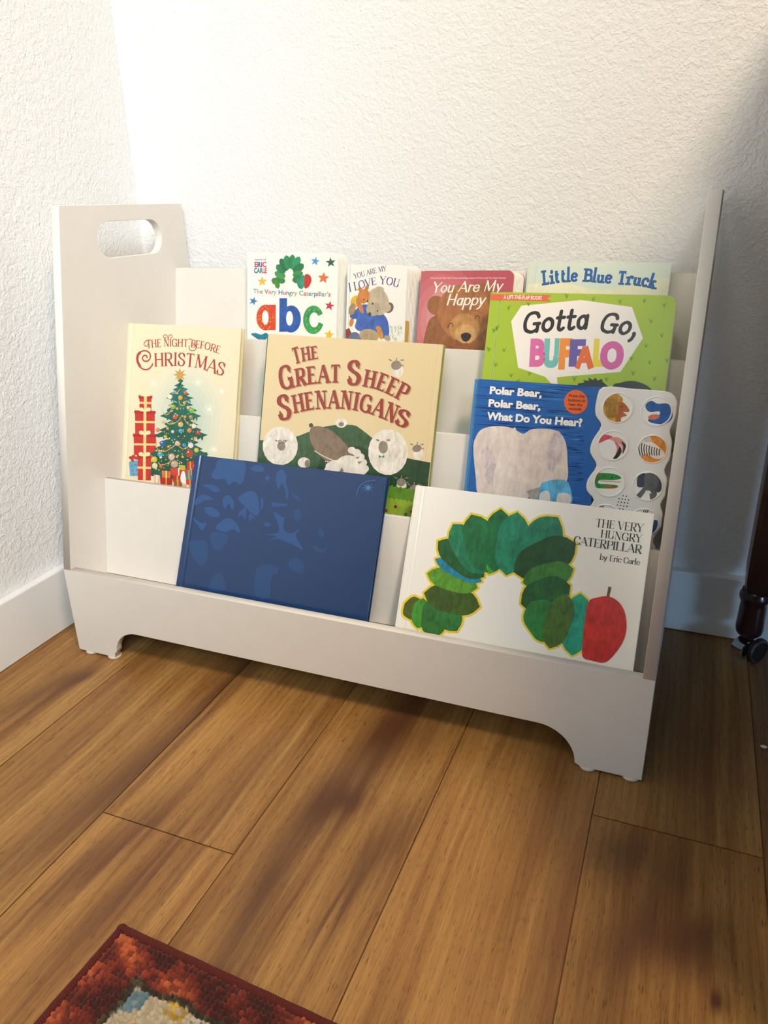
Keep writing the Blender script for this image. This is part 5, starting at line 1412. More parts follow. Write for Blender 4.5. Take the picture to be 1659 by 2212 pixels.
('p','#c8a880',23,0.5,[1158,-2403,1386,-2388,1384,-2455,1171,-2471]),
('p','#f0e8e0',26,0,[1261,-2391,1284,-2391,1288,-2457,1265,-2460]),
('p','#b83a2c',24,0.5,[1233,-2036,1363,-2034,1365,-2168,1250,-2172]),
('p','#d8a03a',26,0,[1286,-2030,1309,-2031,1318,-2164,1295,-2167]),
('p','#4a3a9a',25,0.5,[1272,-2142,1370,-2142,1371,-2250,1288,-2250]),
('p','#d8a03a',26,0,[1309,-2138,1332,-2138,1339,-2245,1317,-2247]),
('b','#efe4de',27,0.2,[1154,-2209,1202,-2197,1229,-2284,1238,-2366,1173,-2380,1136,-2322])],
'sheep':[
('p','#3a5a3c',1,0.7,[-33,-1538,-19,-1539,-1,-1539,26,-1539,66,-1533,125,-1522,198,-1507,276,-1491,347,-1476,410,-1465,470,-1455,528,-1445,584,-1431,638,-1411,689,-1388,740,-1363,793,-1339,849,-1315,908,-1290,965,-1267,1018,-1247,1068,-1232,1116,-1220,1158,-1211,1187,-1205,1187,-1205,1242,-1198,1321,-1189,1403,-1180,1468,-1178,1507,-1182,1533,-1190,1555,-1202,1585,-1218,1624,-1238,1667,-1263,1714,-1290,1762,-1320,1810,-1353,1859,-1390,1914,-1426,1979,-1458,2058,-1486,2148,-1510,2242,-1530,2331,-1547,2421,-1557,2513,-1563,2594,-1566,2651,-1569,2662,-1902,2676,-2423,-47,-2814,-38,-2443]),
('p','#27462f',2,0.7,[1052,-1593,1107,-1573,1185,-1543,1271,-1514,1349,-1491,1414,-1476,1474,-1465,1537,-1460,1610,-1464,1697,-1481,1794,-1510,1893,-1540,1989,-1559,2082,-1564,2174,-1561,2264,-1555,2349,-1553,2436,-1556,2523,-1562,2598,-1568,2651,-1572,2662,-1902,2686,-2591,584,-2906]),
('p','#e4ddd2',4,0.45,[634,-1558,638,-1601,629,-1644,619,-1686,596,-1724,573,-1762,539,-1792,506,-1821,464,-1840,423,-1858,377,-1863,332,-1868,288,-1860,243,-1851,204,-1830,164,-1808,134,-1776,104,-1743,86,-1703,68,-1662,64,-1619,60,-1575,70,-1531,80,-1488,104,-1450,128,-1412,162,-1383,197,-1354,239,-1336,281,-1319,326,-1314,371,-1310,415,-1319,459,-1328,497,-1350,536,-1372,565,-1404,595,-1436,612,-1476,630,-1515]),
('e','#8d8276',5,0.4,[368,-1586,66,7,6,-67],28),
('e','#8d8276',5,0,[284,-1520,25,-7,-4,-10],14),
('e','#3a3430',6,0,[338,-1556,6,1,1,-5],14),
('e','#8d8276',5,0,[437,-1505,26,5,2,-11],14),
('e','#3a3430',6,0,[391,-1550,6,1,1,-5],14),
('p','#e4ddd2',4,0.45,[2313,-1465,2318,-1513,2309,-1561,2301,-1609,2279,-1651,2256,-1694,2223,-1727,2190,-1760,2149,-1780,2107,-1801,2062,-1806,2016,-1811,1971,-1802,1925,-1791,1885,-1767,1845,-1742,1813,-1705,1782,-1668,1762,-1622,1743,-1577,1738,-1527,1733,-1477,1742,-1429,1751,-1380,1774,-1338,1797,-1295,1831,-1262,1866,-1230,1907,-1210,1949,-1191,1995,-1186,2040,-1182,2085,-1193,2129,-1204,2169,-1228,2208,-1253,2239,-1290,2270,-1327,2289,-1371,2307,-1416]),
('e','#8d8276',5,0.4,[1949,-1436,69,7,9,-87],28),
('e','#8d8276',5,0,[1860,-1348,26,-8,-5,-13],14),
('e','#3a3430',6,0,[1917,-1395,5,1,1,-5],14),
('e','#8d8276',5,0,[2017,-1332,27,5,3,-14],14),
('e','#3a3430',6,0,[1972,-1390,5,1,1,-5],14),
('p','#e4ddd2',3,0.45,[1370,-1158,1371,-1168,1368,-1178,1365,-1189,1358,-1198,1350,-1207,1340,-1214,1329,-1221,1317,-1225,1304,-1230,1290,-1231,1277,-1232,1263,-1231,1250,-1229,1238,-1224,1226,-1219,1218,-1211,1209,-1204,1203,-1194,1198,-1185,1197,-1174,1196,-1164,1199,-1154,1203,-1144,1210,-1135,1217,-1126,1228,-1119,1238,-1112,1251,-1107,1264,-1103,1277,-1101,1291,-1100,1304,-1102,1318,-1104,1329,-1109,1341,-1114,1350,-1122,1359,-1129,1364,-1138,1369,-1148]),
('e','#8d8276',4,0.4,[1289,-1183,41,4,3,-31],14),
('p','#e4ddd2',4,0.45,[855,-1773,856,-1785,853,-1796,849,-1808,841,-1818,833,-1829,821,-1837,809,-1845,794,-1851,780,-1856,765,-1858,749,-1860,734,-1858,719,-1856,705,-1851,692,-1845,682,-1837,672,-1828,666,-1818,660,-1807,659,-1795,658,-1784,662,-1772,665,-1760,674,-1750,682,-1739,694,-1731,706,-1723,720,-1717,735,-1712,750,-1710,766,-1709,781,-1711,796,-1713,809,-1718,822,-1724,832,-1732,842,-1740,848,-1751,854,-1761]),
('e','#8d8276',5,0.4,[814,-1792,43,5,5,-56],28),
('p','#e4ddd2',4,0.45,[2537,-1457,2538,-1470,2536,-1484,2534,-1497,2528,-1509,2523,-1520,2514,-1529,2506,-1538,2495,-1544,2485,-1549,2473,-1551,2461,-1552,2450,-1549,2438,-1546,2428,-1539,2418,-1532,2410,-1522,2402,-1512,2397,-1499,2392,-1486,2390,-1473,2389,-1459,2391,-1446,2393,-1433,2399,-1421,2404,-1409,2413,-1400,2421,-1391,2432,-1386,2442,-1380,2454,-1379,2466,-1378,2477,-1381,2489,-1384,2499,-1391,2509,-1398,2517,-1408,2525,-1418,2530,-1431,2535,-1443]),
('e','#8d8276',5,0.4,[2439,-1401,62,23,19,-46],28),
('e','#8d8276',5,0,[2356,-1354,25,-8,-3,-8],14),
('e','#3a3430',6,0,[2409,-1379,5,1,1,-5],14),
('e','#8d8276',5,0,[2509,-1338,26,5,2,-8],14),
('e','#3a3430',6,0,[2462,-1373,5,1,1,-5],14),
('l','#8d8276',6,1.4,[2433,-1351,2440,-1314]),
('l','#8d8276',6,1.4,[2505,-1394,2540,-1397]),
('p','#e4ddd2',4,0.45,[2132,-384,2133,-397,2131,-409,2128,-422,2122,-433,2116,-444,2106,-452,2097,-461,2086,-466,2074,-470,2061,-471,2049,-472,2036,-469,2024,-466,2013,-459,2002,-452,1993,-442,1985,-432,1979,-420,1974,-408,1973,-395,1971,-382,1974,-369,1976,-357,1983,-346,1989,-335,1998,-326,2008,-318,2019,-313,2031,-308,2044,-308,2056,-307,2069,-310,2081,-313,2092,-320,2103,-327,2112,-337,2120,-347,2125,-359,2130,-371]),
('e','#8d8276',5,0.4,[2021,-314,70,23,24,-59],28),
('e','#8d8276',5,0,[1928,-251,28,-10,-4,-9],14),
('e','#3a3430',6,0,[1988,-285,5,0,1,-5],14),
('e','#8d8276',5,0,[2099,-240,29,4,2,-10],14),
('e','#3a3430',6,0,[2047,-281,5,0,1,-5],14),
('l','#8d8276',6,1.42,[2014,-252,2021,-215]),
('l','#8d8276',6,1.41,[2095,-309,2131,-313]),
('p','#e4ddd2',4,0.45,[2345,-1921,2346,-1933,2344,-1945,2342,-1957,2336,-1967,2331,-1977,2323,-1986,2314,-1994,2304,-1999,2294,-2004,2282,-2005,2271,-2007,2260,-2004,2249,-2002,2239,-1996,2229,-1990,2221,-1982,2214,-1973,2209,-1962,2204,-1951,2203,-1939,2202,-1927,2204,-1915,2206,-1903,2212,-1893,2217,-1882,2226,-1874,2234,-1866,2244,-1861,2255,-1856,2266,-1855,2277,-1853,2288,-1856,2299,-1858,2309,-1864,2319,-1870,2327,-1879,2334,-1887,2339,-1898,2344,-1909]),
('e','#8d8276',5,0.4,[2264,-1884,63,24,20,-50],28),
('e','#8d8276',5,0,[2180,-1834,26,-8,-3,-8],14),
('e','#3a3430',6,0,[2234,-1860,5,1,1,-5],14),
('e','#8d8276',5,0,[2335,-1815,26,5,2,-8],14),
('e','#3a3430',6,0,[2288,-1854,5,1,1,-5],14),
('l','#8d8276',6,1.43,[2258,-1830,2265,-1792]),
('l','#8d8276',6,1.42,[2331,-1875,2367,-1878]),
('p','#e4ddd2',4,0.45,[2542,-1967,2544,-1978,2541,-1988,2539,-1999,2534,-2008,2529,-2017,2521,-2025,2513,-2032,2504,-2036,2494,-2041,2483,-2042,2473,-2044,2462,-2042,2452,-2040,2443,-2035,2434,-2030,2426,-2022,2419,-2014,2415,-2004,2410,-1995,2409,-1984,2408,-1974,2410,-1963,2412,-1953,2418,-1943,2423,-1934,2431,-1927,2439,-1919,2448,-1915,2458,-1910,2469,-1909,2479,-1908,2489,-1910,2500,-1912,2509,-1917,2518,-1922,2525,-1930,2532,-1938,2537,-1947,2541,-1957]),
('e','#8d8276',5,0.4,[2455,-1945,56,22,18,-43],28),
('e','#8d8276',5,0,[2380,-1902,23,-7,-3,-7],14),
('e','#3a3430',6,0,[2428,-1924,5,1,1,-5],14),
('e','#8d8276',5,0,[2517,-1885,23,5,2,-7],14),
('e','#3a3430',6,0,[2476,-1918,5,1,1,-5],14),
('l','#8d8276',6,1.41,[2450,-1898,2456,-1860]),
('l','#8d8276',6,1.41,[2514,-1937,2550,-1939]),
('e','#4a4440',6,0,[339,-1523,26,3,2,-23],14),
('e','#b8aea2',7,0,[339,-1523,18,2,2,-16],14),
('e','#4a4440',6,0,[411,-1516,26,3,2,-23],14),
('e','#b8aea2',7,0,[411,-1516,18,2,2,-16],14),
('p','#2f8a6a',6,0,[1897,-1549,1939,-1565,1977,-1543,1981,-1585,1939,-1570,1902,-1593]),
('b','#83705e',5,0.6,[805,-1338,835,-1270,940,-1242,1078,-1267,1218,-1328,1362,-1434,1467,-1531,1516,-1603,1424,-1660,1260,-1736,1104,-1719,947,-1613,836,-1475]),
('e','#4a4a48',7,0,[819,-1244,35,3,3,-31],14),
('e','#efeae0',7,0,[917,-1600,10,1,1,-9],8),
('e','#efeae0',7,0,[941,-1611,10,1,1,-9],8),
('e','#efeae0',7,0,[964,-1621,10,1,1,-9],8),
('e','#efeae0',7,0,[988,-1631,10,1,1,-9],8),
('e','#efeae0',7,0,[1012,-1641,10,1,1,-9],8),
('e','#efeae0',7,0,[1035,-1650,10,1,1,-9],8),
('e','#efeae0',7,0,[1059,-1659,10,1,1,-9],8),
('e','#efeae0',7,0,[1082,-1666,10,1,1,-9],8),
('e','#efeae0',7,0,[1106,-1674,10,1,1,-9],8),
('e','#efeae0',7,0,[1129,-1680,10,1,1,-9],8),
('e','#efeae0',7,0,[1152,-1686,10,1,1,-9],8),
('e','#efeae0',7,0,[1175,-1692,10,1,1,-9],8),
('e','#efeae0',7,0,[1198,-1697,10,1,1,-9],8),
('e','#efeae0',7,0,[1101,-1728,10,1,1,-9],8),
('e','#efeae0',7,0,[1132,-1729,10,1,1,-9],8),
('e','#efeae0',7,0,[1163,-1731,10,1,1,-9],8),
('e','#efeae0',7,0,[1194,-1733,10,1,1,-9],8),
('e','#e4ddd2',7,0.35,[1454,-1774,206,24,17,-170],28),
('e','#e4ddd2',7,0.35,[1268,-1814,152,18,13,-124],28),
('e','#e4ddd2',7,0.35,[1642,-1770,111,13,10,-92],28),
('e','#e4ddd2',7,0.35,[1486,-1529,60,6,5,-49],28),
('e','#e4ddd2',7,0.35,[1564,-1555,63,7,5,-52],28),
('e','#e4ddd2',7,0.35,[1625,-1608,63,7,5,-52],28),
('e','#e4ddd2',7,0.35,[1670,-1680,63,7,5,-52],28),
('e','#e4ddd2',7,0.35,[1707,-1762,63,7,5,-52],28),
('e','#e4ddd2',7,0.35,[1169,-1790,65,7,5,-53],28),
('e','#e4ddd2',7,0.35,[1242,-1755,65,7,5,-53],28),
('e','#e4ddd2',7,0.35,[1335,-1727,64,7,5,-53],28),
('e','#e4ddd2',7,0.35,[1427,-1691,64,7,5,-52],28),
('e','#e4ddd2',7,0.35,[1155,-1844,65,8,5,-53],28),
('e','#e4ddd2',7,0.35,[1557,-1676,93,11,8,-77],28),
('p','#8d7f70',8,0.3,[1548,-1622,1615,-1601,1588,-1642]),
('p','#8d7f70',8,0.3,[1586,-1676,1659,-1664,1617,-1712]),
('p','#8d7f70',8,0.3,[1319,-1851,1360,-1785,1395,-1842]),
('p','#5f8f30',6,0.5,[1851,-1986,1917,-1947,1949,-1933,1973,-1957,1982,-1949,2013,-1935,2038,-1959,2046,-1952,2078,-1937,2102,-1962,2110,-1954,2141,-1940,2166,-1964,2174,-1956,2205,-1942,2229,-1966,2238,-1958,2269,-1944,2293,-1968,2301,-1961,2332,-1947,2356,-1971,2364,-1963,2395,-1949,2419,-1973,2427,-1965,2457,-1951,2481,-1975,2489,-1967,2520,-1953,2543,-1977,2551,-1969,2582,-1955,2606,-1979,2613,-1972,2644,-1958,2667,-1982,2764,-2579,1927,-2705]),
('p','#8fab38',8,0.5,[1869,-2157,1935,-2117,1967,-2102,1992,-2127,2000,-2119,2031,-2104,2056,-2129,2064,-2121,2096,-2106,2120,-2131,2128,-2123,2160,-2108,2184,-2132,2192,-2125,2223,-2110,2248,-2134,2256,-2126,2287,-2112,2311,-2136,2319,-2128,2350,-2114,2374,-2138,2382,-2130,2413,-2116,2437,-2140,2445,-2132,2476,-2118,2500,-2142,2508,-2134,2538,-2120,2562,-2144,2570,-2136,2600,-2122,2624,-2145,2632,-2138,2662,-2124,2686,-2147,2764,-2579,1927,-2705]),
('e','#8a2424',10,0,[2084,-2300,23,3,3,-24],14),
('e','#8a2424',10,0,[2218,-2231,23,3,3,-24],14),
('e','#8a2424',10,0,[2460,-2269,23,3,3,-23],14),
('e','#8a2424',10,0,[2360,-2468,23,3,3,-24],14),
('e','#8a2424',10,0,[2055,-2512,24,3,3,-24],14),
('e','#3f6a2c',10,0,[2376,-2320,21,-4,-8,-30],14),
('l','#4a5a4a',5,0.55,[1924,-1805,1928,-1839]),
('l','#4a5a4a',5,0.54,[2070,-1802,2073,-1832]),
('t','serifb','THE','#c0a478',10,[495,-419,675,-355,874,-311],[25.25,19.59,18.09],{}),
('t','serifb','G','#c0a478',10,[302,-806,540,-747],[35.03],{}),
('t','serifb','REAT','#c0a478',10,[554,-728,785,-677,1013,-643,1249,-619],[25.35],{}),
('t','serifb','S','#c0a478',10,[1347,-654,1568,-632],[35.15],{}),
('t','serifb','HEEP','#c0a478',10,[1575,-645,1765,-667,1933,-714,2102,-778,2196,-818],[23.5,24.26,24.76],{}),
('t','serifb','S','#c0a478',10,[323,-1245,549,-1190],[37.41],{}),
('t','serifb','HENANIGAN','#c0a478',10,[555,-1110,820,-1037,1087,-996,1352,-980,1578,-994,1803,-1031,2102,-1112],[26.23,25.52,24.98],{}),
('t','serifb','S','#c0a478',10,[2094,-1121,2297,-1172],[24.16],{}),
('t','serifb','THE','#933b35',12,[476,-408,656,-345,856,-301],[25.26,19.6,18.09],{}),
('t','serifb','G','#933b35',12,[283,-795,521,-736],[35.04],{}),
('t','serifb','REAT','#933b35',12,[535,-718,766,-667,995,-632,1231,-609],[25.36],{}),
('t','serifb','S','#933b35',12,[1329,-644,1550,-622],[35.16],{}),
('t','serifb','HEEP','#933b35',12,[1557,-635,1747,-657,1916,-704,2085,-768,2178,-808],[23.51,24.26,24.77],{}),
('t','serifb','S','#933b35',12,[304,-1234,530,-1180],[37.42],{}),
('t','serifb','HENANIGAN','#933b35',12,[536,-1100,801,-1027,1069,-986,1334,-969,1560,-983,1786,-1021,2085,-1102],[26.24,25.53,24.98],{}),
('t','serifb','S','#933b35',12,[2077,-1111,2279,-1162],[24.16],{})],
'blue':[
('b','#164a84',1,0,[387,-41,559,5,819,-17,860,-196,820,-345,703,-310,625,-376,544,-298,389,-315,314,-274,361,-152]),
('b','#164a84',1,0,[934,-111,1031,-39,1144,-69,1152,-116,1047,-137]),
('s','#164a84',1,0.3,[1228,-209,63,7,9,-56],5,0.42),
('b','#164a84',1,0,[1366,-112,1443,-66,1520,-143,1524,-237,1571,-326,1595,-445,1558,-440,1529,-331,1465,-262,1426,-343,1364,-226]),
('b','#164a84',1,0,[191,-425,336,-399,455,-435,497,-479,399,-500,277,-455]),
('b','#164a84',1,0,[105,-652,226,-559,406,-606,264,-643,118,-729]),
('b','#164a84',1,0,[568,-567,650,-519,755,-613,740,-721,671,-642,617,-717,569,-635]),
('b','#164a84',1,0,[810,-548,924,-439,1052,-420,1132,-510,1177,-714,1152,-755,1036,-713,913,-632]),
('b','#164a84',1,0,[962,-664,864,-734,866,-811,914,-766,970,-836]),
('b','#164a84',1,0,[1039,-731,1037,-846,1093,-791,1151,-812]),
('b','#164a84',1,0,[1174,-695,1232,-593,1196,-502,1170,-505,1190,-598]),
('b','#164a84',1,0,[1351,-531,1458,-537,1594,-530,1588,-559,1445,-586,1372,-595]),
('b','#164a84',1,0,[271,-750,392,-719,526,-777,549,-842,440,-865,330,-821]),
('b','#164a84',1,0,[511,-1012,603,-893,727,-838,875,-925,916,-1034,798,-993,674,-1048]),
('b','#164a84',1,0,[104,-908,253,-968,353,-955,305,-1068,229,-1030]),
('b','#164a84',1,0,[1402,-686,1460,-674,1552,-723,1590,-699,1586,-737,1596,-886,1732,-924,1844,-844,1799,-952,1940,-1118,1800,-1082,1648,-1048,1518,-1028,1358,-1088,1512,-991,1322,-998,1515,-944,1505,-823]),
('b','#164a84',1,0,[1278,-862,1324,-818,1399,-846,1335,-883]),
('b','#0e4076',1,0,[1259,-1518,1390,-1404,1518,-1403,1606,-1428,1598,-1504,1539,-1531,1519,-1665,1529,-1851,1318,-1867]),
('b','#0e4076',1,0,[553,-1896,607,-1694,710,-1640,798,-1761,815,-1863]),
('b','#0e4076',1,0,[1642,-374,1718,-393,1811,-457,1740,-465,1658,-410]),
('b','#0e4076',1,0,[1722,-608,1800,-579,1846,-667,1788,-758,1727,-701]),
('b','#0e4076',1,0,[1737,-1333,1847,-1243,1982,-1315,1963,-1447,1793,-1418]),
('b','#0e4076',1,0,[2081,-1043,2248,-1074,2290,-958,2274,-1107,2132,-1109]),
('b','#0e4076',1,0,[2123,-797,2211,-841,2202,-915,2127,-889]),
('b','#0e4076',1,0,[101,-1282,389,-1223,448,-1428,423,-1548,287,-1549]),
('b','#0e4076',1,0,[454,-1078,724,-1080,707,-1236,567,-1333,481,-1229]),
('l','#3f7ab4',2,0.77,[2758,-171,2830,-163]),
('l','#3f7ab4',2,0.77,[2758,-171,2815,-205]),
('l','#3f7ab4',2,0.77,[2758,-171,2767,-228]),
('l','#3f7ab4',2,0.77,[2758,-171,2713,-217]),
('l','#3f7ab4',2,0.77,[2758,-171,2685,-180]),
('l','#3f7ab4',2,0.77,[2758,-171,2700,-137]),
('l','#3f7ab4',2,0.77,[2758,-171,2749,-114]),
('l','#3f7ab4',2,0.77,[2758,-171,2802,-125]),
('l','#3f7ab4',2,0.58,[2603,-307,2605,-290,2607,-266,2610,-238,2615,-211,2624,-187,2635,-166,2650,-145,2667,-127,2686,-110,2707,-95,2734,-84,2766,-74,2798,-67,2826,-61,2846,-56]),
('e','#3f7ab4',2,0,[2757,-168,27,3,4,-28],14)],
'polar_module':[
],
'sticker':[
('e','#e8641e',0,0,[1315,-205,142,10,17,-147],28),
('t','sans','Press the','#3a2418',2,[1222,-148,1415,-144],[3.44],{'b':0.05}),
('t','sans','buttons to','#3a2418',2,[1219,-201,1430,-196],[3.45],{'b':0.05}),
('t','sans','hear the','#3a2418',2,[1234,-254,1399,-250],[3.45],{'b':0.05}),
('t','sans','sounds','#3a2418',2,[1241,-305,1393,-304],[3.45],{'b':0.05})],
'button0':[
('b','#c9962c',1,0.9,[1681,-353,1650,-236,1695,-123,1788,-74,1858,-111,1872,-161,1830,-223,1857,-305,1851,-391,1788,-421]),
('l','#5f4620',2,0.49,[1675,-166,1675,-175,1673,-186,1672,-199,1672,-216,1675,-234,1683,-259,1693,-289,1706,-320,1717,-348,1724,-367]),
('l','#5f4620',2,0.49,[1689,-155,1688,-165,1686,-178,1684,-195,1684,-213,1687,-234,1694,-259,1704,-289,1716,-320,1727,-347,1734,-366]),
('l','#5f4620',2,0.49,[1703,-144,1701,-155,1699,-171,1697,-190,1696,-211,1698,-233,1705,-259,1715,-289,1726,-320,1737,-346,1744,-365]),
('l','#5f4620',2,0.49,[1716,-133,1714,-146,1712,-164,1709,-185,1708,-208,1710,-232,1716,-258,1726,-289,1737,-319,1747,-346,1753,-364]),
('l','#5f4620',2,0.49,[1730,-122,1728,-136,1724,-156,1721,-180,1720,-206,1721,-231,1727,-258,1736,-289,1747,-319,1757,-345,1763,-364]),
('l','#5f4620',2,0.49,[1743,-111,1741,-127,1737,-149,1734,-176,1732,-203,1733,-230,1738,-258,1747,-289,1757,-319,1767,-345,1773,-363]),
('l','#5f4620',2,0.49,[1759,-120,1756,-134,1752,-155,1747,-178,1744,-204,1744,-229,1749,-256,1758,-287,1768,-317,1777,-344,1783,-362]),
('l','#5f4620',2,0.49,[1775,-129,1771,-142,1766,-160,1760,-181,1756,-205,1755,-228,1760,-255,1768,-286,1778,-316,1787,-343,1793,-361]),
('l','#5f4620',2,0.49,[1791,-138,1787,-149,1780,-165,1773,-184,1768,-205,1767,-228,1771,-253,1779,-284,1788,-315,1797,-342,1803,-360]),
('l','#5f4620',2,0.49,[1807,-147,1802,-157,1794,-170,1787,-187,1780,-206,1778,-227,1782,-252,1789,-282,1798,-313,1807,-341,1812,-360]),
('l','#5f4620',2,0.49,[1822,-156,1817,-164,1809,-176,1800,-190,1793,-207,1790,-226,1793,-250,1800,-281,1808,-312,1817,-340,1822,-359]),
('l','#5f4620',2,0.49,[1838,-165,1832,-172,1823,-181,1813,-193,1805,-207,1801,-225,1803,-249,1810,-279,1819,-311,1827,-339,1832,-358]),
('b','#b5642a',3,0.6,[1825,-181,1890,-176,1962,-255,1944,-282,1895,-285,1941,-324,1879,-354,1878,-414,1813,-419,1832,-307]),
('e','#2a2420',4,0,[1863,-224,8,1,1,-7],14)],
'button1':[
('b','#1f5aa8',1,0.7,[2141,-174,2199,-128,2274,-156,2383,-148,2448,-226,2452,-325,2381,-388,2255,-391,2188,-363,2216,-335,2306,-286,2300,-245,2207,-261,2156,-232]),
('e','#d8735c',2,0.4,[2249,-316,64,15,8,-32],28)],
'button2':[
('b','#d8566a',1,0.4,[1653,-681,1667,-594,1740,-574,1809,-598,1731,-640]),
('b','#e09a90',2,0.4,[1770,-619,1858,-591,1946,-637,1977,-694,1948,-791,1919,-691,1832,-648]),
('b','#d87a80',1,0.4,[1831,-639,1903,-692,1919,-759,1866,-799,1874,-729]),
('b','#2a2628',3,0,[1904,-701,1932,-767,1889,-848,1843,-853,1881,-780]),
('b','#2a2628',3,0,[1913,-640,1973,-686,1944,-791,1946,-705])],
'button3':[
('e','#d8882a',1,0.7,[2280,-694,166,16,21,-173],28),
('b','#e8e2da',2,0.2,[2101,-640,2168,-592,2284,-623,2415,-720,2414,-779,2339,-811,2205,-765,2129,-807]),
('b','#cfc8c4',2,0,[2179,-616,2193,-539,2235,-552,2258,-609]),
('l','#26262a',3,1.12,[2124,-629,2124,-640,2124,-654,2124,-671,2124,-688,2126,-705,2131,-723,2137,-742,2143,-760,2149,-776,2153,-788]),
('l','#26262a',3,1.12,[2154,-637,2154,-647,2153,-660,2153,-677,2154,-693,2156,-709,2160,-725,2165,-743,2171,-760,2176,-775,2180,-785]),
('l','#26262a',3,1.12,[2184,-644,2184,-653,2183,-667,2183,-682,2184,-698,2186,-713,2189,-728,2194,-744,2199,-760,2204,-773,2207,-782]),
('l','#26262a',3,1.12,[2213,-651,2213,-660,2213,-673,2213,-688,2214,-703,2215,-717,2218,-731,2222,-745,2227,-759,2231,-771,2234,-780]),
('l','#26262a',3,1.11,[2243,-659,2243,-667,2243,-679,2243,-694,2243,-708,2244,-721,2247,-734,2251,-747,2255,-759,2258,-769,2261,-777]),
('l','#26262a',3,1.11,[2273,-666,2273,-674,2273,-686,2272,-699,2273,-713,2274,-725,2276,-736,2279,-748,2283,-759,2286,-768,2288,-774]),
('l','#26262a',3,1.11,[2303,-673,2302,-681,2302,-692,2302,-705,2302,-718,2303,-729,2305,-739,2307,-749,2310,-758,2313,-766,2315,-772]),
('l','#26262a',3,1.11,[2332,-681,2332,-688,2332,-698,2332,-711,2332,-723,2332,-733,2334,-742,2336,-750,2338,-758,2340,-764,2342,-769]),
('l','#26262a',3,1.1,[2362,-688,2362,-695,2361,-705,2361,-716,2361,-727,2361,-737,2362,-744,2364,-751,2366,-758,2367,-763,2368,-766])],
'button4':[
('b','#2f8a3a',1,0.7,[1656,-1071,1778,-1041,1896,-1045,1966,-1081,1887,-1115,1722,-1133,1711,-1178,1828,-1174,1936,-1179,1915,-1211,1768,-1233,1673,-1218]),
('l','#d8a0b0',2,1.5,[1723,-1142,1742,-1141,1768,-1140,1799,-1139,1829,-1137,1857,-1136,1881,-1135,1906,-1134,1930,-1134,1950,-1133,1964,-1133]),
('e','#b0562a',3,0.4,[1849,-1211,66,8,2,-15],28),
('e','#b0562a',3,0.4,[1707,-1071,23,3,2,-15],14),
('e','#2a2420',4,0,[1859,-1089,10,1,1,-9],14)],
'button5':[
('b','#5f6468',2,0.7,[2235,-1009,2329,-990,2398,-1033,2391,-1170,2394,-1255,2335,-1305,2310,-1231,2268,-1218,2214,-1302,2162,-1282,2236,-1154]),
('b','#3a4656',1,0.6,[2158,-1043,2216,-985,2266,-1065,2252,-1152,2173,-1169,2153,-1112]),
('b','#474e5a',1,0.6,[2380,-1018,2442,-1063,2449,-1163,2395,-1204]),
('b','#e8e4de',3,0,[2259,-1211,2306,-1197,2334,-1228,2302,-1232])],
'button6':[
('b','#b8863a',1,0.6,[1702,-1468,1792,-1440,1800,-1483,1733,-1509])],
'button7':[
('b','#1f4a8a',1,0.6,[2368,-1567,2446,-1548,2471,-1622,2434,-1713,2370,-1713]),
('l','#2a3a5a',1,1.13,[2268,-1476,2279,-1440]),
('l','#2a3a5a',1,1.13,[2290,-1473,2302,-1437]),
('l','#2a3a5a',1,1.12,[2312,-1471,2324,-1435])],
}
MODULE_OUTLINE=[1623,-1,1716,13,1840,8,1966,2,2097,2,2230,2,2333,-3,2390,-11,2418,-23,2440,-42,2464,-68,2482,-101,2494,-140,2501,-184,2502,-235,2498,-288,2482,-344,2461,-402,2450,-458,2460,-508,2480,-555,2496,-603,2505,-652,2509,-701,2506,-753,2487,-812,2460,-874,2446,-930,2459,-976,2485,-1015,2506,-1055,2515,-1099,2518,-1143,2513,-1190,2494,-1242,2468,-1298,2453,-1350,2464,-1396,2486,-1438,2502,-1481,2506,-1525,2504,-1570,2495,-1619,2470,-1676,2438,-1737,2420,-1793,2432,-1837,2458,-1875,2475,-1915,2473,-1963,2462,-2013,2444,-2058,2428,-2097,2405,-2130,2359,-2159,2279,-2182,2176,-2200,2068,-2212,1951,-2222,1828,-2226,1730,-2220,1672,-2199,1640,-2168,1617,-2129,1597,-2081,1587,-2026,1590,-1971,1616,-1919,1655,-1868,1675,-1817,1656,-1766,1618,-1716,1589,-1668,1581,-1626,1582,-1586,1592,-1544,1620,-1494,1655,-1441,1672,-1393,1649,-1354,1606,-1319,1574,-1281,1563,-1238,1562,-1192,1571,-1141,1599,-1083,1637,-1021,1655,-962,1634,-909,1593,-860,1563,-811,1555,-763,1558,-716,1570,-663,1598,-598,1636,-528,1654,-467,1636,-423,1600,-387,1571,-345,1560,-289,1557,-227,1562,-166,1567,-104,1579,-43]
MODULE_BUTTONS=[(182.4,-24,18.9),(226.9,-24.8,18.4),(182.1,-70,19.1),(228,-69.9,17.9),(183.3,-114.7,19.1),(227.9,-114.9,18.4),(184.2,-160.4,18.9),(229,-159.4,18.2)]
SPEAKER_HOLES=[2013,-1296,2051,-1297,1970,-1336,2008,-1337,2046,-1338,2084,-1338,1965,-1377,2003,-1377,2041,-1378,2079,-1379,1960,-1417,1998,-1418,2036,-1419,2074,-1419,1993,-1459,2031,-1459]
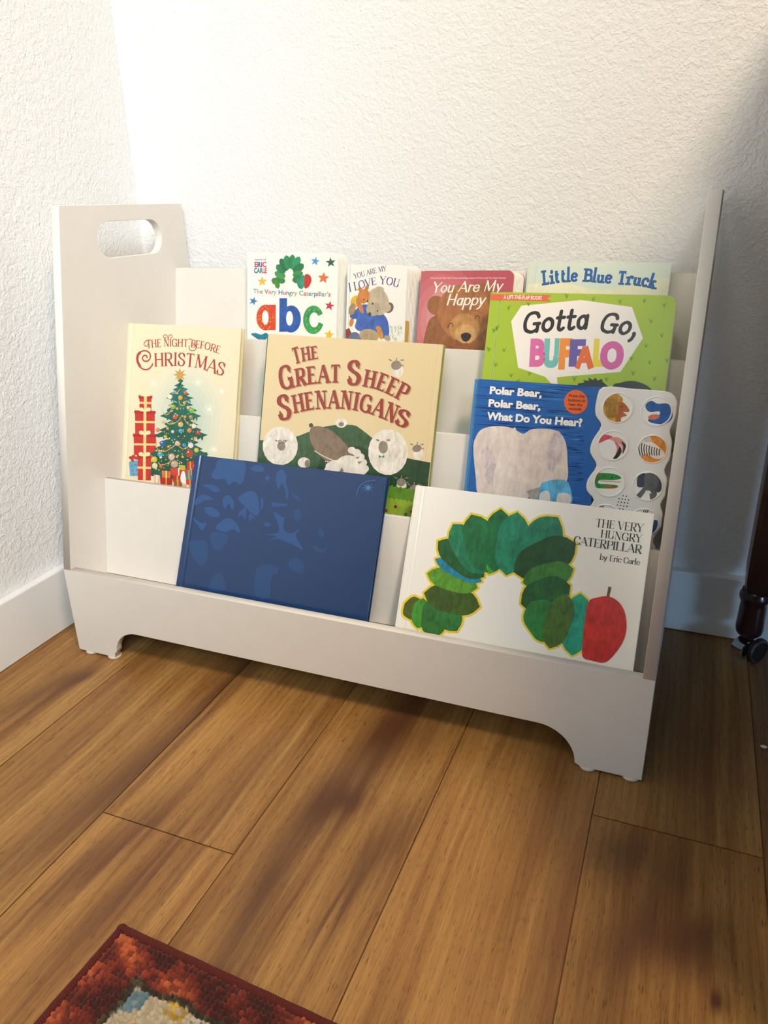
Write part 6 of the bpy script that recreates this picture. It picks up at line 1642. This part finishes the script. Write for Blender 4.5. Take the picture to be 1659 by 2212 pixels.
# ------------------------------------------------------------------ books
def clip(P, x0, x1, y0, y1):
    for ax, lim, sg in ((0, x0, 1), (0, x1, -1), (1, y0, 1), (1, y1, -1)):
        out = []
        for i in range(len(P)):
            a, b = P[i-1], P[i]; ia, ib = (a[ax]-lim)*sg >= 0, (b[ax]-lim)*sg >= 0
            if ia != ib:
                t = (lim-a[ax])/(b[ax]-a[ax]); out.append((a[0]+(b[0]-a[0])*t, a[1]+(b[1]-a[1])*t))
            if ib: out.append(b)
        P = out
        if len(P) < 3: return None
    return P
def paint_mesh(name, solid, arts, base, yoff, w, h, parent, mats, xo, groove=None):
    """cover board plus its printed shapes, one mesh; solid: (verts, faces) with front at y = 0"""
    V, F, cols = [], [], []
    for v in solid[0]: V.append(v)
    for f in solid[1]: F.append(f); cols.append((*lin(base), 0))
    for lay, c, br, P in arts:
        P = clip(P, .4, w*1000-.4, -h*1000+.4, -.4)
        if not P: continue
        q = [P[0]]
        for a in P[1:]:
            if math.hypot(a[0]-q[-1][0], a[1]-q[-1][1]) > .01: q.append(a)
        if len(q) < 3: continue
        ar = sum(q[i-1][0]*q[i][1]-q[i][0]*q[i-1][1] for i in range(len(q)))
        if abs(ar) < .01: continue
        if ar < 0: q.reverse()
        n = len(V); V += [(x/1000+xo, yoff-.00004-lay*.00002-(len(F) % 18)*1e-6, z/1000+h) for x, z in q]; F.append(tuple(range(n, n+len(q)))); cols.append((*lin(c), br))
    me = bpy.data.meshes.new(name); me.from_pydata(V, [], F)
    at = me.color_attributes.new('Col', 'FLOAT_COLOR', 'CORNER')
    for p, c in zip(me.polygons, cols):
        for i in p.loop_indices: at.data[i].color = c
    return link(name, me, parent, mats)
def outline(w, h, r, xo=0, x0=0):
    """rectangle with the two right corners rounded"""
    if r <= 0: return [(x0+xo, 0), (w+xo, 0), (w+xo, h), (x0+xo, h)]
    return [(x0+xo, 0)]+[(x+xo, z) for x, z in arc(w-r, r, r, -90, 0, 6)]+[(x+xo, z) for x, z in arc(w-r, h-r, r, 0, 90, 6)]+[(x0+xo, h)]
def extr(out, y0, y1):
    n = len(out); V = [(x, y0, z) for x, z in out]+[(x, y1, z) for x, z in out]
    F = [tuple(range(n)), tuple(range(2*n-1, n-1, -1))]+[(i, n+i, n+(i+1) % n, (i+1) % n) for i in range(n)]
    return V, F
def cover_solid(w, h, th, g, xo):
    """hardcover front board with a pressed hinge groove g = (centre, half width, depth)"""
    prof = [(0, .0009), (.0006, .0002), (.0014, 0), (g[0]-g[1], 0), (g[0]-g[1]*.4, g[2]*.8), (g[0], g[2]), (g[0]+g[1]*.4, g[2]*.8), (g[0]+g[1], 0), (w-.0006, 0), (w, .0005)]
    n = len(prof); V = []
    for z in (0, h): V += [(x+xo, y, z) for x, y in prof]
    for z in (0, h): V += [(x+xo, th, z) for x, y in prof]
    F = []
    for i in range(n-1):
        F.append((i, i+1, n+i+1, n+i)); F.append((2*n+i, 3*n+i, 3*n+i+1, 2*n+i+1)); F.append((i, 2*n+i, 2*n+i+1, i+1)); F.append((n+i, n+i+1, 3*n+i+1, 3*n+i))
    F.append((0, n, 3*n, 2*n)); F.append((n-1, 2*n+n-1, 3*n+n-1, n+n-1))
    return V, F
def book(tl, w, h, tanl, roll, th, key, base, label, board=False, sw=.004, spine=None, back=None, mats=None, r=0, hinge=(.0085, .0022, .0011), pages=None, fan=0, cat='book', group='picture books on the shelf'):
    a = math.atan(tanl); u0 = Vector((1, 0, 0)); v0 = Vector((0, math.sin(a), math.cos(a)))
    u = math.cos(roll)*u0+math.sin(roll)*v0; v = -math.sin(roll)*u0+math.cos(roll)*v0; y = v.cross(u)
    o = Vector(tl)-h*v+u*w/2
    root = thing('board_book' if board else 'picture_book', label, cat, (0, 0, 0), group)
    m = Matrix.Identity(4)
    for i in range(3): m[i][0], m[i][1], m[i][2], m[i][3] = u[i], y[i], v[i], o[i]
    root.matrix_world = m
    xo = -w/2; mats = mats or [MPG]; arts = draw(ART[key]); spine = spine or base; back = back or base
    if board:
        paint_mesh('front_cover', extr(outline(w, h, r, xo, sw+.0010), 0, .0016), arts, base, 0, w, h, root, mats, xo)
        paint_mesh('back_cover', extr(outline(w+fan, h, r, xo, .004), th-.0016, th), [], back, 0, w, h, root, mats, xo)
        sp = bmesh.new(); box(sp, (xo, .0003, 0), (xo+sw, th-.0002, h), .0012); so = from_bm('spine', sp, mats, root)
        at = so.data.color_attributes.new('Col', 'FLOAT_COLOR', 'CORNER')
        for d in at.data: d.color = (*lin(spine), 0)
        n = max(3, int((th-.0036)/.0021)); bm = bmesh.new()
        for k in range(n):
            y0 = .0018+(th-.0036)*k/n; V, F = extr(outline(w+fan*(k+1)/n-.0004, h-.0008, r, xo, .0042), y0, y0+(th-.0036)/n*.86)
            vs_ = [bm.verts.new((x, yy, z+.0003)) for x, yy, z in V]
            for f in F: bm.faces.new([vs_[i] for i in f])
        pg = from_bm('pages', bm, MBOARD, root)
        return root, pg
    paint_mesh('front_cover', cover_solid(w, h, .0022, hinge, xo), arts, base, 0, w, h, root, mats, xo)
    paint_mesh('back_cover', extr([(xo, 0), (xo+w, 0), (xo+w, h), (xo, h)], th-.0022, th), [], back, 0, w, h, root, mats, xo)
    sp = bmesh.new(); box(sp, (xo-.0016, .0010, .0004), (xo+.0008, th-.0006, h-.0004), .0006); so = from_bm('spine', sp, mats, root)
    at = so.data.color_attributes.new('Col', 'FLOAT_COLOR', 'CORNER')
    for d in at.data: d.color = (*lin(spine), 0)
    bm = bmesh.new(); box(bm, (xo+.0012, .0024, .003), (xo+w-.0035, th-.0024, h-.003)); from_bm('pages', bm, pages or MPAGE, root)
    return root, None
K = math.radians
# front tier
book((.1787, .1141, .3052), .3009, .2145, .478, K(-.14), .0098, 'blue', '#063465', 'wide glossy navy blue hardcover with faint animal silhouettes on the front tier', mats=[MPX], hinge=(.0095, .0028, .0013))
book((.5215, .1109, .2993), .2945, .2105, .490, K(-.25), .0105, 'cat', '#f0eee9', 'white hardcover with a green leafy arch and red shape, front tier beside the right panel', hinge=(.0105, .0028, .0013))
# second tier
book((.0120, .2068, .4753), .2045, .2810, .297, K(-.09), .0110, 'xmas', '#e4dabc', 'cream hardcover with a decorated Christmas tree on its cover beside the left panel', spine='#b9848a', back='#e6d8a6', hinge=(.0085, .0022, .0010), mats=[MPM])
book((.2615, .2054, .4690), .2653, .2750, .301, K(-.81), .0110, 'sheep', '#decba0', 'yellow cream hardcover with white sheep on green hills behind the navy book', mats=[MPX], spine='#3a5a3c', back='#8f9a4c', hinge=(.256, .0016, .0009))
pol, _ = book((.5758, .1854, .4269), .1640, .2295, .283, K(-.16), .0150, 'polar', '#2062b0', 'blue sound book with white title and a white panel of eight round picture buttons', board=True, spine='#3a86c8', r=0, cat='sound book')
def extras_polar():
    xo, h = -.082, .2295
    def slab_(name, pts, y0, y1, mat, parent, bev=.0008):
        me = plate([[(x/1000+xo, z/1000+h) for x, z in pts]], y1-y0, lambda a, b, t: Vector((a, y1-(y1-y0)*t, b)), bev)
        for p in me.polygons: p.use_smooth = False
        return link(name, me, parent, mat)
    pr = lambda r: [(min(r[i]/10, 249.3), max(r[i+1]/10, -228.4)) for i in range(0, len(r), 2)]
    P = pr(MODULE_OUTLINE); out = []
    for q in P:
        if not out or math.hypot(q[0]-out[-1][0], q[1]-out[-1][1]) > .4: out.append(q)
    mod = slab_('sound_panel', out, -.0042, .0135, MPL, pol, .0018); mod['label'] = 'white plastic panel with wavy edges'
    for i, (cx, cz, r) in enumerate(MODULE_BUTTONS):
        ring = bmesh.new(); n = 40
        prof = [(r, -.0043), (r-.4, -.0052), (r-1.5, -.0056), (r-2.0, -.0044), (r-2.2, -.0043)]
        rows = [[ring.verts.new(((cx+a*math.cos(2*math.pi*k/n))/1000+xo, y, (cz+a*math.sin(2*math.pi*k/n))/1000+h)) for k in range(n)] for a, y in prof]
        for a, b in zip(rows, rows[1:]):
            for k in range(n): ring.faces.new((a[k], a[(k+1) % n], b[(k+1) % n], b[k]))
        ring.faces.new(rows[-1])
        arts = draw(ART['button%d' % i])
        me = bpy.data.meshes.new('tmp'); bmesh.ops.recalc_face_normals(ring, faces=ring.faces); ring.to_mesh(me); ring.free()
        V = [tuple(v.co) for v in me.vertices]; F = [tuple(p.vertices) for p in me.polygons]; bpy.data.meshes.remove(me)
        paint_mesh('button', (V, F), arts, '#eeeeec', -.00432, .25, h, mod, [MPG], xo)
    bm = bmesh.new()
    for x, z in [(SPEAKER_HOLES[i]/10, SPEAKER_HOLES[i+1]/10) for i in range(0, len(SPEAKER_HOLES), 2)]:
        lathe_pts = [bm.verts.new((x/1000+xo+.0008*math.cos(k*.6283), -.00426, z/1000+h+.0008*math.sin(k*.6283))) for k in range(10)]
        bm.faces.new(lathe_pts)
    sp = from_bm('speaker_holes', bm, MHOLE, mod)
    A = draw(ART['sticker'])
    c = A[0][3]; n = len(c)
    V, F = extr([(x/1000+xo, z/1000+h) for x, z in c], -.00034, -.00020)
    st = paint_mesh('round_sticker', (V, F), A[1:], '#e8641e', -.00034, .25, h, pol, [MPM], xo); st['label'] = 'round orange sticker'
extras_polar()
# third tier
book((.5736, .2648, .5274), .2349, .2325, .338, K(.03), .0222, 'gotta', '#a5c236', 'lime green padded board book with a white speech bubble', board=True, r=.011, spine='#a5c236', fan=.001, sw=.0135)
# back tier
book((.1638, .3262, .5728), .1594, .1710, .170, K(-.1), .0185, 'abc', '#f0eee9', 'small white board book with large red, blue and green letters, leftmost of the back tier', board=True, r=.010, fan=.007, sw=.006)
lv, _ = book((.3401, .3187, .5563), .0960, .1555, .185, K(.34), .0245, 'love', '#efede7', 'narrow white board book showing a bear in a blue sweater', board=True, r=.010, fan=.0115)
pp = extr([(.046, 0), (.0535, 0), (.0535, .0765), (.046, .0765)], .00162, .00176)
lp = paint_mesh('printed_page', pp, [], '#b8923c', 0, .096, .1555, lv, [MPM], -.048); lp['label'] = 'ochre printed strip of the page below the cover'
book((.4557, .3214, .5485), .1365, .1480, .294, K(.8), .0200, 'happy', '#b5505f', 'pink board book showing a sleepy brown bear', board=True, r=.009, fan=.011, spine='#b04a5c')
book((.6093, .3366, .5611), .1866, .1640, .262, K(-.14), .0085, 'truck', '#d3e0d6', 'pale green and cream book with dark blue title, behind the lime green book', mats=[MPM])

# ------------------------------------------------------------------ rug
def rug():
    root = thing('rug', 'red and orange pile rug with cream and blue centre at the bottom edge', 'rug', (.396, -.381, 0)); root.rotation_euler = (0, 0, math.radians(-3.2))
    Wd, Ln = .62, .95
    bm = bmesh.new(); box(bm, (.004, -Ln+.004, 0), (Wd-.004, -.004, .0045)); from_bm('backing', bm, plain('rug_backing', '#5a3a2a', .9), root)
    def steps(fine, end, a=.0014, c=.006):
        out = [0.0]
        while out[-1] < end: out.append(min(end, out[-1]+(a if out[-1] < fine else c)))
        return out
    xs, ys = steps(.30, Wd), steps(.15, Ln)
    nx, ny = len(xs)-1, len(ys)-1; V, F, cols = [], [], []
    r2 = random.Random(3); ph = [[r2.random() for _ in range(220)] for _ in range(300)]
    lo = lambda x, y, f, o: math.sin(x*f+o+1.7*math.sin(y*f*.8+o*2))*math.cos(y*f*1.1-o+1.3*math.sin(x*f*.7))
    reds = [lin(c) for c in ('#6e2418', '#82301e', '#a84c28', '#c06236', '#5c1a14', '#983e24', '#461412')]
    mids = [lin(c) for c in ('#cdbfa6', '#d8ccb4', '#c2b59c', '#b8ab92')]; blues = [lin(c) for c in ('#7c98a4', '#8aa3a6', '#5f8292')]; yel = [lin(c) for c in ('#c9a23c', '#d8b458')]
    olive = [lin(c) for c in ('#3a3222', '#2c2a1c', '#4a4430')]
    cell = .0050
    def tuft(x, y):
        i, j = int(x/cell), int(-y/cell); q = ph[j % 300][i % 220]
        bx, by = x-.047-.002*math.sin(y*90), -y-.034-.002*math.sin(x*110)
        n1 = lo(x, y, 62, .4)+.8*(q-.5)
        if bx < 0 or by < 0: 
            k = 3 if n1 > .85 else 2 if n1 > .62 else 5 if n1 > .4 else 1 if n1 > .12 else 0 if n1 > -.2 else 4 if n1 > -.5 else 6
            return reds[k], q
        if bx < .006 or by < .006: return olive[int(q*2.99)], q
        n2 = lo(x, y, 75, 2.1)+.7*(q-.5)
        if n2 > .42: return blues[int(q*2.99)], q
        if n2 < -.62: return yel[int(q*1.99)], q
        if lo(x, y, 48, 5)+.3*(q-.5) > .75: return reds[2], q
        return mids[int(q*3.99)], q
    for j in range(ny+1):
        for i in range(nx+1):
            x, y = xs[i], -ys[j]
            c, q = tuft(x, y); fx, fy = (x/cell) % 1, (-y/cell) % 1
            d = max(0, 1-2.6*((fx-.5)**2+(fy-.5)**2))
            e = min(1, min(x, -y, Wd-x)/.006)
            V.append((x+r2.uniform(-.0003, .0003), y+r2.uniform(-.0003, .0003), (.0055+e*(.0020+.0046*d*(.45+q))))); cols.append((*[v*(.62+.30*q+.45*d*q+.12*r2.random()) for v in c], 1))  # highlights painted on tuft crowns and shade between tufts, besides random yarn tone
    for j in range(ny):
        for i in range(nx):
            a = j*(nx+1)+i; F.append((a, a+1, a+nx+2, a+nx+1))
    me = bpy.data.meshes.new('pile'); me.from_pydata(V, [], F)
    at = me.color_attributes.new('Col', 'FLOAT_COLOR', 'POINT')
    for d, c in zip(at.data, cols): d.color = c
    for p in me.polygons: p.use_smooth = True
    k = NT('rug_wool'); a = k.n('ShaderNodeAttribute'); a.attribute_name = 'Col'
    f = k.noise(k.coords(), 900, 2); k.set(Base_Color=k.mix(k.math('MULTIPLY', f, .35), a.outputs['Color'], (.02, .008, .006)), Roughness=.95, Sheen_Weight=.15); k.bump(f, .5, .0012)
    o = link('pile', me, root, k.m); o['kind'] = 'stuff'
    # bound edge: rounded roll of yarn wraps along the rim
    kb = NT('rug_binding'); wv = kb.n('ShaderNodeTexWave', wave_type='BANDS', bands_direction='DIAGONAL'); wv.inputs['Scale'].default_value = 260; kb.l(kb.coords(), wv.inputs['Vector'])
    kb.set(Base_Color=kb.mix(wv.outputs['Fac'], lin('#4a1512'), lin('#6c231c')), Roughness=.9); kb.bump(wv.outputs['Fac'], .6, .001)
    bm = bmesh.new()
    for (ax, ay), (bx, by) in (((0, 0), (Wd, 0)), ((0, 0), (0, -Ln)), ((Wd, 0), (Wd, -Ln))):
        n = 60; ring = []
        for i in range(n+1):
            t = i/n; x, y = ax+(bx-ax)*t, ay+(by-ay)*t; nx_, ny_ = (0, 1) if ay == by else (1, 0); row = []
            for a_ in range(12):
                an = a_*math.pi/6; d = .0046*math.cos(an); z = .0058+.0052*math.sin(an); row.append(bm.verts.new((x+nx_*d, y+ny_*d, z+.0003*math.sin(i*1.7))))
            ring.append(row)
        for r0, r1 in zip(ring, ring[1:]):
            for a_ in range(12): bm.faces.new((r0[a_], r0[(a_+1) % 12], r1[(a_+1) % 12], r1[a_]))
        bm.faces.new(ring[0]); bm.faces.new(ring[-1])
    bmesh.ops.create_uvsphere(bm, u_segments=14, v_segments=8, radius=.0056, matrix=Matrix.Translation((0, 0, .006)))
    from_bm('bound_edge', bm, kb.m, root, True)
rug()

# ------------------------------------------------------------------ dark cabinet standing on casters at the right
def cabinet():
    X0, X1, Y0, Y1, Z0, Z1 = .950, 1.56, -.36, .362, .46, .965
    root = thing('cabinet', 'dark mahogany cabinet on casters at the right edge, only one leg visible', 'cabinet', ((X0+X1)/2, (Y0+Y1)/2, 0))
    def sh(o): 
        for v in o.data.vertices: v.co -= Vector(((X0+X1)/2, (Y0+Y1)/2, 0))
        return o
    bm = bmesh.new(); box(bm, (X0+.006, Y0+.006, Z0), (X1-.006, Y1-.004, Z1-.022), .003); sh(from_bm('body', bm, MMAH, root))
    bm = bmesh.new(); box(bm, (X0, Y0, Z1-.0215), (X1, Y1, Z1), .004); sh(from_bm('top', bm, MMAH, root))
    for dx, x0, x1 in ((0, X0+.02, (X0+X1)/2-.003), (1, (X0+X1)/2+.003, X1-.02)):
        bm = bmesh.new(); box(bm, (x0, Y0-.006, Z0+.03), (x1, Y0+.0055, Z1-.05), .002); d = sh(from_bm('door', bm, MMAH, root))
        bm = bmesh.new(); bmesh.ops.create_uvsphere(bm, u_segments=14, v_segments=8, radius=.010, matrix=Matrix.Translation((x1-.03 if not dx else x0+.03, Y0-.015, .7))); sh(from_bm('knob', bm, MCHR, d, True))
    for lx, ly in ((.9665, .330), (1.530, .330), (1.03, -.32), (1.530, -.32)):
        hw = .0215; bm = bmesh.new()
        # square upper leg whose lower corners are rounded into the turning
        lv = []
        for z, rr in ((.113, .35), (.118, .6), (.126, .82), (.138, .95), (.150, 1), (Z0+.001, 1)):
            ring = []
            for i in range(32):
                a_ = 2*math.pi*i/32; c, s_ = math.cos(a_), math.sin(a_); sq = 1/max(abs(c), abs(s_)); k_ = (1-rr)*.92+rr*min(sq, 1.36)
                ring.append(bm.verts.new((lx+hw*k_*c*(.9+.1*rr), ly+hw*k_*s_*(.9+.1*rr), z)))
            lv.append(ring)
        for a, b in zip(lv, lv[1:]):
            for i in range(32): bm.faces.new((a[i], a[(i+1) % 32], b[(i+1) % 32], b[i]))
        bm.faces.new(list(reversed(lv[0]))); bm.faces.new(lv[-1])
        leg = sh(from_bm('leg', bm, MMAH, root))
        bm = bmesh.new(); lathe(bm, [(.0150, .0405), (.0178, .044), (.0192, .052), (.0186, .066), (.0180, .090), (.0176, .0945), (.0196, .0965), (.0212, .101), (.0212, .106), (.0190, .110), (.0186, .1135)], lx-.004, ly, 32)
        tf = sh(from_bm('turned_foot', bm, MMAH, leg, True))
        bm = bmesh.new(); lathe(bm, [(.0045, .028), (.0045, .0408)], lx-.002, ly, 12)
        ang = math.radians(48); ca, sa = math.cos(ang), math.sin(ang); R = .0200
        T_ = lambda x, wy, z: (lx-.006+ca*x-sa*wy, ly-.004+sa*x+ca*wy, z)
        hood = []
        for wy in (-.010, -.0085, .0085, .010):   # bent sheet hood over the wheel
            k_ = .94 if abs(wy) > .009 else 1
            hood.append([bm.verts.new(T_(.004+.0235*k_*math.cos(math.radians(t)), wy, .0205+.0150*k_*math.sin(math.radians(t)))) for t in range(60, 226, 15)])
        for a, b_ in zip(hood, hood[1:]):
            for i in range(len(a)-1): bm.faces.new((a[i], a[i+1], b_[i+1], b_[i]))
        for side_, hh in ((-1, hood[0]), (1, hood[-1])): bm.faces.new(hh if side_ < 0 else list(reversed(hh)))
        sh(from_bm('caster_fork', bm, MCHR, leg))
        for nm, mt, q in (('caster_wheel', MRUB, ((-.0165, .86), (-.0155, .98), (-.0110, 1.0))), ('caster_rim', MCHR, ((-.0175, .80), (-.0170, .88), (-.0164, .88), (-.0164, .80)))):
            bm = bmesh.new(); n = 32; rows = []
            for wy, k_ in q: rows.append([bm.verts.new(T_(.006+R*k_*math.cos(2*math.pi*i/n), wy-.004, .0202+R*k_*math.sin(2*math.pi*i/n))) for i in range(n)])
            for a, b_ in zip(rows, rows[1:]):
                for i in range(n): bm.faces.new((a[i], a[(i+1) % n], b_[(i+1) % n], b_[i]))
            if nm == 'caster_wheel':
                for rr in (rows[0], list(reversed(rows[-1]))): bm.faces.new(rr)
            sh(from_bm(nm, bm, mt, leg))
cabinet()

# ------------------------------------------------------------------ a scrap of paper on the dark floor
bm = bmesh.new(); bmesh.ops.create_icosphere(bm, subdivisions=2, radius=.0032)
for v in bm.verts: v.co = Vector((v.co.x*1.3+.0006*math.sin(v.co.y*1900), v.co.y*.8, v.co.z*.45+.0013+.0004*math.sin(v.co.x*1500)))
o = from_bm('paper_scrap', bm, plain('scrap_paper', '#dfe4e2', .8), None); o.location = (.9775, .118, .0001); o['label'] = 'tiny white scrap on the dark floor below the cabinet caster'; o['category'] = 'scrap'
